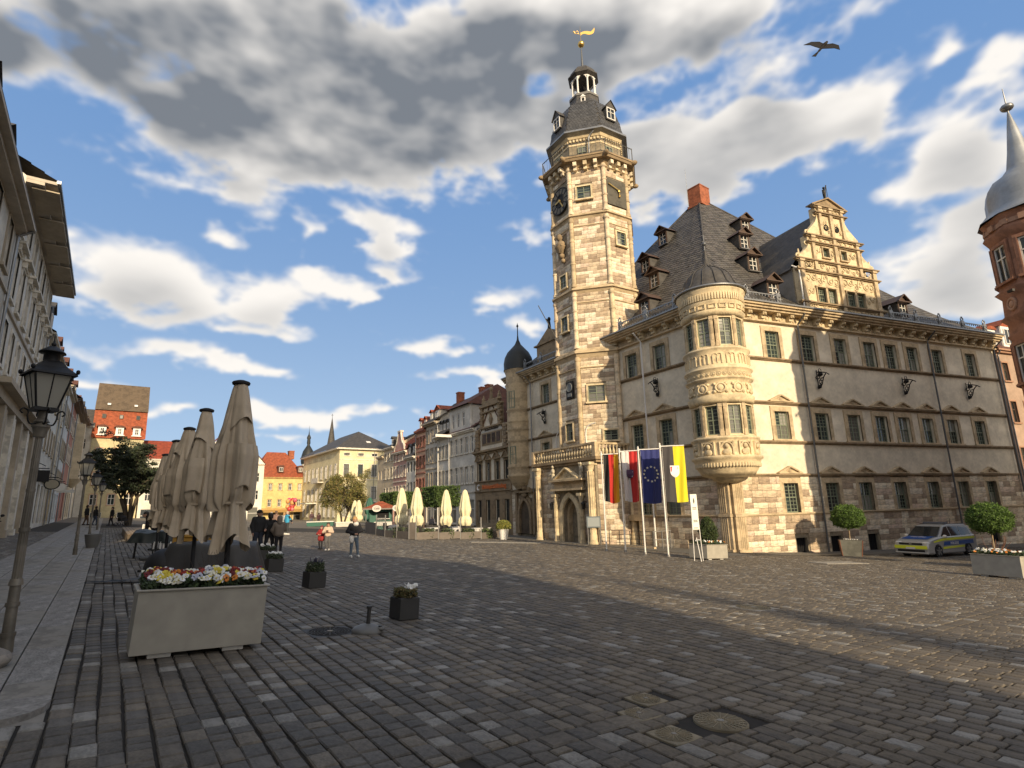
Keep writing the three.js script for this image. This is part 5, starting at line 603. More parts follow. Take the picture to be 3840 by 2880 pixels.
// house with dark sandstone gable and lettered frieze, next to the town hall
{
  const g = lrow(24.95, 32.6, { label: 'white house with dark stepped stone gable and orange shop lettering, beside the domed turret', mat: MT.plaster, eave: 8.75, depth: 10, trim: MT.trimD, frame: M.darkFrame, tb: 0.2, over: 0.3, roof: 'gable', rh: 5, rmat: M.tileBrown, rows: [[5.65, 1.85, 4, 0.8], [1.3, 2.35, 4, 0.85]] });
  obj('stone_ground_floor', [wallGeo(-3.82, 3.82, -1.4, 4.5, [0, 1, 2, 3].map(i => { const c = -3.825 + 7.65 * (i + 0.5) / 4; return [c - 0.45, c + 0.45, 1.28, 3.68]; }), 0.1)], MT.trimD, g).position.z = 0.1;
  obj('sign_band', [bx(7.6, 0.95, 0.1, 0, 5.0, 0.05), ...band(-3.85, 3.85, 4.42, 0.18, 0.22), ...band(-3.85, 3.85, 5.46, 0.18, 0.25)], MT.trimD, g);
  for (let i = 0; i < 4; i++) { const p = obj('window_pediment', [pedGeo(1.5, 0.75, 0.22)], MT.trimD, g); p.position.set(-3.825 + 7.65 * (i + 0.5) / 4, 7.75, 0.06); }
  obj('stepped_gable', [wallGeo(-2.95, 2.95, 8.7, 11.25, [], 0.35), wallGeo(-1.9, 1.9, 11.2, 13.5, [], 0.35)], MT.plaster, g).position.z = 0.06;
  const sd = []; for (const s of [-1, 1]) { for (let y = 8.8; y < 11.2; y += 0.4) sd.push(bx(rr(0.55, 0.85), 0.36, 0.5, s * 2.95, y + 0.18, 0), sph(rr(0.15, 0.22), s * rr(3.2, 3.4), y + 0.2, 0.1)); for (let y = 11.2; y < 13.6; y += 0.4) sd.push(bx(rr(0.4, 0.6), 0.36, 0.5, s * 1.9, y + 0.18, 0), sph(rr(0.12, 0.2), s * rr(2.1, 2.25), y + 0.2, 0.1)); sd.push(cy(0.3, 0.05, 0.9, s * 1.7, 13.9, 0, 8), sph(0.22, s * 1.7, 14.3, 0)); }
  sd.push(bx(4.6, 0.16, 0.6, 0, 11.2, 0.05), bx(4.4, 0.14, 0.5, 0, 12.85, 0.05), bx(4.4, 0.2, 0.6, 0, 13.5, 0.05), bx(3.4, 0.45, 0.45, 0, 13.85, 0), bx(0.6, 0.3, 0.4, 0, 14.1, 0), ext(poly([[-0.32, 0], [0, -0.65], [0.32, 0], [0, 0.65]]), 0.14).translate(0, 12.0, 0.06), bx(7.7, 0.2, 0.45, 0, 8.75, 0.15)); obj('gable_ornament', sd, MT.trimD, g).position.z = 0.05;
  obj('gable_window_strip', [bx(4.3, 1.3, 0.1, 0, 10.0, 0.08)], MT.trimD, g); for (let i = 0; i < 4; i++) addWindow(g, 0, -1.5 + i, 9.55, 0.16, 0.62, 0.95, { cols: 2, tr: 0.6, mat: M.darkFrame, onePane: true });
  obj('gable_figure', [cy(0.22, 0.12, 0.9, 0, 14.2, 0.05, 8), sph(0.2, 0, 15.2, 0.05, 1, 1.4, 1), sph(0.13, 0, 15.55, 0.05)], MT.trimD, g);
  const font = await new FontLoader().loadAsync('fonts/droid/droid_sans_bold.typeface.json'), serif = await new FontLoader().loadAsync('fonts/droid/droid_serif_bold.typeface.json');
  const tg = new TextGeometry('Erlebnisportal Altenburg', { font, size: 0.42, depth: 0.07, curveSegments: 3 }); tg.computeBoundingBox(); const tw = tg.boundingBox.max.x; tg.scale(5.0 / tw, 1, 1); obj('lettering', [tg.translate(-2.15, 4.8, 0.11)], std([0.62, 0.17, 0.05], 0.5), g);
  obj('logo_ring', [new THREE.TorusGeometry(0.26, 0.085, 6, 20, 4.9).rotateZ(0.8).translate(-2.95, 4.98, 0.14)], std([0.75, 0.73, 0.7], 0.5), g);
  const t2 = new TextGeometry('Brauerei Weinhaus', { font: serif, size: 0.24, depth: 0.03, curveSegments: 2 }); obj('frieze_lettering', [bx(4.9, 0.42, 0.05, 0, 10.95, 0.08)], M.whiteWood, g); obj('lettering', [t2.scale(0.9, 1, 1).translate(-1.45, 10.85, 0.11)], M.darkFrame, g);
}
{ const u = 28.5; house({ label: 'white gable wall and steep brown roof rising behind the stone gabled house', w: 7.4, pos: onL(28.4, -6.5), ry: RYL, mat: MT.plaster, eave: 12.8, depth: 9, roof: 'gable', rh: 6.2, rmat: M.tileBrown, rows: [], group: GR }); }
{ const b = lrow(32.75, 39.5, { label: 'tall grey house with five window bays and brown hipped roof, left of the stone gable', mat: MH2.grey, eave: 11.6, depth: 10, trim: MH2.trimW, frame: M.white, roof: 'side', rh: 3.6, rd: 5.5, rows: [[5.6, 1.85, 5, 0.75], [9.0, 1.8, 5, 0.75], [1.2, 2.6, 3, 1.5, undefined, undefined, 'shop']], bands: [4.6], pipes: [-3.2], pmat: M.white });
  obj('upper_storey', [wallGeo(-2.2, 3.35, 11.4, 14.6, [-1.2, 0.2, 1.6].map(c => [c - 0.35, c + 0.35, 12.2, 13.85]), 0.3), bx(5.5, 3.1, 8.5, 0.575, 12.95, -4.6)], MH2.grey, b).position.x = -1.1; for (const c of [-2.3, -0.9, 0.5]) addWindow(b, 0, c, 12.2, -0.12, 0.7, 1.65, { cols: 2, tr: 0.6, onePane: true });
  obj('upper_roof', [face([-3.6, 14.55, 0.5], [2.5, 14.55, 0.5], [0.6, 17.6, -4.6], [-1.7, 17.6, -4.6]), face([2.5, 14.55, 0.5], [2.5, 14.55, -9.4], [0.6, 17.6, -4.6]), face([-3.6, 14.55, 0.5], [-1.7, 17.6, -4.6], [-3.6, 14.55, -9.4]), face([-3.6, 14.55, -9.4], [-1.7, 17.6, -4.6], [0.6, 17.6, -4.6], [2.5, 14.55, -9.4])], M.tileBrown, b); for (const x of [-1.4, 0.3]) { const c = obj('chimney', [bx(0.7, 2.2, 0.8, 0, 0, 0), bx(0.8, 0.14, 0.9, 0, 1.05, 0)], M.brickRed, b); c.position.set(x - 2.6, 17.0, -5); } obj('sign_board', [bx(0.05, 0.3, 2.4, -2.0, 11.3, 1.2)], M.white, b); }
lrow(39.5, 42.7, { label: 'narrow pale grey house with three slate dormers', mat: MH2.grey, eave: 11.65, depth: 9, trim: MH2.trimW, over: 0.9, roof: 'side', rh: 4.2, rmat: M.slate, rows: [[5.6, 1.75, 3, 0.6], [8.8, 1.65, 3, 0.6], [1.2, 2.6, 2, 1.1, undefined, undefined, 'shop']], dormers: [[-1.0, 12.0, 0.8, 1.35, -0.2], [0, 12.0, 0.8, 1.35, -0.2], [1.0, 12.0, 0.8, 1.35, -0.2]], pipes: [-1.5], pmat: M.white, bands: [4.5] });
lrow(42.7, 46.9, { label: 'grey brown house with red topped dormers and a brick chimney', mat: MH2.greyD, eave: 13.8, depth: 9, trim: MH2.trimB, over: 0.7, roof: 'side', rh: 3.4, rmat: M.slate, drmat: M.tileRed, dmat: MH2.greyD, rows: [[5.7, 1.65, 3, 0.65], [8.7, 1.8, 3, 0.65], [11.3, 1.65, 3, 0.65], [1.2, 2.6, 2, 1.3, undefined, undefined, 'shop']], dormers: [[-1.0, 14.1, 0.9, 1.25, -0.4], [1.0, 14.1, 1.5, 1.3, -0.4]], chimneys: [[0.2, 16.2, -4, 0.7, 2]], pipes: [2.0], bands: [4.6, 7.9] });
lrow(46.9, 50.3, { label: 'orange pink house with dark red window frames', mat: MH2.peach, eave: 13.3, depth: 9, trim: MH2.red, frame: M.brownFrame, roof: 'side', rh: 3.2, rmat: M.tileRed, dmat: MH2.red, rows: [[4.9, 1.9, 3, 0.6], [8.3, 1.5, 3, 0.6], [11.1, 1.3, 3, 0.6], [1.2, 2.4, 2, 1.1, undefined, undefined, 'shop']], dormers: [[-0.9, 13.6, 0.9, 1.2, -0.4], [0.8, 13.6, 0.9, 1.2, -0.4]], bands: [7.6, 10.5], pipes: [-1.6] });
lrow(50.3, 53.9, { label: 'low white house with dark windows and grey dormers', mat: MH2.white, eave: 10.05, depth: 9, frame: M.darkFrame, over: 0.6, roof: 'side', rh: 4, rmat: M.slate, rows: [[5.0, 1.6, 3, 0.62], [8.0, 1.4, 3, 0.62], [1.2, 2.4, 2, 1.2, undefined, undefined, 'shop']], dormers: [[-0.9, 10.3, 0.85, 1.3, -0.2], [0.7, 10.3, 0.85, 1.3, -0.2]] });
{ const g = lrow(53.9, 59.4, { label: 'pink house with white curved gable', mat: MH2.pink, eave: 11.2, depth: 9, trim: MH2.trimW, roof: 'side', rh: 3.6, rmat: M.tileRed, rows: [[4.6, 1.6, 4, 0.62], [7.6, 1.5, 4, 0.62], [9.9, 1.0, 4, 0.6], [1.2, 2.4, 3, 1.1, undefined, undefined, 'shop']], bands: [6.9] }); const s = new THREE.Shape(); s.moveTo(-2.2, 11.1); s.quadraticCurveTo(-1.9, 12.2, -1.2, 12.4); s.quadraticCurveTo(-0.9, 13.2, -0.5, 13.5); s.lineTo(-0.5, 14.1); s.lineTo(0.5, 14.1); s.lineTo(0.5, 13.5); s.quadraticCurveTo(0.9, 13.2, 1.2, 12.4); s.quadraticCurveTo(1.9, 12.2, 2.2, 11.1); obj('curved_gable', [ext(s, 0.35).translate(0, 0, -0.2)], MH2.pink, g); obj('gable_coping', [tube([[-2.2, 11.1, 0.1], [-1.7, 12.2, 0.1], [-1.2, 12.45, 0.1], [-0.75, 13.3, 0.1], [-0.5, 14.0, 0.1]], 0.14, 5, 16), tube([[2.2, 11.1, 0.1], [1.7, 12.2, 0.1], [1.2, 12.45, 0.1], [0.75, 13.3, 0.1], [0.5, 14.0, 0.1]], 0.14, 5, 16), bx(1.3, 0.25, 0.5, 0, 14.2, 0)], MH2.trimW, g); }
lrow(59.4, 63.9, { label: 'cream house with rows of three narrow windows at the far end of the row', mat: MH2.beige, eave: 12.3, depth: 9, trim: MH2.trimW, frame: M.brownFrame, roof: 'side', rh: 2.6, rmat: M.slate, rows: [[4.6, 1.5, 3, 0.6], [7.6, 1.5, 3, 0.6], [10.3, 1.15, 3, 0.6]], dormers: [[1.2, 12.4, 0.8, 1.2, -0.2]] });
lrow(63.95, 67, { label: 'plain beige house behind the cream one, last of the row', mat: MH2.beige, eave: 11.2, depth: 9, roof: 'side', rh: 2, rmat: M.slate, rows: [[7.6, 1.4, 2, 0.6]] });
// far side of the square
const RYE = 0.6229, XE = [0.81215, -0.58344];
const endH = (x, z, w, o) => house({ w, pos: [x + XE[0] * w / 2, 0, z + XE[1] * w / 2], ry: RYE, group: GE, ...o });
{ const h = endH(-57.4, -125, 10.6, { label: 'yellow house with red tiled hip roof and brown awning', mat: MH2.yellow, eave: 9.5, depth: 12, trim: stone([0.52, 0.36, 0.15]), roof: 'hip', rh: 6.2, rd: 6, hipIn: 3.2, rmat: M.tileRed, rows: [[3.0, 1.55, 5, 0.75], [6.6, 1.5, 5, 0.75], [-0.2, 2.0, 4, 1.6, undefined, undefined, 'shop']], dormers: [[0, 10.6, 1.2, 1.3, -0.3, 'arch'], [4.3, 10.6, 1.2, 1.3, -0.3, 'arch']], chimneys: [[-4.6, 9.8, -2.6, 1.0, 4.2], [3.5, 14.2, -6.5, 1.2, 2]], drmat: M.tileBrown, dmat: M.tileBrown, bands: [2.6] }); obj('awning', [bx(10.4, 0.1, 2.0, 0, 2.05, 0.95, 0, 0.3)], std([0.42, 0.26, 0.09], 0.8), h); }
{ const p = endH(-34.3, -110, 11.5, { name: 'corner_palace', cat: 'building', label: 'pale yellow classical corner building with grey hipped roof behind the leafy tree', mat: MH2.paleYellow, eave: 13.8, depth: 25, trim: MH2.trimW, roof: 'none', frame: M.darkFrame, over: 0.6, rows: [[3.9, 2.4, 4, 1.05], [8.3, 2.4, 4, 1.05], [0.6, 2.6, 4, 1.1], [12.4, 0.5, 4, 1.1]], bands: [3.4, 7.7, 11.6], pipes: [1.4] });
  const hw = 5.75; obj('cornice', [bx(12.6, 0.3, 0.9, 0, 13.75, 0.3), bx(0.9, 0.3, 26, -hw - 0.3, 13.75, -12.5)], MH2.trimW, p); obj('roof', [face([-6.6, 13.9, 0.8], [6.4, 13.9, 0.8], [0.5, 18.3, -7]), face([-6.6, 13.9, 0.8], [0.5, 18.3, -7], [0.5, 18.3, -19], [-6.6, 13.9, -26]), face([6.4, 13.9, 0.8], [6.4, 13.9, -26], [0.5, 18.3, -19], [0.5, 18.3, -7])], M.slate, p); obj('roof_light', [bx(0.9, 0.08, 0.7, 0.8, 15.5, -1.9, 0, 0.5)], M.white, p);
  for (let i = 0; i < 8; i++) for (const [y, h] of [[3.9, 2.4], [8.3, 2.4], [0.6, 2.6]]) { const m = addWindow(p, 0, 0, 0, 0, 1.0, h, { cols: 2, tr: 0.62, mat: M.white, onePane: true }); m.position.set(-hw - 0.06, y, -1.8 - i * 3.0); m.rotation.y = -Math.PI / 2; const s = sh(new THREE.Mesh(surround(1.0, h, 0.18, 0.06, true), MH2.trimW)); s.name = 'surround'; m.add(s); }
  obj('side_balcony', [bx(1.2, 0.2, 5, -hw - 0.6, 7.6, -12), bx(0.08, 0.9, 5, -hw - 1.15, 8.1, -12)], MH2.trimW, p); obj('bronze_ornament', [sph(0.9, -hw - 0.5, 6.6, -5, 0.5, 1, 1.6), sph(0.5, -hw - 0.8, 5.8, -5.6, 0.6, 1.2, 1.2), sph(0.5, -hw - 0.7, 7.2, -4.4, 0.6, 0.8, 1.6)], M.iron, p); obj('entrance_canopy', [bx(2.4, 0.25, 5, -hw - 1.1, 3.4, -16)], MH2.trimW, p); }
{ const c = thing('church_tower', 'dark bulbous church tower cap rising behind the red hip roof', 'church tower', [-70, 0, -190]); obj('shaft', [cy(2.0, 1.9, 18, 0, 0, 0, 12)], MH2.greyD, c); obj('bulb_roof', [lathe([[2.1, 17.5], [2.25, 18.5], [2.15, 20], [1.7, 21.8], [1.0, 23], [0.5, 23.8], [0.45, 24.3], [0.6, 24.5], [0.5, 26], [0.7, 26.3], [0.55, 26.9], [0.2, 27.6], [0.05, 29], [0.03, 30.6]], 16)], M.copperDark, c); }
{ const c = thing('church_spire', 'slender grey church spire pointing above the hipped roof', 'church spire', [-62.3, 0, -190]); obj('shaft', [cy(2.4, 2.4, 18, 0, 0, 0, 8)], MH2.greyD, c); obj('spire_roof', [cy(2.3, 0.08, 15.5, 0, 17.6, 0, 8)], M.slate, c); obj('cross', [rod([0, 33, 0], [0, 34.6, 0], 0.06), rod([-0.35, 34.1, 0], [0.35, 34.1, 0], 0.06)], M.iron, c); }
{ const t = endH(-72.3, -95, 7.5, { label: 'tall narrow house with bright red tiled mansard storeys and steep brown roof', mat: MH2.cream, eave: 15.0, depth: 12, trim: MH2.peach, roof: 'none', rows: [[11.2, 2.1, 3, 1.0], [7.0, 2.1, 3, 1.0], [3.6, 1.8, 3, 1.0], [0.0, 2.4, 2, 1.6, undefined, undefined, 'shop']], y0: -1 });
  obj('mansard', [roofCourses(-3.9, 3.9, 15.0, 0.35, 20.2, -1.6, 17), bx(7.2, 5.2, 10, 0, 17.4, -6.7)], M.tileRed, t); obj('roof', [roofCourses(-3.95, 3.95, 20.15, -1.2, 25.8, -6.2, 18), face([-3.95, 25.8, -6.2], [3.95, 25.8, -6.2], [3.95, 20.1, -11.5], [-3.95, 20.1, -11.5]), face([-3.9, 20.1, -1.3], [-3.9, 25.7, -6.2], [-3.9, 20.1, -11.4]), face([3.9, 20.1, -1.3], [3.9, 25.7, -6.2], [3.9, 20.1, -11.4])], M.tileGrey, t);
  for (const x of [-2.5, 0, 2.5]) { const d = obj('dormer', [bx(1.15, 1.35, 0.5, 0, 0.65, 0.1), bx(1.5, 0.14, 0.9, 0, -0.05, 0.05)], M.white, t); d.position.set(x, 15.55, 0.05); obj('dormer_hood', [new THREE.CylinderGeometry(0.85, 0.85, 1.0, 12, 1, false, 0, Math.PI).rotateX(Math.PI / 2).rotateZ(Math.PI / 2).scale(1, 0.45, 1).translate(0, 1.35, 0)], M.tileBrown, d); addWindow(d, 0, 0, 0.15, 0.38, 0.6, 1.05, { cols: 2, tr: 0.5, onePane: true }); const w2 = addWindow(t, 0, x, 18.6, -0.85, 0.6, 0.75, { cols: 1, tr: 0, onePane: true, mat: M.brownFrame, f: 0.1 }); } for (const x of [-2, 2]) obj('roof_light', [bx(0.5, 0.08, 0.5, x, 21.3, -1.9, 0, 0.8)], M.white, t); }
endH(-66.1, -99.6, 7.6, { label: 'low house with brick red roof right of the tall mansard house', mat: MH2.white, eave: 11.6, depth: 9, roof: 'side', rh: 3.8, rmat: std([0.30, 0.06, 0.03], 0.85, { map: tStone }), rows: [[7.6, 1.8, 3, 0.9], [4.2, 1.8, 3, 0.9], [-0.2, 3.0, 3, 1.7, undefined, undefined, 'shop']], frame: M.white, glass: M.glass });
endH(-59.8, -104.2, 12.5, { label: 'white gabled house with red roof behind the folded parasols', mat: MH2.white, eave: 11.2, depth: 10, roof: 'gable', rh: 7.2, rmat: std([0.30, 0.06, 0.03], 0.85, { map: tStone }), rows: [[7.6, 1.8, 5, 1.0], [4.2, 1.8, 5, 1.0], [-0.2, 3.0, 4, 1.9, undefined, undefined, 'shop']] });
endH(-76.6, -92.2, 5.2, { label: 'grey house with slate roof, left of the tall mansard house', mat: MH2.grey, eave: 17, depth: 8, roof: 'side', rh: 3.5, rmat: M.slate, rows: [[13, 1.8, 2, 0.9], [9, 1.8, 2, 0.9]] });
// left street
const srow = (s0, s1, o) => { const [x, z] = onS((s0 + s1) / 2, -4.55); return house({ w: s1 - s0, pos: [x, gy(x, z), z], ry: RYS, group: GLft, ...o }); };
srow(6, 31.0, { label: 'grey plastered house nearest the viewer, cut by the left edge', mat: MH2.greyD, eave: 13.9, depth: 10, trim: MH2.trimB, over: 0.65, roof: 'side', rh: 4.5, rmat: M.slate, corn: plaster([0.56, 0.50, 0.42]), rows: [[11.4, 2.1, 8, 1.0], [7.6, 2.3, 8, 1.0], [4.0, 2.2, 8, 1.0], [0.3, 2.8, 6, 2.2, undefined, undefined, 'shop']], bands: [3.5, 10.8], dormers: [[9.5, 15, 1.2, 1.6, -0.4], [5.5, 15, 1.2, 1.6, -0.4]], pipes: [12.3] });
{ const h = srow(31.05, 47.4, { label: 'ornate grey white house with hooded windows and deep eaves on the left street', mat: MH2.grey, eave: 16.2, depth: 10, trim: MH2.trimW, hood: [10.6], over: 1.1, roof: 'side', rh: 3.5, rmat: M.slate, corn: plaster([0.56, 0.50, 0.42]), rows: [[13.7, 1.8, 7, 0.95], [10.6, 2.2, 7, 1.0], [7.6, 2.0, 7, 1.0], [0.2, 2.9, 5, 2.3, undefined, undefined, 'shop'], [3.6, 2.4, 5, 2.3, undefined, undefined, 'shop']], bands: [10.1, 13.3, 7.2] }); obj('shop_cornice', [bx(16.4, 0.25, 0.7, 0, 6.75, 0.35), bx(16.4, 0.5, 0.3, 0, 6.4, 0.15)], MH2.trimB, h); for (let i = 0; i <= 5; i++) obj('shop_pilaster', [bx(0.5, 6.2, 0.25, -8 + i * 3.2, 3.1, 0.12), bx(0.7, 0.4, 0.35, -8 + i * 3.2, 0.2, 0.16), cy(0.12, 0.1, 2.4, -8 + i * 3.2 + 0.5, 3.6, 0.16, 8)], i % 2 ? MH2.trimB : MH2.trimW, h); obj('gutter', [bx(16.5, 0.14, 0.16, 0, 16.2, 1.15)], M.zinc, h); for (let i = 0; i < 5; i++) obj('eaves_panel', [bx(2.6, 0.06, 1.0, -6.6 + i * 3.3, 15.82, 0.7)], MH2.trimB, h); }
const sl = [[47.5, 53.5, MH2.greyD, 13.2, 'dim grey house just past the ornate hooded one', M.darkFrame, 4, M.slate, [[9.6, 1.8, 2, 0.9], [6.2, 1.8, 2, 0.9], [0.3, 3, 2, 1.9, undefined, undefined, 'shop']]],
[53.6, 66.0, MH2.white, 13.2, 'cream white house with plain triple windows on the left street', M.darkFrame, 4.5, M.tileBrown, [[9.6, 1.8, 5, 0.85], [6.0, 1.9, 5, 0.85], [0.3, 3, 4, 1.9, undefined, undefined, 'shop']]],
[66.1, 71.5, MH2.beige, 13.0, 'narrow beige house with brown windows', M.brownFrame, 4, M.tileBrown, [[9.4, 2.2, 2, 1.0], [5.6, 2.2, 2, 1.0], [0.3, 3, 2, 1.7, undefined, undefined, 'shop']]],
[71.6, 81.5, MH2.blue, 13.8, 'pale blue grey house with white windows', M.white, 4, M.tileBrown, [[10.2, 1.9, 4, 1.0], [6.6, 1.9, 4, 1.0], [3.6, 1.7, 4, 1.0], [0.3, 2.6, 3, 1.9, undefined, undefined, 'shop']]],
[81.6, 92.5, MH2.red, 14.0, 'dark red house on the left street', M.brownFrame, 4, M.tileBrown, [[10.4, 2.0, 4, 1.0], [6.8, 2.0, 4, 1.0], [0.3, 4.2, 2, 2.2, undefined, undefined, 'shop']]],
[92.6, 106, MH2.beige, 14.5, 'pinkish beige house with bay, past the dark red one', M.brownFrame, 4.5, M.tileBrown, [[10.4, 2.0, 5, 1.0], [6.8, 2.0, 5, 1.0], [0.3, 3.2, 3, 2.2, undefined, undefined, 'shop']]],
[106.1, 116, MH2.grey, 15, 'grey house just before the end of the left street', M.brownFrame, 4, M.slate, [[10.4, 2.0, 4, 1.0], [6.8, 2.0, 4, 1.0]]],
[116.1, 132, MH2.beige, 15.5, 'last beige house at the far end of the left street', M.brownFrame, 4, M.slate, [[10.4, 2.0, 5, 1.0], [6.8, 2.0, 5, 1.0]]]];
sl.forEach(([a, b, mat, eave, label, fr, rh, rmat, rows], i) => { const h = srow(a, b, { label, mat, eave, depth: 10, frame: fr, trim: i % 2 ? MH2.trimB : MH2.trimW, over: i > 3 ? 0.9 : 0.5, roof: 'side', rh, rmat, rows, pipes: [-(b - a) / 2 + 0.2], corn: i > 3 ? M.brownFrame : undefined, dormers: i % 2 ? [[0, eave + 0.4, 1.4, 1.7, -0.3], [2.4, eave + 0.4, 1.2, 1.5, -0.3]] : [[1, eave + 0.4, 1.6, 2.2, -0.3]] });
  if (i === 1 || i === 4) obj('fascia', [bx(b - a - 0.3, 0.6, 0.2, 0, 3.9, 0.1)], i === 1 ? M.darkFrame : MH2.trimB, h); if (i === 5) obj('bay', [bx(2.2, 7.5, 1.0, -2, 9, 0.5), cy(0.2, 1.1, 1.2, -2, 4.1, 0.4, 10)], MH2.beige, h); });
for (const [s, y, kind, label] of [[48.8, 3.5, 'box', 'dark square hanging shop sign behind the first lamp post'], [58, 3.3, 'round', 'round hanging shop sign with dark rim'], [67, 3.3, 'oval', 'oval white hanging sign on a scrolled bracket'], [76, 3.1, 'flat', 'flat projecting shop board farther down the left street']]) { const [x, z] = onS(s, -4.5), o = thing('hanging_sign', label, 'sign', [x, gy(x, z) + y, z], RYS, 'signs projecting over the left street'); obj('bracket', [rod([0, 0.6, 0], [0, 0.6, 1.1], 0.03), tube([[0, 0.9, 0.05], [0, 0.95, 0.5], [0, 0.75, 0.9]], 0.025, 5, 10)], M.iron, o); if (kind === 'round' || kind === 'oval') { obj('board', [cy(0.42, 0.42, 0.08, 0, -0.04, 0, 24).rotateZ(Math.PI / 2).scale(1, kind === 'oval' ? 0.8 : 0.9, 1.1).translate(0, 0.05, 0.75)], kind === 'oval' ? M.white : std([0.30, 0.27, 0.2], 0.4), o); obj('rim', [new THREE.TorusGeometry(0.42, 0.05, 6, 26).rotateY(Math.PI / 2).scale(1, kind === 'oval' ? 0.8 : 0.9, 1.1).translate(0, 0.05, 0.75)], kind === 'oval' ? M.whiteWood : M.iron, o); } else obj('board', [bx(0.12, kind === 'box' ? 0.75 : 0.28, kind === 'box' ? 0.7 : 1.5, 0, 0.1, 0.8)], kind === 'box' ? M.black : M.whiteWood, o); }
// street opposite the town hall: house past its end, and the red corner house with turret
{ const p = [KC.x + HR.x * 33.2, KC.y, KC.z + HR.y * 33.2]; const h = house({ label: 'beige rose house with brick red dormer at the right end of the town hall', w: 9.6, pos: p, ry: RYR, mat: plaster([0.46, 0.33, 0.25]), eave: 14.5, depth: 9, trim: MH2.redPl, frame: M.brownFrame, roof: 'side', rh: 3.6, rmat: M.tileBrown, dmat: M.white, drmat: M.tileRed, rows: [[11.9, 1.5, 5, 0.75], [8.5, 1.7, 5, 0.75], [4.8, 1.7, 5, 0.75], [1.0, 2.2, 4, 1.2, undefined, undefined, 'shop']], dormers: [[-4.1, 14.8, 1.0, 1.5, -0.3, 'arch'], [-2.2, 14.9, 1.5, 1.8, -0.2], [0.5, 14.9, 1.5, 1.8, -0.2]], pipes: [-4.6] }); }
{ const t = thing('turreted_corner_house', 'red stone corner house with round turret and grey onion roof at the right edge', 'house', [25.95, gy(26.57, -25.8), -25.2]); t.scale.setScalar(0.975); const g0 = gy(26.57, -25.8), Y = y => y - g0;
  obj('turret', [lathe([[1.9, -1], [1.9, Y(9.2)], [2.02, Y(9.35)], [1.9, Y(9.5)], [1.9, Y(10.0)], [2.14, Y(10.25)], [1.95, Y(10.45)], [1.9, Y(11.3)], [2.16, Y(11.6)], [1.95, Y(11.75)], [1.9, Y(11.95)], [1.9, Y(14.05)], [1.95, Y(14.2)], [2.16, Y(14.55)], [2.05, Y(14.75)], [2.02, Y(15.1)], [2.18, Y(15.4)]], 8, 0, 0, 0, 0.2)], MH2.redStone, t);
  obj('turret_panel', [lathe([[2.1, Y(14.82)], [2.08, Y(15.05)]], 8, 0, 0, 0, 0.2), ...Array.from({ length: 16 }, (_, k) => bx(0.35, 0.3, 0.1, 0, Y(14.95), 2.0).rotateY(k * TAU / 16 + 0.2))], MH2.redPl, t);
  obj('onion_roof', [lathe([[2.26, Y(15.4)], [2.1, Y(15.55)], [1.78, Y(15.95)], [1.76, Y(16.6)], [1.65, Y(17.1)], [1.35, Y(17.55)], [0.9, Y(17.85)], [0.62, Y(18.2)], [0.42, Y(19.2)], [0.2, Y(20.6)], [0.06, Y(21.4)]], 12, 0, 0, 0, 0.2)], std([0.36, 0.38, 0.40], 0.45, { metalness: 0.35, map: tMottle }), t); obj('finial', [sph(0.3, 0, Y(21.75), 0, 1, 0.7, 1), cy(0.05, 0.02, 1.6, 0, Y(21.3), 0, 6)], M.zinc, t);
  for (let k = 0; k < 8; k++) for (const y of [12.1, 7.0, 3.5]) { const a = 0.2 + (k + 0.5) * TAU / 8, m = addWindow(t, 0, 0, 0, 0, 0.85, 1.85, { cols: 2, tr: 0.65, mat: M.whiteWood, onePane: true }); m.position.set(Math.sin(a) * 1.78, Y(y), Math.cos(a) * 1.78); m.rotation.y = a; const s = sh(new THREE.Mesh(surround(0.85, 1.85, 0.18, 0.1, true), MH2.redStone)); s.name = 'surround'; m.add(s); }
  obj('cartouche', Array.from({ length: 8 }, (_, k) => [new THREE.TorusGeometry(0.28, 0.09, 5, 12).translate(0, Y(10.9), 1.8).rotateY(0.2 + (k + 0.5) * TAU / 8), sph(0.2, 0, Y(10.9), 1.8, 1, 1, 0.5).rotateY(0.2 + (k + 0.5) * TAU / 8)]).flat(), MH2.redPl, t);
  const c = Math.cos(RYR), s = Math.sin(RYR), B = obj('house_wall', [bx(20, 21, 15, 11.2, 8.3, 8.6)], MH2.redPl, t); B.rotation.y = RYR; const rf = obj('house_roof', [face([1.1, 18.7, 0.8], [21.4, 18.7, 0.8], [17, 25.4, 8.6], [5, 25.4, 8.6]), face([1.1, 18.7, 16.4], [21.4, 18.7, 16.4], [17, 25.4, 8.6], [5, 25.4, 8.6]), face([1.1, 18.7, 0.8], [5, 25.4, 8.6], [1.1, 18.7, 16.4]), face([21.4, 18.7, 0.8], [17, 25.4, 8.6], [21.4, 18.7, 16.4])], M.tileBrown, t); rf.rotation.y = RYR;
  for (let i = 0; i < 5; i++) for (const y of [2.2, 6.2, 10.2]) addWindow(t, RYR, 3.5 + i * 3.6, y, 1.0, 1.1, 2.0, { cols: 2, onePane: true }).rotation.y += Math.PI; obj('security_camera', [bx(0.12, 0.12, 0.3, -2.3, Y(11.35), 0.3), rod([-2.0, Y(11.45), 0.2], [-2.3, Y(11.4), 0.3], 0.03)], M.iron, t); }
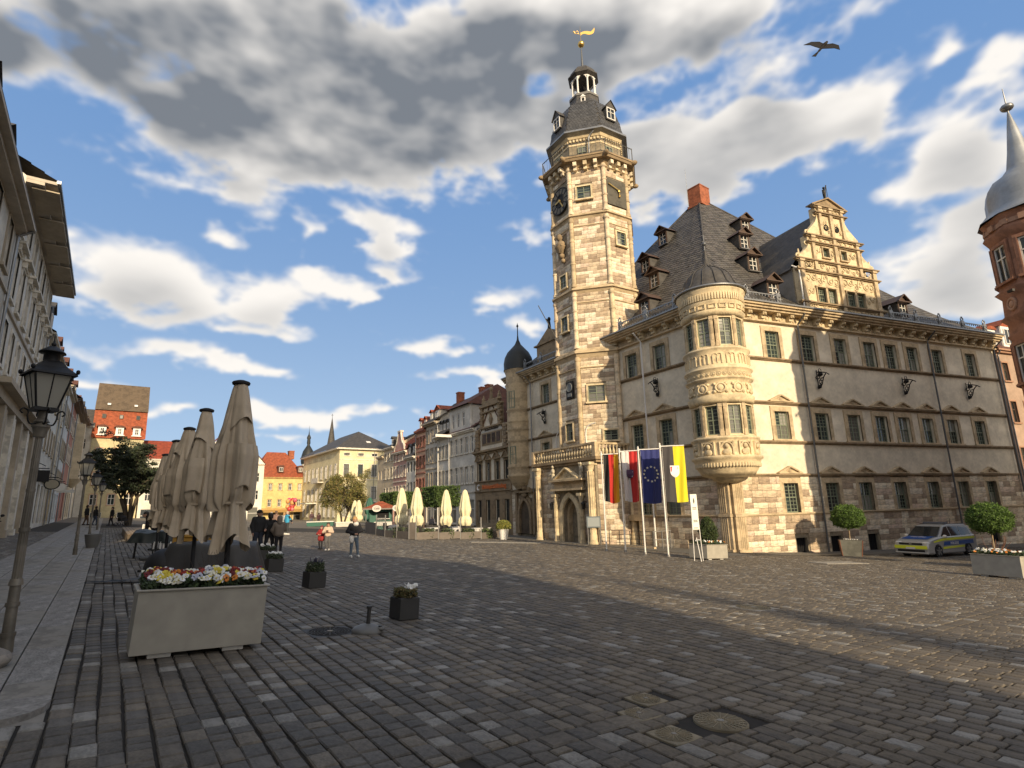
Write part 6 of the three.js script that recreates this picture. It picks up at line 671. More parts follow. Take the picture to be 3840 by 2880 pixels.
// houses behind the viewer, whose shadow lies over the near part of the square
{ const P = (p, q) => [0.8988 * p + 0.4384 * q, -0.4384 * p + 0.8988 * q], ry = Math.atan2(-0.4384, -0.8988) ; const mk = (p0, p1, q, o) => { const [x, z] = P((p0 + p1) / 2, q); return house({ w: p1 - p0, pos: [x, gy(x, z), z], ry, group: 'houses behind the viewer', ...o }); };
  mk(-12.5, 7.5, 14, { label: 'gabled house behind the viewer shading the near cobbles', mat: MH2.beige, eave: 11.2, depth: 13, roof: 'gable', rh: 7.4, rmat: M.tileBrown, trim: MH2.trimW, rows: [[7, 1.8, 6, 1.0], [3.8, 1.8, 6, 1.0], [0.3, 2.4, 5, 1.8, undefined, undefined, 'shop']] });
  mk(-32, -12.6, 14, { label: 'long grey house behind the viewer, left of the gabled one', mat: MH2.grey, eave: 13.6, depth: 12, roof: 'side', rh: 4.8, rmat: M.tileBrown, trim: MH2.trimW, rows: [[9, 1.8, 7, 1.0], [5.4, 1.8, 7, 1.0], [1, 2.4, 5, 1.8, undefined, undefined, 'shop']] });
  const [x, z] = P(9.9, 60), c = thing('distant_spire', 'slender church steeple far behind the viewer throwing a thin shadow', 'church spire', [x, gy(x, z), z]); obj('shaft', [cy(1.2, 1.15, 18, 0, 0, 0, 8)], MH2.greyD, c); obj('spire_roof', [cy(1.25, 0.06, 7.9, 0, 17.9, 0, 8)], M.slate, c); }
// ---------------------------------------------------------------- foreground furniture
const MO = { planter: std([0.46, 0.435, 0.375], 0.55, { map: tMottle }), soil: std([0.035, 0.025, 0.017], 0.95, { map: tStone }), leaf: std([0.045, 0.085, 0.025], 0.75), leafL: std([0.11, 0.16, 0.04], 0.75), leafD: std([0.03, 0.055, 0.02], 0.75), box: std([0.040, 0.040, 0.040], 0.5, { map: tMottle }), canvas: std([0.60, 0.50, 0.37], 0.92, { map: tCloth, bumpMap: tPlasterB, bumpScale: 0.002 }), tarp: std([0.060, 0.060, 0.062], 0.6, { map: tMottle }), tarpD: std([0.012, 0.013, 0.016], 0.55), tarpG: std([0.020, 0.032, 0.034], 0.5, { map: tMottle }), gold: std([0.50, 0.27, 0.035], 0.6, { map: tMottle }), lampPost: std([0.24, 0.225, 0.20], 0.5, { metalness: 0.45, map: tGrime, bumpMap: tStoneB, bumpScale: 0.002 }), frost: new THREE.MeshPhysicalMaterial({ color: new THREE.Color().setRGB(0.62, 0.60, 0.52), roughness: 0.9, transmission: 0.6, thickness: 0, side: THREE.DoubleSide }), cream: std([0.80, 0.74, 0.50], 0.9, { map: tCloth }), green: std([0.03, 0.12, 0.09], 0.6), rattan: std([0.025, 0.023, 0.022], 0.8), cloth: std([0.78, 0.76, 0.72], 0.9), steel: std([0.30, 0.29, 0.28], 0.5, { metalness: 0.5 }), wood: std([0.30, 0.225, 0.15], 0.8, { map: tStone }) };
const petalMats = [[0.72, 0.72, 0.70], [0.70, 0.68, 0.55], [0.62, 0.50, 0.06], [0.14, 0.012, 0.012], [0.42, 0.44, 0.52], [0.58, 0.20, 0.03], [0.30, 0.03, 0.02]].map(c => std(c, 0.8));
const pansyG = (() => { const g = []; for (const [a, r] of [[0.5, 1], [2.6, 1], [1.57, 0.9], [-0.6, 0.85], [-2.5, 0.85]]) g.push(sph(0.017 * r, Math.cos(a) * 0.016, Math.sin(a) * 0.016, 0, 1, 1, 0.28, 7, 4)); return uvm(merge(g)); })(), eyeG = clean(sph(0.007, 0, 0, 0.006, 1, 1, 0.6, 5, 3));
const flat = g => { const h = g.toNonIndexed(); h.computeVertexNormals(); return h; };
// small leaf faces spread through a volume
function leaves(n, f, size, up = 0.4, cols) {
  const p = new Float32Array(n * 9), c = cols ? new Float32Array(n * 9) : null, nn = new THREE.Vector3(), a = new THREE.Vector3(), b = new THREE.Vector3();
  for (let i = 0; i < n; i++) { const q = f(i), s = size * rr(0.6, 1.3); nn.set(rr(-1, 1), rr(-1, 1) + up, rr(-1, 1)).normalize(); a.set(rr(-1, 1), rr(-1, 1), rr(-1, 1)).cross(nn).normalize(); b.copy(nn).cross(a); for (let k = 0; k < 3; k++) { const t = k === 0 ? [-0.5, -0.6] : k === 1 ? [0.5, -0.4] : [0, 0.9]; p[i * 9 + k * 3] = q[0] + (a.x * t[0] + b.x * t[1]) * s; p[i * 9 + k * 3 + 1] = q[1] + (a.y * t[0] + b.y * t[1]) * s; p[i * 9 + k * 3 + 2] = q[2] + (a.z * t[0] + b.z * t[1]) * s; } if (c) { const k = cols[Math.floor(rnd() * cols.length)], j = rr(0.75, 1.3); for (let m = 0; m < 3; m++) c.set([k[0] * j, k[1] * j, k[2] * j], i * 9 + m * 3); } }
  const g = new THREE.BufferGeometry(); g.setAttribute('position', new THREE.BufferAttribute(p, 3)); g.computeVertexNormals(); if (c) g.setAttribute('color', new THREE.BufferAttribute(c, 3)); g.setAttribute('uv', new THREE.BufferAttribute(new Float32Array(n * 6), 2)); return g;
}
const leafVC = new THREE.MeshPhysicalMaterial({ color: 0xffffff, vertexColors: true, roughness: 0.85, transmission: 0.3, thickness: 0, side: THREE.DoubleSide });
function bigPlanter(label, x, z, ry, w, d, h, nFl, group) {
  const o = thing('flower_planter', label, 'planter', [x, gy(x, z), z], ry, group); tiltOnSlope(o); const b = 0.06, t = 0.03;
  obj('foot', [cbx(0.24, b, d * 0.8, 0.006, -w * 0.28, b / 2, 0)], M.white, o); obj('foot', [cbx(0.24, b, d * 0.8, 0.006, w * 0.28, b / 2, 0)], M.white, o);
  obj('box', [cbx(w, h - b, t, 0.004, 0, b + (h - b) / 2, d / 2 - t / 2), cbx(w, h - b, t, 0.004, 0, b + (h - b) / 2, -d / 2 + t / 2), cbx(t, h - b, d - 2 * t, 0.004, -w / 2 + t / 2, b + (h - b) / 2, 0), cbx(t, h - b, d - 2 * t, 0.004, w / 2 - t / 2, b + (h - b) / 2, 0), bx(w - 0.02, t, d - 0.02, 0, b + t / 2 + 0.002, 0)], MO.planter, o);
  obj('rim', [cbx(w + 0.05, 0.022, 0.05, 0.005, 0, h + 0.009, d / 2), cbx(w + 0.05, 0.022, 0.05, 0.005, 0, h + 0.009, -d / 2), cbx(0.05, 0.022, d - 0.05, 0.005, -w / 2, h + 0.009, 0), cbx(0.05, 0.022, d - 0.05, 0.005, w / 2, h + 0.009, 0)], MO.planter, o);
  obj('soil', [bx(w - 0.07, 0.1, d - 0.07, 0, h - 0.06, 0)], MO.soil, o);
  const fy = (x, z) => h + 0.02 + 0.15 * Math.max(0, 1 - Math.pow(2 * z / d, 2) * 0.6) + 0.025 * Math.sin(x * 9) * Math.cos(z * 8);
  obj('foliage', leaves(nFl * 22, () => { const x = rr(-w / 2 + 0.04, w / 2 - 0.04), z = rr(-d / 2 + 0.04, d / 2 - 0.04); return [x, mix(h - 0.02, fy(x, z), Math.sqrt(rnd())), z]; }, 0.045, 0.6, [[0.04, 0.075, 0.02], [0.06, 0.10, 0.03], [0.035, 0.06, 0.022]]), leafVC, o);
  for (let i = 0; i < nFl; i++) { const px = rr(-w / 2 + 0.05, w / 2 - 0.02), pz = rr(-d / 2 + 0.05, d / 2 - 0.01), patch = nz.noise(px * 5 + x, 1, pz * 5) , k = patch > 0.16 ? pick([3, 6, 3, 5]) : patch < -0.18 ? pick([2, 1, 0]) : pick([0, 0, 1, 4, 0, 2]); const m = sh(new THREE.Mesh(pansyG, petalMats[nFl > 60 ? k : pick([0, 0, 0, 1, 5])])); m.name = 'pansy'; m.position.set(px, fy(px, pz) + rr(0, 0.03), pz); m.rotation.set(rr(-1.2, -0.3), rr(-0.8, 0.8), rr(0, 6)); const s = rr(1.1, 1.7); m.scale.set(s, s, s); o.add(m); if (nFl > 60) { const e = sh(new THREE.Mesh(eyeG, k === 2 || k === 1 || k === 0 ? petalMats[2] : M.black)); e.name = 'pansy_eye'; m.add(e); } }
  return o;
}
const pl1 = bigPlanter('white flower planter full of mixed pansies in the shaded foreground', -4.09, -7.55, RYE + 0.01, 1.42, 0.7, 0.76, 290, 'white flower planters');
{ const g = []; for (let i = 0; i < 26; i++) { const a = rr(0, TAU), r = rr(0.02, 0.12), x = 0.03 + Math.cos(a) * 0.05, z = 0.05 + Math.sin(a) * 0.04; g.push(rod([x, 0.78, z], [x + Math.cos(a) * r, 0.78 + rr(0.1, 0.24), z + Math.sin(a) * r], 0.004, 0.001, 3)); } obj('grass_tuft', g, MO.leafL, pl1); const t = []; for (let i = 0; i < 14; i++) { const x = rr(-0.3, 0.4), z = rr(-0.25, 0); t.push(rod([x, 0.78, z], [x + rr(-0.2, 0.2), rr(0.95, 1.2), z + rr(-0.1, 0.1)], 0.004, 0.002, 3)); } obj('bare_twigs', t, M.oak, pl1); }
bigPlanter('white flower planter at the town hall corner with a round conifer behind', 9.02, -27.3, Math.atan2(0.56, 0.83), 1.5, 1.0, 0.66, 60, 'white flower planters');
bigPlanter('white flower planter at the right edge, in front of the grey tub', 17.5, -21.15, -1.187, 1.55, 0.7, 0.76, 60, 'white flower planters');
{ const [x, z] = [9.15, -27.45], o = thing('conifer_shrub', 'upright green conifer growing in the corner planter', 'shrub', [x, gy(x, z) + 0.66, z]); obj('trunk', [cy(0.05, 0.03, 0.7, 0, -0.1, 0, 6)], M.oak, o); obj('foliage', leaves(9000, () => { const y = Math.pow(rnd(), 0.8) * 1.25, a = rr(0, TAU), r = 0.52 * Math.pow(Math.sin(Math.min(1, (y + 0.22) / 1.5) * Math.PI), 0.7) * (0.75 + 0.3 * nz.noise(Math.cos(a) * 3, y * 4, Math.sin(a) * 3)) * Math.pow(rnd(), 0.25); return [Math.cos(a) * r, y, Math.sin(a) * r]; }, 0.06, 0.9, [[0.05, 0.09, 0.015], [0.09, 0.13, 0.02], [0.03, 0.055, 0.012]]), leafVC, o); }
// square dark pots
function squarePot(label, x, z, ry, w, h, kind) { const o = thing('square_pot', label, 'flower pot', [x, gy(x, z), z], ry, 'dark square pots on the cobbles'); tiltOnSlope(o); obj('pot', [cbx(w, h, w, 0.012, 0, h / 2, 0)], MO.box, o); obj('soil', [bx(w - 0.05, 0.02, w - 0.05, 0, h + 0.002, 0)], MO.soil, o); obj('foliage', leaves(900, () => { const a = rr(0, TAU), r = Math.sqrt(rnd()) * w * 0.55; return [Math.cos(a) * r, h + rnd() * (kind === 'lav' ? 0.2 : 0.13), Math.sin(a) * r]; }, 0.04, 0.5, kind === 'grass' ? [[0.16, 0.12, 0.04], [0.10, 0.10, 0.03]] : [[0.05, 0.08, 0.03], [0.08, 0.10, 0.05]]), leafVC, o);
  if (kind === 'lav') { const g = []; for (let i = 0; i < 40; i++) { const a = rr(0, TAU), r = rr(0, w * 0.45); g.push(rod([Math.cos(a) * r * 0.4, h, Math.sin(a) * r * 0.4], [Math.cos(a) * r, h + rr(0.18, 0.32), Math.sin(a) * r], 0.006, 0.008, 4)); } obj('lavender_spikes', g, std([0.06, 0.055, 0.09], 0.8), o); } for (let i = 0; i < (kind === 'lav' ? 3 : 16); i++) { const m = sh(new THREE.Mesh(pansyG, petalMats[kind === 'lav' ? 1 : 0])); m.name = 'blossom'; const a = rr(0, TAU), r = rr(0.05, w * 0.5); m.position.set(kind === 'grass' ? rr(0.02, w * 0.5) : Math.cos(a) * r, h + rr(0.08, 0.18), Math.sin(a) * r); m.rotation.set(rr(-1.3, 0), rr(-1, 1), 0); m.scale.setScalar(1.5); o.add(m); } return o; }
squarePot('dark square pot with dry grass and white blossom nearest the parasol foot', -1.93, -10.05, 0.72, 0.36, 0.35, 'grass'); squarePot('dark square pot with lavender in the middle of three', -4.77, -13.75, 0.75, 0.4, 0.36, 'lav'); squarePot('dark square pot with white flowers beside the group of people', -7.14, -17.1, 0.72, 0.42, 0.36, 'white'); squarePot('dark pot half hidden behind the grey furniture cover', -8.35, -19.3, 0.6, 0.5, 0.45, 'white');
{ const x = -2.24, z = -8.88, o = thing('parasol_base', 'grey domed parasol foot with upright tube on the cobbles', 'parasol base', [x, gy(x, z), z]); tiltOnSlope(o); const m = std([0.16, 0.16, 0.155], 0.5, { map: tMottle }); obj('dome', [lathe([[0.23, 0], [0.235, 0.03], [0.2, 0.07], [0.12, 0.1], [0.06, 0.115], [0.04, 0.12]], 24), sph(0.05, 0.21, 0.06, 0.06, 1.2, 0.7, 1)], m, o); obj('tube', [cy(0.03, 0.03, 0.25, 0, 0.1, 0, 12), cy(0.042, 0.042, 0.035, 0, 0.33, 0, 12)], MO.box, o); obj('filler_cap', [cy(0.03, 0.03, 0.03, 0.2, 0.075, 0.06, 10)], MO.box, o); }
{ const x = -5.72, z = -6.36, o = obj('boulder', (() => { const g = new THREE.IcosahedronGeometry(0.25, 4), p = g.attributes.position; for (let i = 0; i < p.count; i++) { const v = new THREE.Vector3().fromBufferAttribute(p, i), k = 1 + 0.18 * nz.noise(v.x * 3, v.y * 3, v.z * 3) + 0.05 * nz.noise(v.x * 9, v.y * 9, v.z * 9); p.setXYZ(i, v.x * k * 1.15, v.y * k * 0.5, v.z * k); } g.computeVertexNormals(); return [g]; })(), stone([0.30, 0.265, 0.225])); tag(o, 'rounded granite boulder at the foot of the nearest lamp post', 'boulder'); o.position.set(x, gy(x, z) + 0.1, z); }
{ const [x, z] = [-17.9, -24.35], o = thing('plant_tub', 'tapered grey tub standing by the second lamp post', 'plant pot', [x, gy(x, z) + 0.03, z]); obj('tub', [lathe([[0.2, 0], [0.27, 0.3], [0.31, 0.55], [0.29, 0.56], [0.25, 0.5], [0.01, 0.48]], 20)], std([0.17, 0.17, 0.165], 0.6, { map: tMottle }), o); obj('soil', [cy(0.25, 0.25, 0.02, 0, 0.49, 0, 16)], MO.soil, o); }
// old town lamp posts along the sidewalk
function lampPost(label) {
  const o = thing('street_lamp', label, 'street lamp', [0, 0, 0], 0, 'old lamp posts along the sidewalk');
  const g0 = [cy(0.13, 0.12, 0.2, 0, 0, 0, 16), cy(0.135, 0.135, 0.05, 0, 0.2, 0, 16), cy(0.105, 0.095, 0.55, 0, 0.25, 0, 16), cy(0.125, 0.125, 0.05, 0, 0.55, 0, 16), cy(0.13, 0.105, 0.08, 0, 0.8, 0, 16), cy(0.082, 0.06, 1.85, 0, 0.85, 0, 16), cy(0.1, 0.1, 0.05, 0, 1.45, 0, 16), cy(0.085, 0.085, 0.04, 0, 1.95, 0, 16), cy(0.075, 0.075, 0.035, 0, 2.35, 0, 16)]; for (let k = 0; k < 12; k++) g0.push(rod([Math.sin(k * TAU / 12) * 0.08, 0.88, Math.cos(k * TAU / 12) * 0.08], [Math.sin(k * TAU / 12) * 0.06, 2.66, Math.cos(k * TAU / 12) * 0.06], 0.011, 0.008, 4));
const g = g0.map(q => q.scale(0.6, 1, 0.6));
  obj('post', g, MO.lampPost, o); obj('capital', [cy(0.065, 0.095, 0.14, 0, 2.66, 0, 12), cy(0.105, 0.105, 0.03, 0, 2.79, 0, 12), cy(0.06, 0.05, 0.24, 0, 2.8, 0, 10), cy(0.09, 0.06, 0.05, 0, 2.86, 0, 10)], MO.lampPost, o);
  const sc = []; for (let k = 0; k < 4; k++) { const a = k * Math.PI / 2; sc.push(tube([[0.05, 2.84, 0], [0.12, 2.83, 0], [0.155, 2.92, 0], [0.16, 3.0, 0], [0.21, 3.03, 0], [0.24, 2.99, 0], [0.21, 2.96, 0]], 0.011, 5, 20).rotateY(a)); } sc.push(bx(0.27, 0.025, 0.27, 0, 3.02, 0)); obj('scroll_bracket', sc, M.iron, o);
  const y0 = 3.04, y1 = 3.5, a = 0.115, b = 0.205, fr = []; for (const [sx, sz] of [[1, 1], [1, -1], [-1, -1], [-1, 1]]) fr.push(rod([sx * a, y0, sz * a], [sx * b, y1, sz * b], 0.014, 0.014, 5)); for (const [q, y] of [[a, y0], [b, y1]]) { fr.push(bx(2 * q + 0.03, 0.024, 0.024, 0, y, q), bx(2 * q + 0.03, 0.024, 0.024, 0, y, -q), bx(0.024, 0.024, 2 * q, q, y, 0), bx(0.024, 0.024, 2 * q, -q, y, 0)); } for (const s of [1, -1]) fr.push(rod([0, y0, s * a], [0, y1, s * b], 0.008, 0.008, 4), rod([s * a, y0, 0], [s * b, y1, 0], 0.008, 0.008, 4)); obj('lantern_frame', fr, M.iron, o);
  for (let k = 0; k < 4; k++) { const p = obj('pane', [face([-a, y0, a], [a, y0, a], [b, y1, b], [-b, y1, b])], MO.frost, o); p.rotation.y = k * Math.PI / 2; }
  obj('lantern_roof', [flat(lathe([[0.355, 3.49], [0.345, 3.52], [0.23, 3.6], [0.16, 3.67], [0.12, 3.7]], 4, 0, 0, 0, Math.PI / 4)), lathe([[0.095, 3.69], [0.095, 3.8], [0.155, 3.81], [0.145, 3.83], [0.07, 3.89], [0.04, 3.91]], 12), cy(0.02, 0.004, 0.16, 0, 3.9, 0, 6), sph(0.03, 0, 3.94, 0), ...[0, 1, 2, 3].map(k => sph(0.026, 0.245, 3.55, 0.245, 1, 1.3, 1).rotateY(k * Math.PI / 2))], M.iron, o);
  return o;
}
{ const L = lampPost('nearest old street lamp with square lantern, rising at the left edge'); L.position.set(-6.0, gy(-6.0, -7.0) + 0.02, -7.0); L.rotation.y = RYS + 0.35; L.scale.setScalar(0.955);
  const sp = [['second old street lamp, beside the grey tub', -15.72, -20.6, 0.93], ['third old street lamp, in front of the strollers', -24.5, -33.0, 0.97], ['fourth old street lamp, farthest down the sidewalk', -31.4, -43.0, 0.95]]; for (const [l, x, z, s] of sp) copyOf(L, l, [x, gy(x, z) + 0.02, z]).scale.setScalar(s); }
// folded market parasols
function foldedParasol(label, H, cv, seedv) {
  const o = thing('folded_parasol', label, 'parasol', [0, 0, 0], 0, 'folded beige market parasols'); let q = seedv; const r = () => { q = (q * 1664525 + 1013904223) >>> 0; return q / 4294967296; };
  obj('pole', [cy(0.04, 0.04, H - 0.05, 0, 0, 0, 10)], M.black, o); obj('foot', [cbx(0.9, 0.09, 0.9, 0.01, 0, 0.045, 0)], MO.box, o);
  const ph = r() * 6, prof = y => y > 0.97 ? mix(0.10, 0.125, (1 - y) / 0.03) : y > 0.55 ? mix(0.335, 0.125, Math.pow((y - 0.55) / 0.42, 1.12)) : y > 0.30 ? mix(0.30, 0.335, (y - 0.3) / 0.25) : y > 0.25 ? mix(0.22, 0.30, (y - 0.25) / 0.05) : mix(0.34, 0.22, y / 0.25);
  const cloth = (y0, y1, k, hem, off, nf) => { const N = 72, Mv = 44, p = [], ix = []; for (let j = 0; j <= Mv; j++) for (let i = 0; i <= N; i++) { const th = i / N * TAU, v = mix(y1, y0, j / Mv), yy = (v - 1.12) / (H - 0.06 - 1.12); const fold = Math.cos(th * nf + ph + 0.8 * Math.sin(yy * 3)) * 0.62 + Math.cos(th * (nf * 2 + 1) + ph * 2 + yy * 2) * 0.38; const amp = 0.09 + 0.32 * sst(0.95, 0.35, yy) * (yy > 0.27 ? 1 : 0.75); let rad = (prof(clamp(yy)) + off) * k * 0.84 * (1 + amp * fold + 0.10 * Math.cos(th * 2 + ph)); const e = j / Mv; let y = v + hem * e * e * e * Math.cos(th * nf / 2 + ph) + 0.03 * nz.noise(th * 2, v * 3, ph) * e; p.push(Math.cos(th) * rad + 0.03 * nz.noise(v * 2, ph, 0), y, Math.sin(th) * rad); } for (let j = 0; j < Mv; j++) for (let i = 0; i < N; i++) { const a = j * (N + 1) + i, b = a + 1, c = a + N + 1, d = c + 1; ix.push(a, b, c, b, d, c); } const g = new THREE.BufferGeometry(); g.setAttribute('position', new THREE.Float32BufferAttribute(p, 3)); g.setIndex(ix); g.computeVertexNormals(); return g; };
  obj('canopy', [cloth(1.2, H - 0.06, 1, 0.16, 0, 6)], cv, o); const lobe = obj('canopy_edge', [cloth(1.12 + (H - 1.18) * 0.29, 1.12 + (H - 1.18) * 0.62, 1.08, 0.2, 0.012, 4)], cv, o); obj('vent_flap', [cloth(H - 0.78, H - 0.06, 1.05, 0.14, 0.02, 4)], cv, o); obj('cap', [lathe([[0.135, -0.05], [0.145, -0.02], [0.13, 0.0], [0.06, 0.025], [0.01, 0.03]], 20, 0, H, 0)], M.black, o); obj('tie_strap', [new THREE.TorusGeometry(0.21, 0.012, 5, 32).rotateX(Math.PI / 2).scale(1, 2, 1).translate(0, 1.12 + (H - 1.18) * 0.265, 0)], cv, o);
  return o;
}
[['nearest and tallest looking folded beige parasol', -4.59, -9.2, 3.84, 5], ['second folded beige parasol from the viewer', -6.47, -11.6, 3.78, 23], ['third folded beige parasol from the viewer', -8.2, -14, 3.72, 41], ['fourth folded beige parasol from the viewer', -9.94, -16.4, 3.68, 77], ['farthest folded beige parasol, by the leaning person', -12.4, -19.9, 3.6, 131]].forEach(([l, x, z, h, s]) => { const o = foldedParasol(l, h, MO.canvas, s); o.position.set(x, gy(x, z), z); o.rotation.y = s; });
// covered furniture
function draped(w, d, h, sd, flat = 0.55) { const N = 64, Mv = 26, p = [], ix = []; for (let j = 0; j <= Mv; j++) for (let i = 0; i <= N; i++) { const th = i / N * TAU, t = j / Mv, se = Math.pow(Math.pow(Math.abs(Math.cos(th)), 4) + Math.pow(Math.abs(Math.sin(th)), 4), -0.25); const rr0 = t < flat ? t / flat * 0.86 : mix(0.86, 1.06, (t - flat) / (1 - flat)); const f = t > flat ? (t - flat) / (1 - flat) : 0; const fold = 1 + f * 0.09 * Math.cos(th * 9 + sd) + f * 0.05 * Math.cos(th * 17 + sd * 2); const x = Math.cos(th) * se * rr0 * w / 2 * fold, z = Math.sin(th) * se * rr0 * d / 2 * fold; const y = (t < flat ? h * (1 - 0.10 * t) : h * 0.94 * (1 - Math.pow(f, 1.15))) + (1 - f) * 0.10 * nz.noise(x * 1.8 + sd, z * 1.8, sd) + (t < 0.9 ? 0.02 * nz.noise(x * 7, z * 7, sd) : 0); p.push(x, Math.max(0.004, y), z); } for (let j = 0; j < Mv; j++) for (let i = 0; i < N; i++) { const a = j * (N + 1) + i, b = a + 1, c = a + N + 1, e = c + 1; ix.push(a, b, c, b, e, c); } const g = new THREE.BufferGeometry(); g.setAttribute('position', new THREE.Float32BufferAttribute(p, 3)); g.setIndex(ix); g.computeVertexNormals(); return g; }
{ const x = -7.55, z = -14.4, o = thing('furniture_cover', 'grey tarpaulin heaped over stacked terrace furniture behind the flower planter', 'tarpaulin', [x, gy(x, z), z], 0.35); tiltOnSlope(o); obj('cover', [draped(2.2, 1.5, 0.95, 3)], MO.tarp, o); obj('trailing_edge', [(() => { const g = new THREE.PlaneGeometry(2.6, 0.8, 30, 8).rotateX(-Math.PI / 2), p = g.attributes.position; for (let i = 0; i < p.count; i++) { const X = p.getX(i), Z = p.getZ(i), t = (X + 1.3) / 2.6; p.setXYZ(i, X, 0.03 + 0.5 * t * t * t + 0.05 * Math.abs(nz.noise(X * 3, Z * 5, 1)) , Z * (0.15 + 0.85 * t) + 0.1 * Math.sin(X * 3)); } g.computeVertexNormals(); return g.scale(0.8, 1, 1).translate(-1.5, 0, 0.15); })()], MO.tarpD, o); obj('side_fold', [sph(0.5, -0.95, 0.35, 0.1, 1, 0.9, 1.1, 16, 10)], MO.tarpD, o); }
{ const x = -9.35, z = -16.9, o = thing('storage_crate', 'mustard yellow storage box between the folded parasols', 'box', [x, gy(x, z), z], 0.5); tiltOnSlope(o); obj('body', [cbx(1.3, 0.9, 0.7, 0.02, 0, 0.47, 0)], MO.gold, o); obj('lid', [cbx(1.36, 0.08, 0.76, 0.015, 0, 0.96, 0)], MO.gold, o); obj('base', [bx(1.2, 0.03, 0.6, 0, 0.012, 0)], MO.box, o); obj('handle', [bx(0.16, 0.03, 0.03, -0.3, 0.8, 0.36)], M.iron, o); }
{ const x = -12.95, z = -20.7, o = thing('covered_table', 'terrace table under a dark green weather cover with slatted chair', 'table', [x, gy(x, z), z], 0.55); tiltOnSlope(o); obj('weather_cover', [T(draped(1.6, 1.0, 0.42, 8, 0.7), 0, 0.52, 0)], MO.tarpG, o); for (const [a, b] of [[-0.6, 0.3], [0.6, 0.3], [-0.6, -0.3], [0.6, -0.3]]) obj('leg', [bx(0.05, 0.75, 0.05, a, 0.375, b)], M.iron, o); for (let k = 0; k < 6; k++) obj('chair_slat', [bx(0.05, 0.5, 0.03, -0.05 + k * 0.1, 0.32, 0.5)], M.white, o); obj('chair_seat', [bx(0.6, 0.04, 0.4, 0.2, 0.3, 0.4), bx(0.04, 0.3, 0.04, -0.05, 0.15, 0.55), bx(0.04, 0.3, 0.04, 0.45, 0.15, 0.55)], M.black, o); }
// long wooden seating deck under the tree
{ const [x, z] = onS(41, 2.0), o = thing('seating_deck', 'long low wooden seating deck around the dark tree', 'bench', [x, gy(x, z), z], RYS); tiltOnSlope(o); obj('body', [bx(12, 0.36, 2.0, 0, 0.18, 0)], MO.wood, o); for (let k = 0; k < 12; k++) obj('plank', [cbx(12.06, 0.04, 0.155, 0.004, 0, 0.39, -0.935 + k * 0.17)], MO.wood, o); for (const sx of [-5.2, -4.2]) obj('backrest', [bx(0.06, 0.5, 0.7, sx, 0.62, 0, 0, 0, sx < -5 ? 0.5 : -0.5), bx(0.7, 0.05, 0.7, sx + (sx < -5 ? -0.4 : 0.4), 0.45, 0)], M.whiteWood, o); }
// ---------------------------------------------------------------- trees
function tree(name, label, x, z, H, opt) {
  const o = thing(name, label, 'tree', [x, gy(x, z), z], rr(0, 6), opt.group), tips = [], tr = [], th = opt.trunk || H * 0.3, n = opt.stems || 1;
  for (let s = 0; s < n; s++) { const a = s / n * TAU + rr(0, 1), base = n > 1 ? 0.12 : 0, lean = n > 1 ? rr(0.12, 0.3) : 0.05; const top = [Math.cos(a) * (base + th * lean), th, Math.sin(a) * (base + th * lean)]; tr.push(tube([[Math.cos(a) * base, -0.15, Math.sin(a) * base], [Math.cos(a) * (base + th * lean * 0.4), th * 0.5, Math.sin(a) * (base + th * lean * 0.4)], top], opt.r || H * 0.018, 7, 10));
    const br = opt.br || 7; for (let k = 0; k < br; k++) { const b = k / br * TAU + rr(-0.3, 0.3) + a, l = opt.w * rr(0.55, 0.95), y = th + (H - th) * rr(0.15, 0.85), e = [top[0] + Math.cos(b) * l, y, top[2] + Math.sin(b) * l]; tr.push(tube([top, [top[0] + Math.cos(b) * l * 0.35, mix(th, y, 0.55), top[2] + Math.sin(b) * l * 0.35], e], (opt.r || H * 0.018) * 0.42, 5, 8)); tips.push(e); for (let m = 0; m < 3; m++) { const c = b + rr(-0.8, 0.8), f = [e[0] + Math.cos(c) * l * 0.35 - Math.cos(b) * l * 0.2, y + rr(-0.1, 0.18) * H, e[2] + Math.sin(c) * l * 0.35 - Math.sin(b) * l * 0.2]; tr.push(rod([mix(top[0], e[0], 0.6), mix(th, y, 0.7), mix(top[2], e[2], 0.6)], f, (opt.r || H * 0.018) * 0.16, 0.006, 4)); tips.push(f); } } }
  obj('trunk', tr, opt.bark || std([0.09, 0.07, 0.05], 0.9, { map: tStone }), o);
  const clumps = []; for (let k = 0; k < (opt.clumps || 70); k++) { const t = pick(tips); clumps.push([t[0] + rr(-1, 1) * opt.w * 0.22, t[1] + rr(-1, 1) * H * 0.08, t[2] + rr(-1, 1) * opt.w * 0.22, rr(0.5, 1) * opt.cs]); }
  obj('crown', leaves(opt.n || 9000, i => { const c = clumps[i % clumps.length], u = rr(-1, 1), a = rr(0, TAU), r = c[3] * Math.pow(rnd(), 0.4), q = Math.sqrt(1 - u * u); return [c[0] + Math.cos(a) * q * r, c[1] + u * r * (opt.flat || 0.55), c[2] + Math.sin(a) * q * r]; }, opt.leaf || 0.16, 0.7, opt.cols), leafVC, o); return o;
}
tree('leafy_tree', 'loose olive green tree before the pale yellow corner building', -22.6, -75, 6.9, { w: 2.5, trunk: 1.7, stems: 2, br: 9, cs: 0.95, clumps: 200, n: 22000, flat: 0.8, leaf: 0.12, cols: [[0.17, 0.17, 0.035], [0.24, 0.22, 0.05], [0.12, 0.13, 0.03], [0.28, 0.20, 0.07]] });
tree('dark_tree', 'dark feathery multi stemmed tree in the shade on the left', -37.9, -56, 8.4, { w: 2.5, trunk: 2.6, stems: 4, br: 7, cs: 0.85, clumps: 280, n: 24000, flat: 0.4, leaf: 0.16, cols: [[0.025, 0.045, 0.015], [0.035, 0.055, 0.018], [0.02, 0.032, 0.014], [0.05, 0.06, 0.02]] });
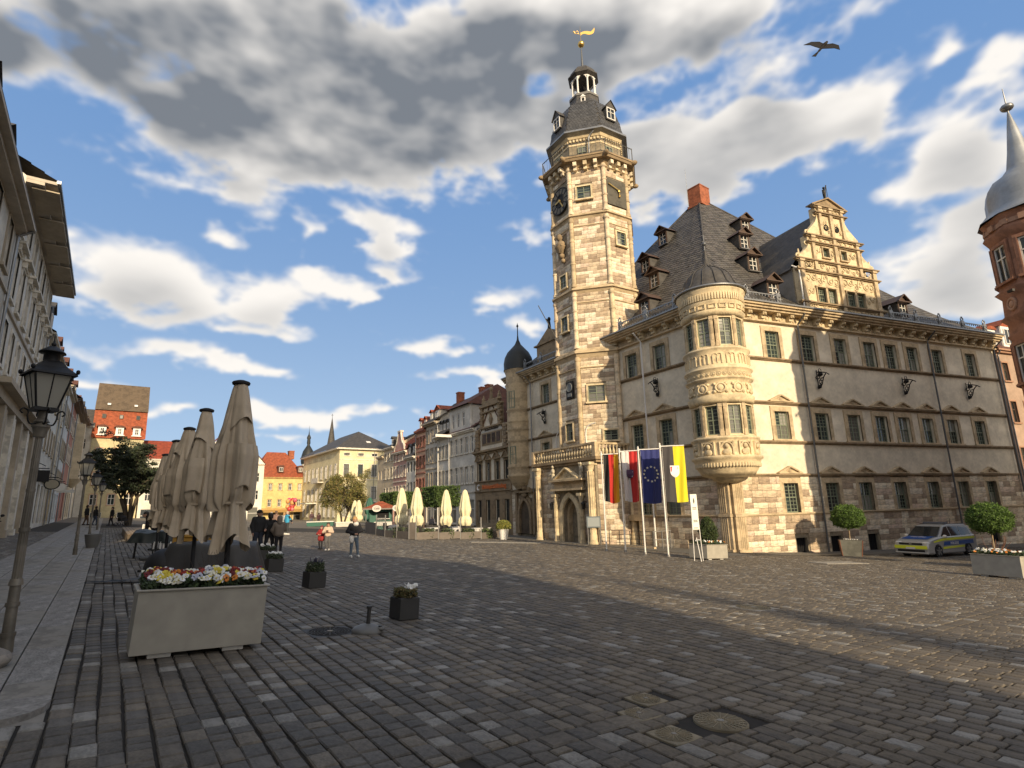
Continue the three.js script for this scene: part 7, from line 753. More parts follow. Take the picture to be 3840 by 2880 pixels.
function boxTree(label, x, z, h0, h1, w, d, ry) { const o = thing('clipped_tree', label, 'tree', [x, gy(x, z), z], ry, 'clipped box head trees on the terrace'); obj('trunk', [cy(0.12, 0.09, h0 + 0.5, 0, -0.1, 0, 8), rod([0, h0 - 0.2, 0], [w * 0.3, h0 + 0.6, 0.2], 0.06, 0.03), rod([0, h0 - 0.2, 0], [-w * 0.3, h0 + 0.6, -0.2], 0.06, 0.03)], M.oak, o); obj('crown', leaves(9000, () => { const s = rnd() < 0.7; let x = rr(-1, 1), y = rr(-1, 1), z = rr(-1, 1); if (s) { const k = Math.floor(rnd() * 3), q = (rnd() < 0.5 ? -1 : 1) * rr(0.85, 1.05); if (k === 0) x = q; else if (k === 1) y = q; else z = q; } const b = 1 + 0.14 * nz.noise(x * 3 + h1, y * 3, z * 3 + w); return [x * w / 2 * b, (h0 + h1) / 2 + y * (h1 - h0) / 2 * b, z * d / 2 * b]; }, 0.14, 0.6, [[0.07, 0.13, 0.02], [0.10, 0.17, 0.03], [0.05, 0.09, 0.018]]), leafVC, o); }
boxTree('clipped tree behind the kiosk roof', -12.4, -60, 2.4, 3.9, 4.4, 2.2, -1.02); boxTree('clipped tree behind the middle cream parasols', -7.6, -58, 2.6, 4.5, 4.0, 2.4, -1.02); boxTree('clipped tree farther back between kiosk and row', -14.6, -70, 2.4, 4.0, 3.6, 2.2, -1.02);
// ball headed trees in tubs by the police car
function ballTree(label, x, z, r, hc, tw, th, ry, tub) { const o = thing('ball_tree', label, 'tree', [x, gy(x, z), z], ry, 'ball headed trees in tubs'); tiltOnSlope(o); const s = poly([[-tw * 0.42, 0.02], [tw * 0.42, 0.02], [tw / 2, th], [-tw / 2, th]]); const tg = new THREE.CylinderGeometry(tw * 0.72, tw * 0.6, th, 4, 1).rotateY(Math.PI / 4).translate(0, th / 2, 0); obj('tub', [flat(tg)], tub, o); const rib = [0, 1, 2, 3].map(k => rod([tw * 0.424, 0, tw * 0.424], [tw * 0.509, th, tw * 0.509], 0.022).rotateY(k * Math.PI / 2)); obj('tub_edge', rib, std([0.20, 0.075, 0.04], 0.8), o); obj('soil', [bx(tw * 0.9, 0.02, tw * 0.9, 0, th, 0)], MO.soil, o); obj('trunk', [tube([[0, th - 0.1, 0], [0.03, th + 0.3, 0], [0, hc - r * 0.6, 0]], 0.035, 7, 8)], std([0.30, 0.23, 0.15], 0.9, { map: tStone }), o);
  obj('crown', leaves(16000, () => { const u = rr(-1, 1), a = rr(0, TAU), q = Math.sqrt(1 - u * u), k = r * (1 + 0.13 * nz.noise(Math.cos(a) * q * 3 + x, u * 3, Math.sin(a) * q * 3) + 0.07 * nz.noise(Math.cos(a) * q * 9, u * 9, Math.sin(a) * q * 9 + x)) * (rnd() < 0.05 ? rr(1.0, 1.14) : rnd() < 0.75 ? rr(0.86, 1.03) : Math.cbrt(rnd())); return [Math.cos(a) * q * k, hc + u * k * 0.86 + (u < -0.5 ? (-u - 0.5) * r * 0.35 : 0), Math.sin(a) * q * k]; }, 0.05, 0.3, [[0.075, 0.15, 0.012], [0.11, 0.20, 0.02], [0.055, 0.11, 0.012]]), leafVC, o);
  const st = []; for (let i = 0; i < 20; i++) { const a = rr(0, TAU), R = rr(0.1, tw * 0.45); st.push(sph(rr(0.025, 0.045), Math.cos(a) * R, th + 0.04, Math.sin(a) * R, 1, 0.8, 1, 6, 4)); } obj('white_blossoms', st, petalMats[0], o); return o; }
const tubM = std([0.15, 0.155, 0.14], 0.75, { map: tGrime }); ballTree('ball headed tree in grey tub left of the police car', 19.0, -33.0, 0.83, 2.1, 1.1, 0.87, RYR + 0.75, tubM); const bt2 = ballTree('ball headed tree in grey tub right of the police car', 21.0, -25.6, 0.82, 2.02, 1.3, 0.72, RYR + 0.5, tubM); { const g = []; for (let i = 0; i < 12; i++) { const a = rr(0, TAU); g.push(tube([[Math.cos(a) * 0.3, 0.7, Math.sin(a) * 0.3], [Math.cos(a) * 0.5, 0.95, Math.sin(a) * 0.5], [Math.cos(a) * rr(0.5, 0.75), rr(1.0, 1.35), Math.sin(a) * 0.6]], 0.008, 4, 6)); } obj('dry_stems', g, std([0.18, 0.09, 0.06], 0.9), bt2); }
// ---------------------------------------------------------------- flags
function flagPole(label, flabel, x, z, H, w, fh, build) {
  const o = thing('flag_pole', label, 'flag pole', [x, gy(x, z), z], 0, 'white flag poles'); obj('pole', [cy(0.045, 0.035, H, 0, 0, 0, 12), cy(0.05, 0.03, 0.06, 0, H, 0, 10)], M.white, o); obj('arm', [rod([0.0, H - 0.12, 0], [w + 0.12, H - 0.09, 0], 0.028), cy(0.055, 0.055, 0.16, 0, H - 0.2, 0, 10)], M.white, o); obj('base', [cy(0.09, 0.08, 0.1, 0, 0, 0, 12)], M.steel, o); obj('halyard', [rod([0.07, 0.9, 0.02], [0.1, H - 0.2, 0.02], 0.008, 0.008, 4)], M.white, o);
  const f = thing('flag', flabel, 'flag', [x, gy(x, z) + H - 0.13, z], 0, 'flags before the town hall'), wave = build.wave || 1, ph = x * 3.1;
  const W = (u, v) => { const k = v * v * wave; return [0.1 + u * w * (1 - 0.05 * k) + 0.05 * k * Math.sin(v * 3 + ph), -v * fh + 0.05 * k * Math.cos(u * 5), (0.015 + 0.10 * sst(0, 0.5, v)) * wave * Math.sin(u * 9 + v * 2.5 + ph) + 0.04 * wave * Math.sin(u * 21 + v * 4)]; };
  const strip = (n, u0, u1, v0, v1, col) => { const N = Math.ceil((u1 - u0) * 26) + 2, Mv = 26, p = [], ix = []; for (let j = 0; j <= Mv; j++) for (let i = 0; i <= N; i++) p.push(...W(mix(u0, u1, i / N), mix(v0, v1, j / Mv))); for (let j = 0; j < Mv; j++) for (let i = 0; i < N; i++) { const a = j * (N + 1) + i, b = a + 1, c = a + N + 1, d = c + 1; ix.push(a, b, c, b, d, c); } const g = new THREE.BufferGeometry(); g.setAttribute('position', new THREE.Float32BufferAttribute(p, 3)); g.setIndex(ix); g.computeVertexNormals(); const m = new THREE.MeshPhysicalMaterial({ color: new THREE.Color().setRGB(...col), roughness: 0.85, transmission: 0.18, thickness: 0, side: THREE.DoubleSide }); obj(n, [g], m, f); };
  const patch = (n, shape, u, v, s, col, dz = 0.03) => { for (const sg of [1, -1]) { const g = ext(shape, 0.004).scale(s, s, 1), p = g.attributes.position; for (let i = 0; i < p.count; i++) { const q = W(u + p.getX(i) / w, v - p.getY(i) / fh); p.setXYZ(i, q[0], q[1], q[2] + sg * dz + p.getZ(i)); } g.computeVertexNormals(); obj(n, [g], std(col, 0.85), f); } };
  build(strip, patch); return f;
}
const shieldS = (() => { const s = new THREE.Shape(); s.moveTo(-0.5, 0.55); s.lineTo(0.5, 0.55); s.lineTo(0.5, -0.05); s.quadraticCurveTo(0.48, -0.5, 0, -0.62); s.quadraticCurveTo(-0.48, -0.5, -0.5, -0.05); return s; })();
const starS = (() => { const s = new THREE.Shape(); for (let i = 0; i < 10; i++) { const r = i % 2 ? 0.4 : 1, a = Math.PI / 2 + i * Math.PI / 5; i ? s.lineTo(Math.cos(a) * r, Math.sin(a) * r) : s.moveTo(Math.cos(a) * r, Math.sin(a) * r); } return s; })();
const disc = (() => { const s = new THREE.Shape(); s.absarc(0, 0, 1, 0, TAU); return s; })(), lionS = poly([[-0.5, -0.9], [-0.3, -0.3], [-0.6, 0.1], [-0.2, 0.3], [-0.3, 0.9], [0.2, 1.0], [0.4, 0.6], [0.9, 0.7], [0.5, 0.2], [0.8, -0.2], [0.3, -0.2], [0.6, -0.9], [0.1, -0.8], [0, -0.4], [-0.2, -0.9]]);
flagPole('flag pole nearest the entrance, leftmost of four', 'black red gold vertical flag, leftmost of the four', 5.0, -32.04, 5.42, 0.86, 2.68, Object.assign((s) => { s('black_stripe', 0, 0.35, 0, 1, [0.018, 0.018, 0.018]); s('red_stripe', 0.35, 0.68, 0, 1, [0.50, 0.022, 0.018]); s('gold_stripe', 0.68, 1, 0, 1, [0.70, 0.40, 0.02]); }, { wave: 1.3 }));
flagPole('second flag pole from the entrance', 'white and red flag with lion shield', 5.95, -31.54, 5.56, 0.88, 2.76, Object.assign((s, p) => { s('white_half', 0, 0.5, 0, 1, [0.72, 0.70, 0.68]); s('red_half', 0.5, 1, 0, 1, [0.52, 0.025, 0.022]); p('shield', shieldS, 0.47, 0.45, 0.4, [0.10, 0.05, 0.10], 0.04); p('lion', lionS, 0.44, 0.45, 0.15, [0.62, 0.35, 0.35], 0.052); for (const [u, v] of [[0.32, 0.40], [0.61, 0.41], [0.34, 0.5], [0.59, 0.5], [0.47, 0.39], [0.47, 0.535]]) p('shield_star', starS, u, v, 0.045, [0.75, 0.72, 0.74], 0.056); }, { wave: 1.1 }));
flagPole('third flag pole from the entrance', 'blue flag with a circle of twelve white stars', 6.65, -29.9, 5.48, 1.02, 2.8, Object.assign((s, p) => { s('blue_cloth', 0, 1, 0, 1, [0.022, 0.032, 0.17]); for (let i = 0; i < 12; i++) { const a = i * TAU / 12; p('star', starS, 0.5 + Math.sin(a) * 0.36, 0.46 - Math.cos(a) * 0.135, 0.075, [0.75, 0.72, 0.62], 0.03); } }, { wave: 0.7 }));
flagPole('rightmost flag pole, nearest the corner planter', 'black and yellow flag with red and white town shield', 7.45, -28.46, 5.5, 1.12, 2.78, Object.assign((s, p) => { s('black_half', 0, 0.5, 0, 1, [0.055, 0.05, 0.052]); s('yellow_half', 0.5, 1, 0, 1, [0.78, 0.66, 0.02]); p('shield', shieldS, 0.5, 0.45, 0.5, [0.74, 0.70, 0.70], 0.03); p('red_quarter', poly([[-0.5, 0.5], [-0.05, 0.5], [-0.1, 0], [-0.3, -0.35], [-0.5, 0]]), 0.5, 0.45, 0.44, [0.5, 0.03, 0.04], 0.038); p('white_hand', disc, 0.42, 0.41, 0.075, [0.75, 0.7, 0.7], 0.044); p('rose', disc, 0.64, 0.405, 0.065, [0.5, 0.03, 0.03], 0.038); p('rose_eye', disc, 0.64, 0.405, 0.028, [0.7, 0.5, 0.2], 0.046); p('lion', lionS, 0.53, 0.505, 0.085, [0.015, 0.015, 0.01], 0.038); }, { wave: 0.45 }));
// sign column, notice board, railing
{ const x = 8.05, z = -25.72, o = thing('sign_column', 'tall narrow white sign panel on three thin legs by the corner planter', 'sign', [x, gy(x, z), z], 0.2); for (const [a, b, c] of [[-0.13, 0, 0], [0.13, 0, 0], [-0.02, 0.0, 0.28]]) obj('leg', [rod([a * 1.6, 0, c], [a * 0.95, c ? 1.0 : 2.9, 0], 0.018)], M.white, o); obj('panel', [cbx(0.32, 1.55, 0.05, 0.008, 0, 2.12, 0.0)], std([0.72, 0.74, 0.66], 0.6), o); const s = new THREE.Shape(); s.moveTo(0, 0.14); s.quadraticCurveTo(0.07, 0, 0, -0.14); s.quadraticCurveTo(-0.07, 0, 0, 0.14); obj('emblem', [ext(s, 0.004).translate(0, 2.6, 0.027)], M.darkFrame, o); for (const y of [2.3, 2.24, 1.75, 1.69, 1.42]) obj('text_line', [bx(0.2, 0.03, 0.004, 0, y, 0.028)], M.darkFrame, o); }
{ const p = onL(8.6, 3.2), o = thing('notice_board', 'grey blue notice board behind the leftmost flag', 'notice board', [p[0] - 0.2, gy(p[0], p[2]), p[2]], RYL + 0.9); obj('board', [cbx(0.95, 0.75, 0.06, 0.01, 0, 1.5, 0)], std([0.14, 0.17, 0.19], 0.4), o); obj('sheet', [bx(0.8, 0.6, 0.01, 0, 1.5, 0.034)], std([0.28, 0.31, 0.32], 0.5), o); for (const a of [-0.42, 0.42]) obj('leg', [cy(0.03, 0.03, 1.2, a, 0, 0, 6)], M.steel, o); }
{ const p = onL(6.3, 1.9), g0 = gy(p[0], p[2]), o = thing('stair_railing', 'grey steel railing around the cellar steps below the flags', 'railing', [p[0], g0, p[2]], RYL); for (let i = 0; i < 6; i++) obj('post', [bx(0.04, 1.05, 0.04, -2.4 + i * 1.0, 0.52, 1.0)], M.ironGrey, o); for (const y of [1.05, 0.8, 0.55, 0.3]) obj('rail', [bx(5.05, 0.025, 0.025, 0.1, y, 1.0)], M.ironGrey, o); for (let i = 0; i < 3; i++) { obj('side_post', [bx(0.05, 1.05, 0.05, 2.6, 0.52, 0.9 - i * 0.7)], M.steel, o); } for (const y of [1.05, 0.55]) obj('side_rail', [bx(0.04, 0.04, 1.6, 2.6, y, 0.2)], M.steel, o); obj('kerb_stone', [bx(5.3, 0.16, 0.2, 0.1, 0.06, 1.0)], MT.trim, o); }
// ---------------------------------------------------------------- people
const mcs = new Map();
// joined tapered capsules meshed as one surface; bones: [ax,ay,az,ra, bx,by,bz,rb]
function bodyMesh(bones, k, res) {
  let lo = [9, 9, 9], hi = [-9, -9, -9]; for (const b of bones) for (const o of [0, 4]) for (let i = 0; i < 3; i++) { lo[i] = Math.min(lo[i], b[o + i] - b[o + 3] - 0.06); hi[i] = Math.max(hi[i], b[o + i] + b[o + 3] + 0.06); }
  const c = lo.map((v, i) => (v + hi[i]) / 2), hs = Math.max(...lo.map((v, i) => (hi[i] - v) / 2)) * 1.06;
  let mc = mcs.get(res); if (!mc) { mc = new MarchingCubes(res, new THREE.MeshBasicMaterial(), false, false, 60000); mcs.set(res, mc); } mc.isolation = 0; mc.reset();
  const f = mc.field, half = res / 2; for (let z = 0; z < res; z++) for (let y = 0; y < res; y++) for (let x = 0; x < res; x++) { const px = c[0] + (x - half) / half * hs, py = c[1] + (y - half) / half * hs, pz = c[2] + (z - half) / half * hs; let s = 0; for (const b of bones) { const dx = b[4] - b[0], dy = b[5] - b[1], dz = b[6] - b[2], l2 = dx * dx + dy * dy + dz * dz + 1e-9, t = clamp(((px - b[0]) * dx + (py - b[1]) * dy + (pz - b[2]) * dz) / l2), d = Math.hypot(px - b[0] - dx * t, py - b[1] - dy * t, pz - b[2] - dz * t) - mix(b[3], b[7], t); s += Math.exp(-d / k); } f[z * res * res + y * res + x] = s > 1e-30 ? k * Math.log(s) : -1; }
  mc.update(); const n = mc.count, P = new Float32Array(n * 3), N = new Float32Array(n * 3); for (let i = 0; i < n * 3; i++) { P[i] = mc.positionArray[i] * hs + c[i % 3]; N[i] = mc.normalArray[i]; }
  const g = new THREE.BufferGeometry(); g.setAttribute('position', new THREE.BufferAttribute(P, 3)); g.computeVertexNormals(); return g;
}
const skinM = std([0.46, 0.27, 0.19], 0.6);
// pose: arms [elbow xyz, wrist xyz] for left(-x) and right(+x), legs [knee, ankle]; heights for a 1.75 m figure facing +z
function person(label, x, z, H, ry, o) {
  const p = thing('person', label, 'person', [x, gy(x, z), z], ry, o.group), k = H / 1.75, S = v => v.map(q => q * k), B = (a, ra, b, rb) => [...S(a), ra * k, ...S(b), rb * k];
  const ln = o.lean || [0, 0], hip = [0, 0.93, 0], ch = [ln[0] * 0.7, 1.28, ln[1] * 0.7], nk = [ln[0], 1.47, ln[1]], hd = [nk[0] + (o.head ? o.head[0] : 0), 1.615 + (o.head ? o.head[1] : 0), nk[2] + 0.03 + (o.head ? o.head[2] : 0)];
  const sL = [-0.19 + nk[0], 1.40, nk[2]], sR = [0.19 + nk[0], 1.40, nk[2]], aL = o.aL || [[-0.26, 1.13, -0.02], [-0.25, 0.88, 0.06]], aR = o.aR || [[0.26, 1.13, -0.02], [0.25, 0.88, 0.06]], lL = o.lL || [[-0.1, 0.5, 0.02], [-0.1, 0.09, 0]], lR = o.lR || [[0.1, 0.5, 0.02], [0.1, 0.09, 0]], wd = o.wide || 1, lw = o.loose || 1;
  const hand = (e, w) => { const d = [w[0] - e[0], w[1] - e[1], w[2] - e[2]], L = Math.hypot(...d), u = d.map(q => q / L), g = [], c = w.map((q, i) => q + u[i] * 0.05), side = Math.abs(u[1]) > 0.7 ? [0, 0, 1] : [1, 0, 0]; const r = [rod(S(w), S(w.map((q, i) => q + u[i] * 0.09)), 0.034 * k, 0.036 * k, 7)]; for (let i = 0; i < 4; i++) { const o1 = side.map(q => q * (i - 1.5) * 0.02), b = w.map((q, j) => q + u[j] * 0.085 + o1[j]), m = b.map((q, j) => q + u[j] * 0.035), t = m.map((q, j) => q + u[j] * (0.03 - Math.abs(i - 1.2) * 0.006) + (j === 2 ? 0.018 : 0)); r.push(rod(S(b), S(m), 0.0095 * k, 0.0085 * k, 5), rod(S(m), S(t), 0.0085 * k, 0.007 * k, 5)); } const tb = w.map((q, j) => q + u[j] * 0.03 + side[j] * 0.035); r.push(rod(S(tb), S(tb.map((q, j) => q + u[j] * 0.04 + side[j] * 0.03)), 0.011 * k, 0.009 * k, 5)); return r; };
  const head = bodyMesh([B([hd[0], hd[1] + 0.035, hd[2] - 0.012], 0.098, [hd[0], hd[1] - 0.045, hd[2] + 0.025], 0.066), B(nk, 0.056, [hd[0], hd[1] - 0.05, hd[2] - 0.02], 0.052), B([hd[0], hd[1] + 0.005, hd[2] + 0.09], 0.012, [hd[0], hd[1] - 0.025, hd[2] + 0.105], 0.017), B([hd[0] - 0.095, hd[1], hd[2] - 0.01], 0.018, [hd[0] - 0.095, hd[1] - 0.03, hd[2] - 0.005], 0.014), B([hd[0] + 0.095, hd[1], hd[2] - 0.01], 0.018, [hd[0] + 0.095, hd[1] - 0.03, hd[2] - 0.005], 0.014)], 0.016 * k, 34);
  obj('body', [head, ...hand(...aL), ...hand(...aR), ...(o.bareLegs ? [rod(S(lL[0]), S(lL[1]), 0.055 * k, 0.04 * k, 8), rod(S(lR[0]), S(lR[1]), 0.055 * k, 0.04 * k, 8)] : [])], skinM, p);
  obj('face', [sph(0.011 * k, ...S([hd[0] - 0.033, hd[1] + 0.012, hd[2] + 0.084]), 1.3, 0.8, 0.6, 6, 4), sph(0.011 * k, ...S([hd[0] + 0.033, hd[1] + 0.012, hd[2] + 0.084]), 1.3, 0.8, 0.6, 6, 4), sph(0.02 * k, ...S([hd[0], hd[1] - 0.058, hd[2] + 0.082]), 1.2, 0.25, 0.5, 6, 4)], M.darkFrame, p);
  if (o.hood) obj('hood', [bodyMesh([B([hd[0], hd[1] + 0.05, hd[2] - 0.03], 0.118, [hd[0], hd[1] - 0.07, hd[2] - 0.05], 0.112), B([nk[0], 1.46, nk[2] - 0.06], 0.1, [hd[0], hd[1] - 0.05, hd[2] - 0.06], 0.1)], 0.02 * k, 26)], o.top, p);
  else { const hb = [B([hd[0], hd[1] + 0.05, hd[2] - 0.03], 0.112, [hd[0], hd[1] - 0.01, hd[2] - 0.055], 0.095)]; if (o.hairLong) hb.push(B([hd[0], hd[1] - 0.02, hd[2] - 0.07], 0.085, [hd[0], hd[1] - 0.02 - o.hairLong, hd[2] - 0.085], 0.055)); if (o.bun) hb.push(B([hd[0], hd[1] + 0.13, hd[2] - 0.08], 0.05, [hd[0], hd[1] + 0.15, hd[2] - 0.09], 0.045)); obj(o.hat ? 'cap' : 'hair', [bodyMesh(hb, 0.014 * k, 26), ...(o.hat ? [cy(0.1, 0.1, 0.014, 0, 0, 0, 12).scale(k, k, k * 0.9).translate(...S([hd[0], hd[1] + 0.055, hd[2] + 0.1]))] : [])], o.hair, p); }
  const tb = [B([-0.06, 0.95, 0], 0.125 * wd, [ch[0] - 0.07, 1.25, ch[2]], 0.125 * wd), B([0.06, 0.95, 0], 0.125 * wd, [ch[0] + 0.07, 1.25, ch[2]], 0.125 * wd), B([ch[0] - 0.07, 1.25, ch[2]], 0.12, [sL[0] + 0.05, 1.38, sL[2]], 0.09), B([ch[0] + 0.07, 1.25, ch[2]], 0.12, [sR[0] - 0.05, 1.38, sR[2]], 0.09), B(nk, 0.07, [nk[0], 1.40, nk[2]], 0.09), B(sL, 0.075, aL[0], 0.058 * wd), B(aL[0], 0.058 * wd, aL[1], 0.045), B(sR, 0.075, aR[0], 0.058 * wd), B(aR[0], 0.058 * wd, aR[1], 0.045)]; if (o.coat) tb.push(B([-0.08, 0.95, 0], 0.13 * wd, [-0.09, o.coat, 0], 0.14 * wd), B([0.08, 0.95, 0], 0.13 * wd, [0.09, o.coat, 0], 0.14 * wd));
  obj(o.topName || 'jacket', [bodyMesh(tb, 0.022 * k, 52)], o.top, p);
  if (!o.bareLegs) obj('trousers', [bodyMesh([B([-0.07, 0.93, 0], 0.12, [-0.09, 0.84, 0], 0.105 * lw), B([0.07, 0.93, 0], 0.12, [0.09, 0.84, 0], 0.105 * lw), B([-0.09, 0.84, 0], 0.1 * lw, lL[0], 0.068 * lw), B(lL[0], 0.068 * lw, lL[1], 0.05 * lw), B([0.09, 0.84, 0], 0.1 * lw, lR[0], 0.068 * lw), B(lR[0], 0.068 * lw, lR[1], 0.05 * lw)], 0.014 * k, 48)], o.leg, p);
  for (const a of [lL[1], lR[1]]) obj('shoe', [bodyMesh([B([a[0], 0.055, a[2] - 0.05], 0.05, [a[0], 0.045, a[2] + 0.16], 0.042), B([a[0], 0.1, a[2] - 0.03], 0.042, [a[0], 0.05, a[2]], 0.05)], 0.014 * k, 18), bx(0.085 * k, 0.02 * k, 0.29 * k, a[0] * k, 0.011 * k, (a[2] + 0.05) * k)], o.shoe || M.black, p);
  for (const e of o.extra || []) obj(e[0], e[1].map(g => g.scale(k, k, k)), e[2], p); return p;
}
const C = c => std(c, 0.9, { map: tCloth }), cBlack = C([0.014, 0.014, 0.016]), cNavy = C([0.02, 0.025, 0.04]), cDen = C([0.13, 0.18, 0.24]), cGrey = C([0.16, 0.15, 0.14]), hairD = std([0.02, 0.014, 0.01], 0.7), hairB = std([0.40, 0.24, 0.09], 0.6), shoeW = std([0.72, 0.70, 0.66], 0.7);
person('man in black cap and black hooded jacket standing at the left of the group', -10.22, -22.8, 1.76, 0.9, { top: C([0.016, 0.016, 0.018]), leg: C([0.022, 0.028, 0.045]), hair: cBlack, hat: 1, wide: 1.12, head: [0, -0.02, 0.03], shoe: cBlack, lL: [[-0.13, 0.5, 0.02], [-0.17, 0.09, -0.04]], lR: [[0.12, 0.5, 0.02], [0.16, 0.09, 0.06]], aR: [[0.3, 1.15, 0.05], [0.18, 1.0, 0.22]], loose: 1.1 });
person('person in black with arm reaching down, in the middle of the shaded group', -9.88, -23.1, 1.62, -2.6, { top: C([0.012, 0.012, 0.013]), leg: C([0.015, 0.017, 0.022]), hair: hairD, hairLong: 0.08, wide: 1.05, aL: [[-0.3, 1.15, 0.02], [-0.46, 0.92, 0.1]], shoe: shoeW, lL: [[-0.14, 0.5, 0.02], [-0.16, 0.09, 0]], lR: [[0.14, 0.5, 0], [0.17, 0.09, 0.02]] });
person('person in grey brown hooded jacket and dark leggings, right of the shaded group', -9.46, -23.0, 1.53, -2.7, { top: C([0.20, 0.165, 0.135]), leg: C([0.013, 0.013, 0.018]), hood: 1, wide: 1.15, aL: [[-0.27, 1.14, 0.1], [-0.12, 1.0, 0.24]], aR: [[0.3, 1.12, 0.06], [0.2, 0.92, 0.14]], lean: [0, 0.02], loose: 0.95 });
person('person in lilac jacket farther back behind the shaded group', -19.3, -45.2, 1.63, 2.6, { top: C([0.30, 0.22, 0.26]), leg: cGrey, hair: std([0.3, 0.27, 0.24], 0.8) });
person('tall person in dusty brown jacket farther back behind the shaded group', -18.5, -44.2, 1.72, 2.8, { top: C([0.30, 0.19, 0.15]), leg: C([0.22, 0.19, 0.16]), hair: std([0.10, 0.06, 0.04], 0.8), wide: 1.15 });
person('man in bright blue vest with dark sleeve walking away', -17.3, -43.4, 1.72, 2.5, { top: C([0.05, 0.36, 0.62]), leg: C([0.05, 0.055, 0.06]), hair: std([0.45, 0.33, 0.25], 0.7), shoe: shoeW, aL: [[-0.28, 1.15, 0.1], [-0.2, 0.95, 0.25]], wide: 1.1, extra: [['sleeve', [rod([-0.2, 1.38, 0], [-0.29, 1.14, 0.1], 0.082, 0.07, 8), rod([-0.29, 1.14, 0.1], [-0.21, 0.96, 0.25], 0.07, 0.055, 8)], cNavy]] });
person('person in pale shirt just left of the blue vest', -17.75, -43.9, 1.62, 2.2, { top: C([0.62, 0.66, 0.66]), leg: C([0.5, 0.5, 0.48]), hair: hairB, shoe: shoeW });
person('person in dark purple jacket far off near the leafy tree', -28.5, -80, 1.72, 0.4, { top: C([0.12, 0.07, 0.08]), leg: C([0.12, 0.13, 0.16]), hair: hairD, wide: 1.15, lL: [[-0.1, 0.5, 0.1], [-0.1, 0.09, 0.16]], lR: [[0.1, 0.5, 0.0], [0.1, 0.09, -0.16]] });
person('person in pink blouse far off beside the dark purple jacket', -27.8, -80.9, 1.62, 0.4, { top: C([0.55, 0.30, 0.24]), leg: C([0.40, 0.34, 0.28]), hair: std([0.35, 0.25, 0.15], 0.7), coat: 0.85 });
person('child in red jacket and cap walking hand to chest', -9.25, -27.4, 1.08, -0.3, { top: C([0.33, 0.035, 0.035]), leg: C([0.02, 0.02, 0.025]), hair: C([0.17, 0.05, 0.06]), bun: 1, wide: 1.35, coat: 0.78, aL: [[-0.3, 1.15, 0.1], [-0.12, 1.12, 0.24]], aR: [[0.3, 1.15, 0.1], [0.14, 1.1, 0.26]], lL: [[-0.12, 0.5, 0.08], [-0.2, 0.1, -0.14]], lR: [[0.1, 0.5, 0.04], [0.1, 0.09, 0.04]], loose: 0.9 });
person('girl in cream hooded sweater and grey trousers looking down at her phone', -8.8, -27.0, 1.26, 0.15, { top: C([0.62, 0.47, 0.36]), leg: C([0.11, 0.11, 0.115]), hair: std([0.07, 0.035, 0.02], 0.6), hairLong: 0.1, wide: 1.15, head: [0, -0.03, 0.05], aL: [[-0.3, 1.13, 0.08], [-0.06, 1.15, 0.26]], aR: [[0.3, 1.13, 0.08], [0.08, 1.15, 0.26]], shoe: shoeW, loose: 1.25, lL: [[-0.1, 0.5, 0.1], [-0.08, 0.09, 0.12]], extra: [['phone', [bx(0.14, 0.08, 0.012, 0.0, 1.22, 0.36, 0, -0.5)], M.black]] });
person('blonde woman in black jacket and jeans with a white shoulder bag', -6.5, -23.2, 1.56, 0.55, { top: C([0.022, 0.022, 0.026]), leg: cDen, hair: hairB, hairLong: 0.12, bun: 1, wide: 1.05, aL: [[-0.33, 1.12, 0.0], [-0.06, 1.02, 0.2]], aR: [[0.32, 1.14, 0.02], [0.08, 1.03, 0.2]], shoe: shoeW, loose: 0.98, lL: [[-0.12, 0.5, 0.02], [-0.14, 0.09, 0]], lR: [[0.13, 0.5, 0.04], [0.17, 0.09, 0.06]], extra: [['scarf', [sph(0.11, 0.04, 1.43, 0.06, 1.2, 0.9, 1)], shoeW], ['shoulder_bag', [sph(0.13, -0.16, 0.78, 0.12, 0.9, 1.35, 0.6), rod([-0.16, 0.95, 0.1], [0.12, 1.42, 0.02], 0.012)], shoeW], ['belt_hem', [cy(0.155, 0.15, 0.07, 0, 0.86, 0, 14)], shoeW]] });
for (const [l, x, z, h, ry, c, d] of [['person in dark coat strolling by the third lamp, leftmost', -40.6, -54, 1.85, 2.6, [0.02, 0.02, 0.022], [0.12, 0.07, 0.04]], ['second dark clad stroller by the third lamp', -39.9, -54.2, 1.75, 2.7, [0.022, 0.022, 0.025], [0.05, 0.07, 0.11]], ['broad person in black bending over a pram', -38.6, -54.6, 1.74, -0.6, [0.014, 0.014, 0.016], [0.015, 0.015, 0.018]]]) person(l, x, z, h, ry, { top: C(c), leg: C(d), hair: hairD, wide: 1.15, lL: [[-0.1, 0.5, 0.1], [-0.1, 0.09, 0.14]], lR: [[0.1, 0.5, 0], [0.1, 0.09, -0.14]] });
person('person in black leaning beside the farthest folded parasol', -15.2, -24.2, 1.66, -0.9, { top: C([0.018, 0.013, 0.014]), leg: cBlack, hair: hairD, lean: [0, 0.3], wide: 1.2, head: [0, -0.08, 0.1], aL: [[-0.25, 1.1, 0.3], [-0.2, 0.85, 0.36]], aR: [[0.25, 1.1, 0.3], [0.2, 0.85, 0.36]] });
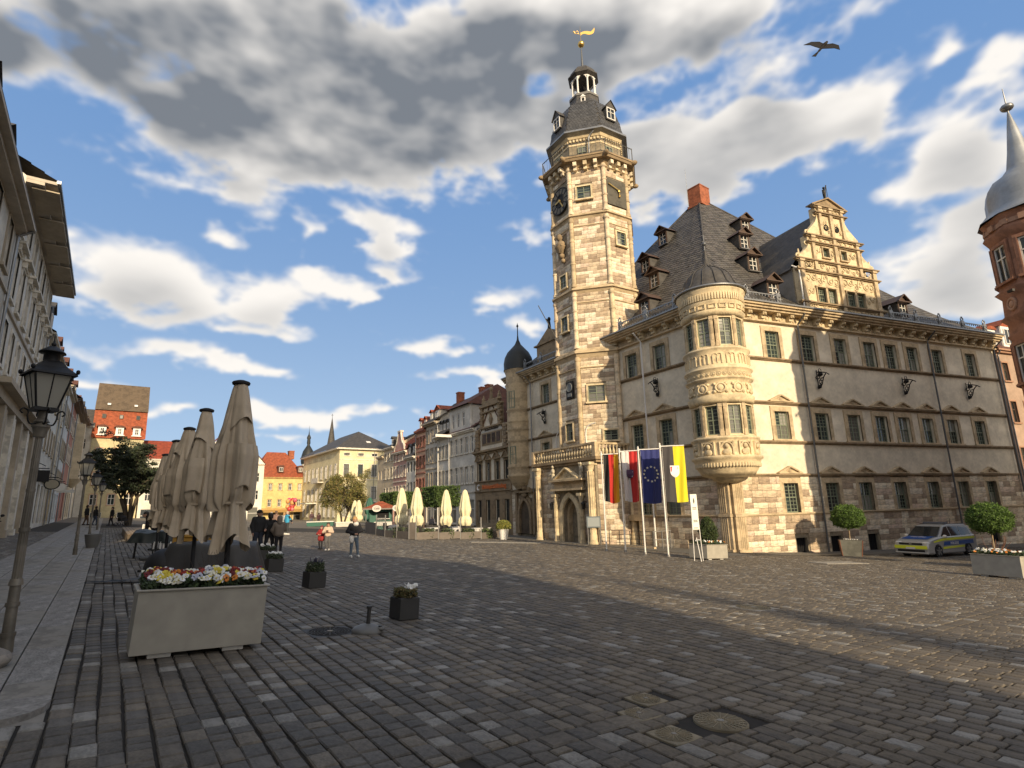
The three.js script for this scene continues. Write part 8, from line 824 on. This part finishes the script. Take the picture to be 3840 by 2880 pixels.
{ const x = -37.6, z = -54.6, o = thing('pram', 'dark pram pushed along the left sidewalk', 'pram', [x, gy(x, z), z], 1.2); obj('seat', [sph(0.32, 0, 0.75, 0, 1.2, 0.8, 0.9), bx(0.7, 0.25, 0.45, 0.1, 0.55, 0)], M.black, o); obj('handle', [tube([[-0.3, 0.6, 0.2], [-0.6, 1.0, 0.2], [-0.6, 1.0, -0.2], [-0.3, 0.6, -0.2]], 0.02, 5, 16)], M.iron, o); for (const [a, b] of [[-0.35, 0.25], [0.4, 0.25], [-0.35, -0.25], [0.4, -0.25]]) obj('wheel', [new THREE.TorusGeometry(0.14, 0.03, 6, 16).translate(a, 0.17, b), rod([a, 0.17, b], [0, 0.5, b * 0.8], 0.015)], M.black, o); }
{ const [x, z] = onS(30.5, -3.7), o = thing('motor_scooter', 'black motor scooter parked by the left house front', 'scooter', [x, gy(x, z), z], RYS + 0.2); for (const a of [-0.65, 0.65]) obj('wheel', [new THREE.TorusGeometry(0.22, 0.07, 8, 20).translate(a, 0.29, 0), cy(0.1, 0.1, 0.08, 0, -0.04, 0, 10).rotateX(Math.PI / 2).translate(a, 0.29, 0)], M.black, o); obj('body', [sph(0.42, 0.45, 0.58, 0, 1.1, 0.55, 0.42), bx(0.7, 0.1, 0.34, -0.1, 0.33, 0), sph(0.22, -0.55, 0.5, 0, 1, 0.8, 0.6), bx(0.1, 0.75, 0.38, -0.42, 0.68, 0, 0, 0, 0.25)], M.black, o); obj('seat', [sph(0.36, 0.4, 0.82, 0, 1.2, 0.3, 0.5)], M.dark, o); obj('handlebar', [rod([-0.5, 0.6, 0], [-0.36, 1.05, 0], 0.03), rod([-0.36, 1.05, -0.3], [-0.36, 1.05, 0.3], 0.022), rod([-0.38, 1.03, 0.2], [-0.45, 1.25, 0.28], 0.01), sph(0.07, -0.45, 1.27, 0.3, 0.5, 0.8, 1)], M.iron, o); obj('top_case', [cbx(0.42, 0.34, 0.42, 0.04, 0.85, 1.05, 0)], M.black, o); }
// ---------------------------------------------------------------- police car
{ const fx = 22.02, fz = -31.4, rx = 24.65, rz = -32.59, nx = 0.42, nzz = -0.91; const cx = (fx + rx) / 2 + 0.36 * 0.78 * 0 + -0.36 * -0.9 * 0, o = thing('police_car', 'silver police van with blue and yellow stripes parked in the shade', 'car', [(fx + rx) / 2 + 0.325, 0, (fz + rz) / 2 - 0.72], 0);
  o.position.y = gy(o.position.x, o.position.z) + 0.012; o.rotation.y = Math.atan2(1.19, 2.63) + Math.PI; // nose towards the viewer's left
  const silver = std([0.40, 0.40, 0.39], 0.4, { metalness: 0.3 }), blue = std([0.01, 0.075, 0.32], 0.4), yel = std([0.72, 0.78, 0.05], 0.5), W = 0.9;
  // side profile: x forward, y up
  const lowS = new THREE.Shape(); lowS.moveTo(-2.18, 0.36); lowS.lineTo(-2.22, 0.75); lowS.quadraticCurveTo(-2.2, 0.98, -2.12, 1.02); lowS.lineTo(0.95, 1.0); lowS.quadraticCurveTo(1.7, 0.95, 2.02, 0.82); lowS.quadraticCurveTo(2.2, 0.72, 2.24, 0.5); lowS.lineTo(2.2, 0.26); lowS.lineTo(1.78, 0.22); lowS.absarc(1.39, 0.34, 0.36, -0.3, Math.PI + 0.3, false); lowS.lineTo(-1.0, 0.22); lowS.absarc(-1.36, 0.34, 0.36, -0.3, Math.PI + 0.3, false); lowS.lineTo(-2.18, 0.3);
  const body = ext(lowS, 2 * W - 0.16, 0.07).translate(0, 0, -W + 0.08); obj('body', [body], silver, o);
  const cabS = poly([[-2.08, 1.0], [-1.98, 1.5], [-1.75, 1.62], [-0.2, 1.66], [0.35, 1.58], [1.15, 1.0]]); const cab = ext(cabS, 1.5, 0.03).translate(0, 0, -0.75), p = cab.attributes.position; for (let i = 0; i < p.count; i++) { const t = clamp((p.getY(i) - 1.0) / 0.66); p.setZ(i, p.getZ(i) * mix(1.09, 0.84, t)); } cab.computeVertexNormals(); obj('cabin', [cab], silver, o);
  const tz = y => mix(0.78 * 1.09, 0.78 * 0.84, clamp((y - 1) / 0.66)) + 0.006; const glassP = (pts, s) => { const v = pts.map(([x, y]) => [x, y, s * tz(y)]); return face(...v); };
  for (const s of [1, -1]) { obj('side_window', [glassP([[-1.88, 1.07], [-1.83, 1.45], [-0.95, 1.55], [-0.95, 1.07]], s)], M.glass, o); obj('side_window', [glassP([[-0.88, 1.07], [-0.88, 1.55], [-0.05, 1.57], [-0.05, 1.07]], s)], M.glass, o); obj('side_window', [glassP([[0.02, 1.07], [0.02, 1.57], [0.3, 1.53], [0.9, 1.07]], s)], M.glass, o); }
  obj('windscreen', [face([1.12, 1.05, -0.76], [1.12, 1.05, 0.76], [0.45, 1.56, 0.64], [0.45, 1.56, -0.64]).translate(0.05, 0.02, 0)], M.glass, o); obj('rear_window', [face([-2.13, 1.08, -0.7], [-2.13, 1.08, 0.7], [-2.03, 1.48, 0.6], [-2.03, 1.48, -0.6])], M.glass, o);
  for (const s of [1, -1]) { const st = (pts, m, n) => obj(n, [ext(poly(pts), 0.006).translate(0, 0, s > 0 ? W + 0.002 : -W - 0.008)], m, o); st([[-2.05, 0.88], [-2.05, 1.0], [0.9, 0.98], [1.75, 0.84], [1.75, 0.77], [0.9, 0.86]], yel, 'yellow_stripe'); st([[-1.9, 0.62], [-1.9, 0.82], [0.8, 0.8], [0.9, 0.6]], blue, 'blue_panel'); st([[-1.0, 0.46], [-1.0, 0.56], [0.98, 0.54], [0.98, 0.42]], yel, 'yellow_stripe'); }
  const font = await new FontLoader().loadAsync('fonts/droid/droid_sans_bold.typeface.json'), tx = (w, sz) => { const g = new TextGeometry('POLIZEI', { font, size: sz, depth: 0.006, curveSegments: 2 }); g.computeBoundingBox(); const b = g.boundingBox.max.x; return g.translate(-b / 2, -sz / 2, 0).scale(w / b, 1, 1); };
  obj('lettering', [tx(0.75, 0.13).translate(-0.1, 0.7, W + 0.008)], M.white, o); obj('lettering', [tx(0.75, 0.13).rotateY(Math.PI).translate(-0.1, 0.7, -W - 0.008)], M.white, o);
  const hp = [[1.15, 1.075], [1.235, 1.066], [1.481, 1.036], [1.695, 1.0], [1.9, 0.955]], hood = hp.slice(1).map((q, i) => face([hp[i][0], hp[i][1], -0.7], [hp[i][0], hp[i][1], 0.7], [q[0], q[1], 0.68], [q[0], q[1], -0.68])); obj('bonnet_panel', hood, blue, o); obj('lettering', [tx(0.8, 0.14).rotateX(-Math.PI / 2 + 0.13).rotateY(Math.PI / 2).translate(1.5, 1.045, 0)], M.white, o);
  obj('bumper_stripe', [bx(0.02, 0.17, 1.7, 2.31, 0.55, 0)], yel, o); obj('grille', [bx(0.03, 0.1, 1.2, 2.27, 0.72, 0), bx(0.04, 0.12, 1.4, 2.3, 0.36, 0)], M.black, o); obj('number_plate', [bx(0.02, 0.1, 0.48, 2.33, 0.5, 0)], M.white, o); obj('bumper_lip', [bx(0.06, 0.04, 1.66, 2.29, 0.27, 0)], M.white, o); obj('badge', [cy(0.07, 0.07, 0.02, 0, 0, 0, 14).rotateZ(Math.PI / 2).translate(2.29, 0.73, 0)], M.steel, o);
  for (const s of [1, -1]) { obj('headlight', [sph(0.16, 2.1, 0.76, s * 0.68, 0.9, 0.55, 1.5)], std([0.6, 0.6, 0.58], 0.2), o); obj('tail_light', [bx(0.08, 0.3, 0.14, -2.2, 0.9, s * 0.8)], std([0.3, 0.02, 0.02], 0.3), o); obj('mirror', [sph(0.1, 0.85, 1.08, s * 1.0, 0.7, 0.85, 1.1)], M.white, o); for (const x of [1.39, -1.36]) { const w = obj('wheel', [cy(0.325, 0.325, 0.2, 0, -0.1, 0, 24).rotateX(Math.PI / 2)], M.black, o); w.position.set(x, 0.325, s * 0.8); obj('rim', [cy(0.2, 0.2, 0.02, 0, 0, 0, 18).rotateX(Math.PI / 2).translate(0, 0, s * 0.1), ...[0, 1, 2, 3, 4].map(k => bx(0.07, 0.2, 0.03, 0, 0.11, s * 0.115).rotateZ(k * TAU / 5))], M.steel, w); } }
  obj('light_bar', [bx(0.28, 0.09, 1.15, -0.25, 1.76, 0), bx(0.2, 0.05, 0.9, -0.25, 1.7, 0)], std([0.10, 0.12, 0.16], 0.3), o); obj('underside', [bx(3.6, 0.14, 1.5, 0, 0.3, 0)], M.black, o); obj('roof_rail', [rod([-1.7, 1.68, 0.6], [0.1, 1.7, 0.6], 0.02), rod([-1.7, 1.68, -0.6], [0.1, 1.7, -0.6], 0.02)], M.iron, o); obj('antenna', [rod([-1.6, 1.64, 0], [-1.75, 1.95, 0], 0.012)], M.black, o); }
// ---------------------------------------------------------------- café terrace
const GC = 'café terrace';
function slimParasol(label, x, z, H, mat, r0) { const o = thing('slim_parasol', label, 'parasol', [x, gy(x, z), z], rr(0, 6), 'closed parasols on the café terrace'); obj('pole', [cy(0.03, 0.03, 1.2, 0, 0, 0, 8)], M.white, o); obj('foot', [cy(0.28, 0.28, 0.06, 0, 0, 0, 16)], MO.cloth, o); const N = 40, Mv = 30, p = [], ix = [], P = [[0, 0.02], [0.03, 0.10], [0.2, 0.2], [0.55, 0.3], [0.68, 0.24], [0.72, 0.20], [0.78, 0.3], [0.9, 0.32], [1, 0.22]], pr = t => { for (let i = 1; i < P.length; i++) if (t <= P[i][0]) return mix(P[i - 1][1], P[i][1], (t - P[i - 1][0]) / (P[i][0] - P[i - 1][0])); return P[8][1]; }; const ph = x * 7; for (let j = 0; j <= Mv; j++) for (let i = 0; i <= N; i++) { const t = j / Mv, th = i / N * TAU, R = pr(t) * r0 * (1 + (0.1 + 0.12 * t) * Math.cos(th * 8 + ph)); p.push(Math.cos(th) * R, H - t * (H - 0.85) + 0.06 * t * t * Math.cos(th * 4 + ph), Math.sin(th) * R); } for (let j = 0; j < Mv; j++) for (let i = 0; i < N; i++) { const a = j * (N + 1) + i, b = a + 1, c = a + N + 1, d = c + 1; ix.push(a, b, c, b, d, c); } const g = new THREE.BufferGeometry(); g.setAttribute('position', new THREE.Float32BufferAttribute(p, 3)); g.setIndex(ix); g.computeVertexNormals(); obj('canopy', [g], mat, o); obj('tie_strap', [new THREE.TorusGeometry(0.21 * r0 + 0.01, 0.015, 5, 24).rotateX(Math.PI / 2).translate(0, H - 0.7 * (H - 0.85), 0)], mat, o); }
slimParasol('closed cream parasol beside the kiosk', -9.35, -47, 3.85, MO.cream, 1.5); slimParasol('closed cream parasol at the terrace corner', -7.5, -43.6, 3.77, MO.cream, 1.5); slimParasol('closed cream parasol in the middle of the terrace', -5.79, -48, 3.82, MO.cream, 1.5); slimParasol('closed cream parasol nearest the white flower tub', -4.07, -46.5, 3.79, MO.cream, 1.5); slimParasol('closed dark green parasol behind the kiosk', -15.8, -62, 3.4, MO.green, 1.6); slimParasol('closed pale parasol left of the green one', -17.0, -62, 3.1, MO.cream, 1.3); slimParasol('closed pale parasol between the tree and the green one', -18.0, -64, 3.1, MO.cream, 1.3);
{ const x = -13.35, z = -56.6, o = thing('kiosk', 'small green kiosk with red roof and round signs on the terrace', 'kiosk', [x, gy(x, z), z], 0.25); obj('body', [wallGeo(-1.1, 1.1, 0, 2.1, [[-0.3, 0.8, 1.25, 1.9]], 0.1).translate(0, 0, 0.9), bx(0.1, 2.1, 1.8, -1.05, 1.05, 0), bx(0.1, 2.1, 1.8, 1.05, 1.05, 0), bx(2.2, 2.1, 0.1, 0, 1.05, -0.9)], MO.green, o); obj('interior', [bx(2.0, 2.0, 1.5, 0, 1.05, -0.05)], M.dark, o); obj('counter', [bx(1.3, 0.06, 0.4, 0.25, 1.22, 1.0)], M.white, o); obj('white_panel', [bx(1.7, 0.38, 0.04, 0.25, 0.75, 0.95)], M.white, o); const E = 1.75; obj('roof', [face([-E, 2.2, E], [E, 2.2, E], [0.25, 2.85, 0.25], [-0.25, 2.85, 0.25]), face([E, 2.2, E], [E, 2.2, -E], [0.25, 2.85, -0.25], [0.25, 2.85, 0.25]), face([-E, 2.2, -E], [-E, 2.2, E], [-0.25, 2.85, 0.25], [-0.25, 2.85, -0.25]), face([-E, 2.2, -E], [E, 2.2, -E], [0.25, 2.85, -0.25], [-0.25, 2.85, -0.25]), bx(0.5, 0.05, 0.5, 0, 2.86, 0)], M.tileRed, o); obj('fascia', [bx(2 * E, 0.12, 0.06, 0, 2.17, E), bx(0.06, 0.12, 2 * E, E, 2.17, 0), bx(0.06, 0.12, 2 * E, -E, 2.17, 0), bx(2 * E, 0.02, 2 * E, 0, 2.13, 0)], std([0.20, 0.17, 0.15], 0.7), o); const f = await new FontLoader().loadAsync('fonts/droid/droid_serif_bold.typeface.json'); for (const sx of [-0.4, 1.5]) { const b = obj('round_sign', [cy(0.32, 0.32, 0.08, 0, -0.04, 0, 24).rotateX(Math.PI / 2).scale(1.15, 0.85, 1).translate(sx, 2.2, E + 0.1)], std([0.5, 0.46, 0.42], 0.4), o); obj('sign_rim', [new THREE.TorusGeometry(0.33, 0.045, 6, 26).scale(1.15, 0.85, 1).translate(sx, 2.2, E + 0.14)], M.white, b); obj('lettering', [new TextGeometry('Café', { font: f, size: 0.16, depth: 0.02, curveSegments: 2 }).translate(sx - 0.23, 2.13, E + 0.15)], M.brownFrame, b); } }
{ const pts = [[-13.64, -52.3], [-11.32, -46.7], [-10.0, -44.1], [-8.7, -42.2], [-7.51, -40.56], [-6.98, -40.3], [-5.59, -41.75], [-4.13, -43.1], [-2.65, -44.3], [-1.35, -47.4]]; const o = thing('terrace_fence', 'grey terrace windbreak of low panels, posts and glass around the café', 'fence', [-7.2, gy(-7.2, -43), -43]); const pm = std([0.20, 0.175, 0.155], 0.7, { map: tMottle }), gm = new THREE.MeshPhysicalMaterial({ color: 0xffffff, roughness: 0.08, transmission: 1, thickness: 0, side: THREE.DoubleSide }); const L = (x, z) => [x + 7.2, gy(x, z) - o.position.y, z + 43]; pts.forEach(([x, z], i) => { const q = L(x, z); obj('post', [bx(0.07, 1.62, 0.07, q[0], q[1] + 0.81, q[2])], M.steel, o); if (i) { const [x2, z2] = pts[i - 1], r = L(x2, z2), dx = q[0] - r[0], dz = q[2] - r[2], len = Math.hypot(dx, dz), ry = Math.atan2(-dz, dx), mx = (q[0] + r[0]) / 2, mz = (q[2] + r[2]) / 2, my = (q[1] + r[1]) / 2, hh = i === 5 ? 1.15 : i < 2 ? 0.95 : 0.5; obj('panel', [bx(len - 0.1, hh, 0.05, mx, my + hh / 2 + 0.02, mz, ry)], pm, o); if (hh < 0.8) obj('glass_pane', [bx(len - 0.12, 0.85, 0.012, mx, my + 1.0, mz, ry)], gm, o); } }); }
function chairDup() { const o = thing('café_chair'.replace('é', 'e'), 'dark woven café armchair on the terrace', 'chair', [0, 0, 0], 0, 'dark woven chairs on the café terrace'); obj('seat', [cbx(0.5, 0.07, 0.48, 0.01, 0, 0.43, 0)], MO.rattan, o); obj('backrest', [cbx(0.5, 0.48, 0.05, 0.01, 0, 0.7, -0.23), bx(0.05, 0.2, 0.45, -0.25, 0.58, 0), bx(0.05, 0.2, 0.45, 0.25, 0.58, 0)], MO.rattan, o); for (const [a, b] of [[-0.21, 0.2], [0.21, 0.2], [-0.21, -0.2], [0.21, -0.2]]) obj('leg', [bx(0.035, 0.42, 0.035, a, 0.21, b)], MO.rattan, o); return o; }
function tableDup() { const o = thing('cafe_table', 'small café table under a white cloth on the terrace', 'table', [0, 0, 0], 0, 'cloth covered tables on the café terrace'); obj('tabletop', [cbx(0.8, 0.03, 0.8, 0.006, 0, 0.73, 0)], MO.wood, o); obj('leg', [cy(0.04, 0.04, 0.7, 0, 0.03, 0, 8), cy(0.22, 0.22, 0.03, 0, 0, 0, 14)], M.iron, o); obj('tablecloth', [cbx(0.84, 0.02, 0.84, 0.004, 0, 0.76, 0), bx(0.84, 0.24, 0.01, 0, 0.64, 0.42), bx(0.84, 0.24, 0.01, 0, 0.64, -0.42), bx(0.01, 0.24, 0.82, 0.42, 0.64, 0), bx(0.01, 0.24, 0.82, -0.42, 0.64, 0)], MO.cloth, o); return o; }
{ const tl = ['at the terrace corner', 'behind the first front panel', 'in the middle near the corner parasol', 'behind the second front panel', 'nearest the white flower tub', 'beside the kiosk', 'between the two right hand parasols', 'at the right end by the row', 'left of the kiosk parasol', 'at the back of the terrace']; const ch = chairDup(), tb = tableDup(); let first = 1; const spots = [[-8.2, -44.6], [-6.3, -43.6], [-6.6, -46.4], [-4.6, -45.2], [-3.2, -46.2], [-8.9, -49.5], [-5.2, -49.4], [-2.6, -48.8], [-10.6, -50.6], [-7.0, -51.5]]; spots.forEach(([x, z], i) => { const P = [x, gy(x, z), z]; const lt = 'cloth covered café table ' + tl[i], lc = 'dark woven chair at the cloth covered table ' + tl[i]; if (i) copyOf(tb, lt, P, rr(0, 1.5)); else { tb.position.set(...P); tb.userData.label = lt; } for (let k = 0; k < 3; k++) { const a = k * 2.1 + i * 0.9, cx = x + Math.sin(a) * 0.72, cz = z + Math.cos(a) * 0.72, Q = [cx, gy(cx, cz), cz]; if (first) { ch.position.set(...Q); ch.rotation.y = a + Math.PI; ch.userData.label = lc; first = 0; } else copyOf(ch, lc, Q, a + Math.PI); } }); }
for (const [l, x, z, c] of [['guest in grey seated at the back of the terrace', -7.6, -52.3, [0.16, 0.15, 0.17]], ['guest in black standing at the back of the terrace', -5.0, -52.5, [0.03, 0.03, 0.03]]]) person(l, x, z, 1.6, 0.4, { top: C(c), leg: cBlack, hair: std([0.4, 0.37, 0.33], 0.7) });
{ const g = [], x = -4.3, z = -43.9; const o = thing('terrace_plants', 'low leafy plants behind the windbreak panels', 'plants', [-6, gy(-6, -43), -43]); const pts = [[-8.6, -42.7], [-6.3, -41.6], [-5.0, -42.8], [-3.6, -44.0], [-2.3, -45.5], [-7.4, -41.3]]; for (const [a, b] of pts) obj('plant', leaves(500, () => { const t = rr(0, TAU), r = rr(0, 0.5); return [a + 6 + Math.cos(t) * r, gy(a, b) - o.position.y + rr(0.05, 0.75), b + 43 + Math.sin(t) * r]; }, 0.12, 0.5, [[0.07, 0.11, 0.03], [0.12, 0.15, 0.04], [0.05, 0.08, 0.03]]), leafVC, o); }
{ const x = -0.92, z = -44.4, o = thing('white_flower_tub', 'white conical tub with a yellow green shrub at the terrace corner', 'plant pot', [x, gy(x, z), z]); obj('tub', [lathe([[0.3, 0], [0.4, 0.75], [0.43, 0.76], [0.43, 0.92], [0.38, 0.92], [0.36, 0.8], [0.01, 0.8]], 28)], std([0.78, 0.77, 0.74], 0.5), o); obj('shrub', leaves(2600, () => { const u = rr(-0.3, 1), a = rr(0, TAU), q = Math.sqrt(1 - u * u), r = 0.56 * rr(0.75, 1.05); return [Math.cos(a) * q * r, 0.95 + u * r * 0.85, Math.sin(a) * q * r]; }, 0.09, 0.4, [[0.22, 0.22, 0.03], [0.14, 0.17, 0.03], [0.30, 0.28, 0.05]]), leafVC, o); }
for (const [l, x, z, w] of [['green and white market stall bench far off under the leafy tree', -24.5, -72, 3.2], ['low pale bench beside the far green one', -21.4, -72.8, 2.6]]) { const o = thing('planter_bench', l, 'bench', [x, gy(x, z), z], 0.15, 'low benches before the corner building'); obj('box', [bx(w, 0.5, 0.5, 0, 0.25, 0)], x < -23 ? MO.green : MH2.grey, o); obj('seat', [bx(w + 0.1, 0.1, 0.6, 0, 0.55, 0)], M.white, o); }
{ const x = -30.5, z = -78, o = thing('balloon_cluster', 'bunch of red and pink balloons before the yellow house', 'balloons', [x, gy(x, z), z]); for (let i = 0; i < 16; i++) { const a = rr(0, TAU), r = rr(0, 0.8); obj('balloon', [sph(0.28, Math.cos(a) * r, 2.6 + rr(-0.6, 0.7), Math.sin(a) * r, 1, 1.15, 1, 10, 8)], std(pick([[0.5, 0.06, 0.05], [0.6, 0.2, 0.2], [0.6, 0.3, 0.1], [0.55, 0.1, 0.15]]), 0.3), o); } obj('stand', [rod([0, 0, 0], [0, 2.2, 0], 0.03)], M.iron, o); }
// ---------------------------------------------------------------- bird
{ const o = thing('flying_bird', 'dark kestrel gliding with spread wings high beside the tower', 'bird', [13.5, 20.3, -20.0], 0); const body = bodyMesh([[-0.22, 0, 0, 0.035, 0.12, 0.01, 0, 0.07], [0.12, 0.01, 0, 0.07, 0.24, 0.02, 0, 0.045], [-0.22, 0, 0, 0.035, -0.42, -0.01, 0, 0.03], [0.24, 0.02, 0, 0.03, 0.29, 0.01, 0, 0.012]], 0.02, 34); const bm = std([0.012, 0.010, 0.009], 0.9); obj('body', [body], bm, o); const wing = s => { const sh = poly([[0.14, 0], [0.2, 0.3], [0.12, 0.62], [-0.1, 0.82], [-0.06, 0.55], [-0.1, 0.3], [-0.12, 0]]), g = ext(sh, 0.012, 0.004).rotateX(Math.PI / 2), p = g.attributes.position; for (let i = 0; i < p.count; i++) { const t = p.getZ(i); p.setY(i, p.getY(i) + 0.16 * t - 0.12 * t * t); p.setZ(i, t * s); } g.computeVertexNormals(); return g; }; obj('wing', [wing(1)], bm, o); obj('wing', [wing(-1)], bm, o); obj('tail', [ext(poly([[-0.3, -0.03], [-0.3, 0.03], [-0.58, 0.09], [-0.6, -0.09]]), 0.01).rotateX(Math.PI / 2)], bm, o); o.rotation.set(0.9, 0.6, 0.55); }
renderer.render(scene, camera);
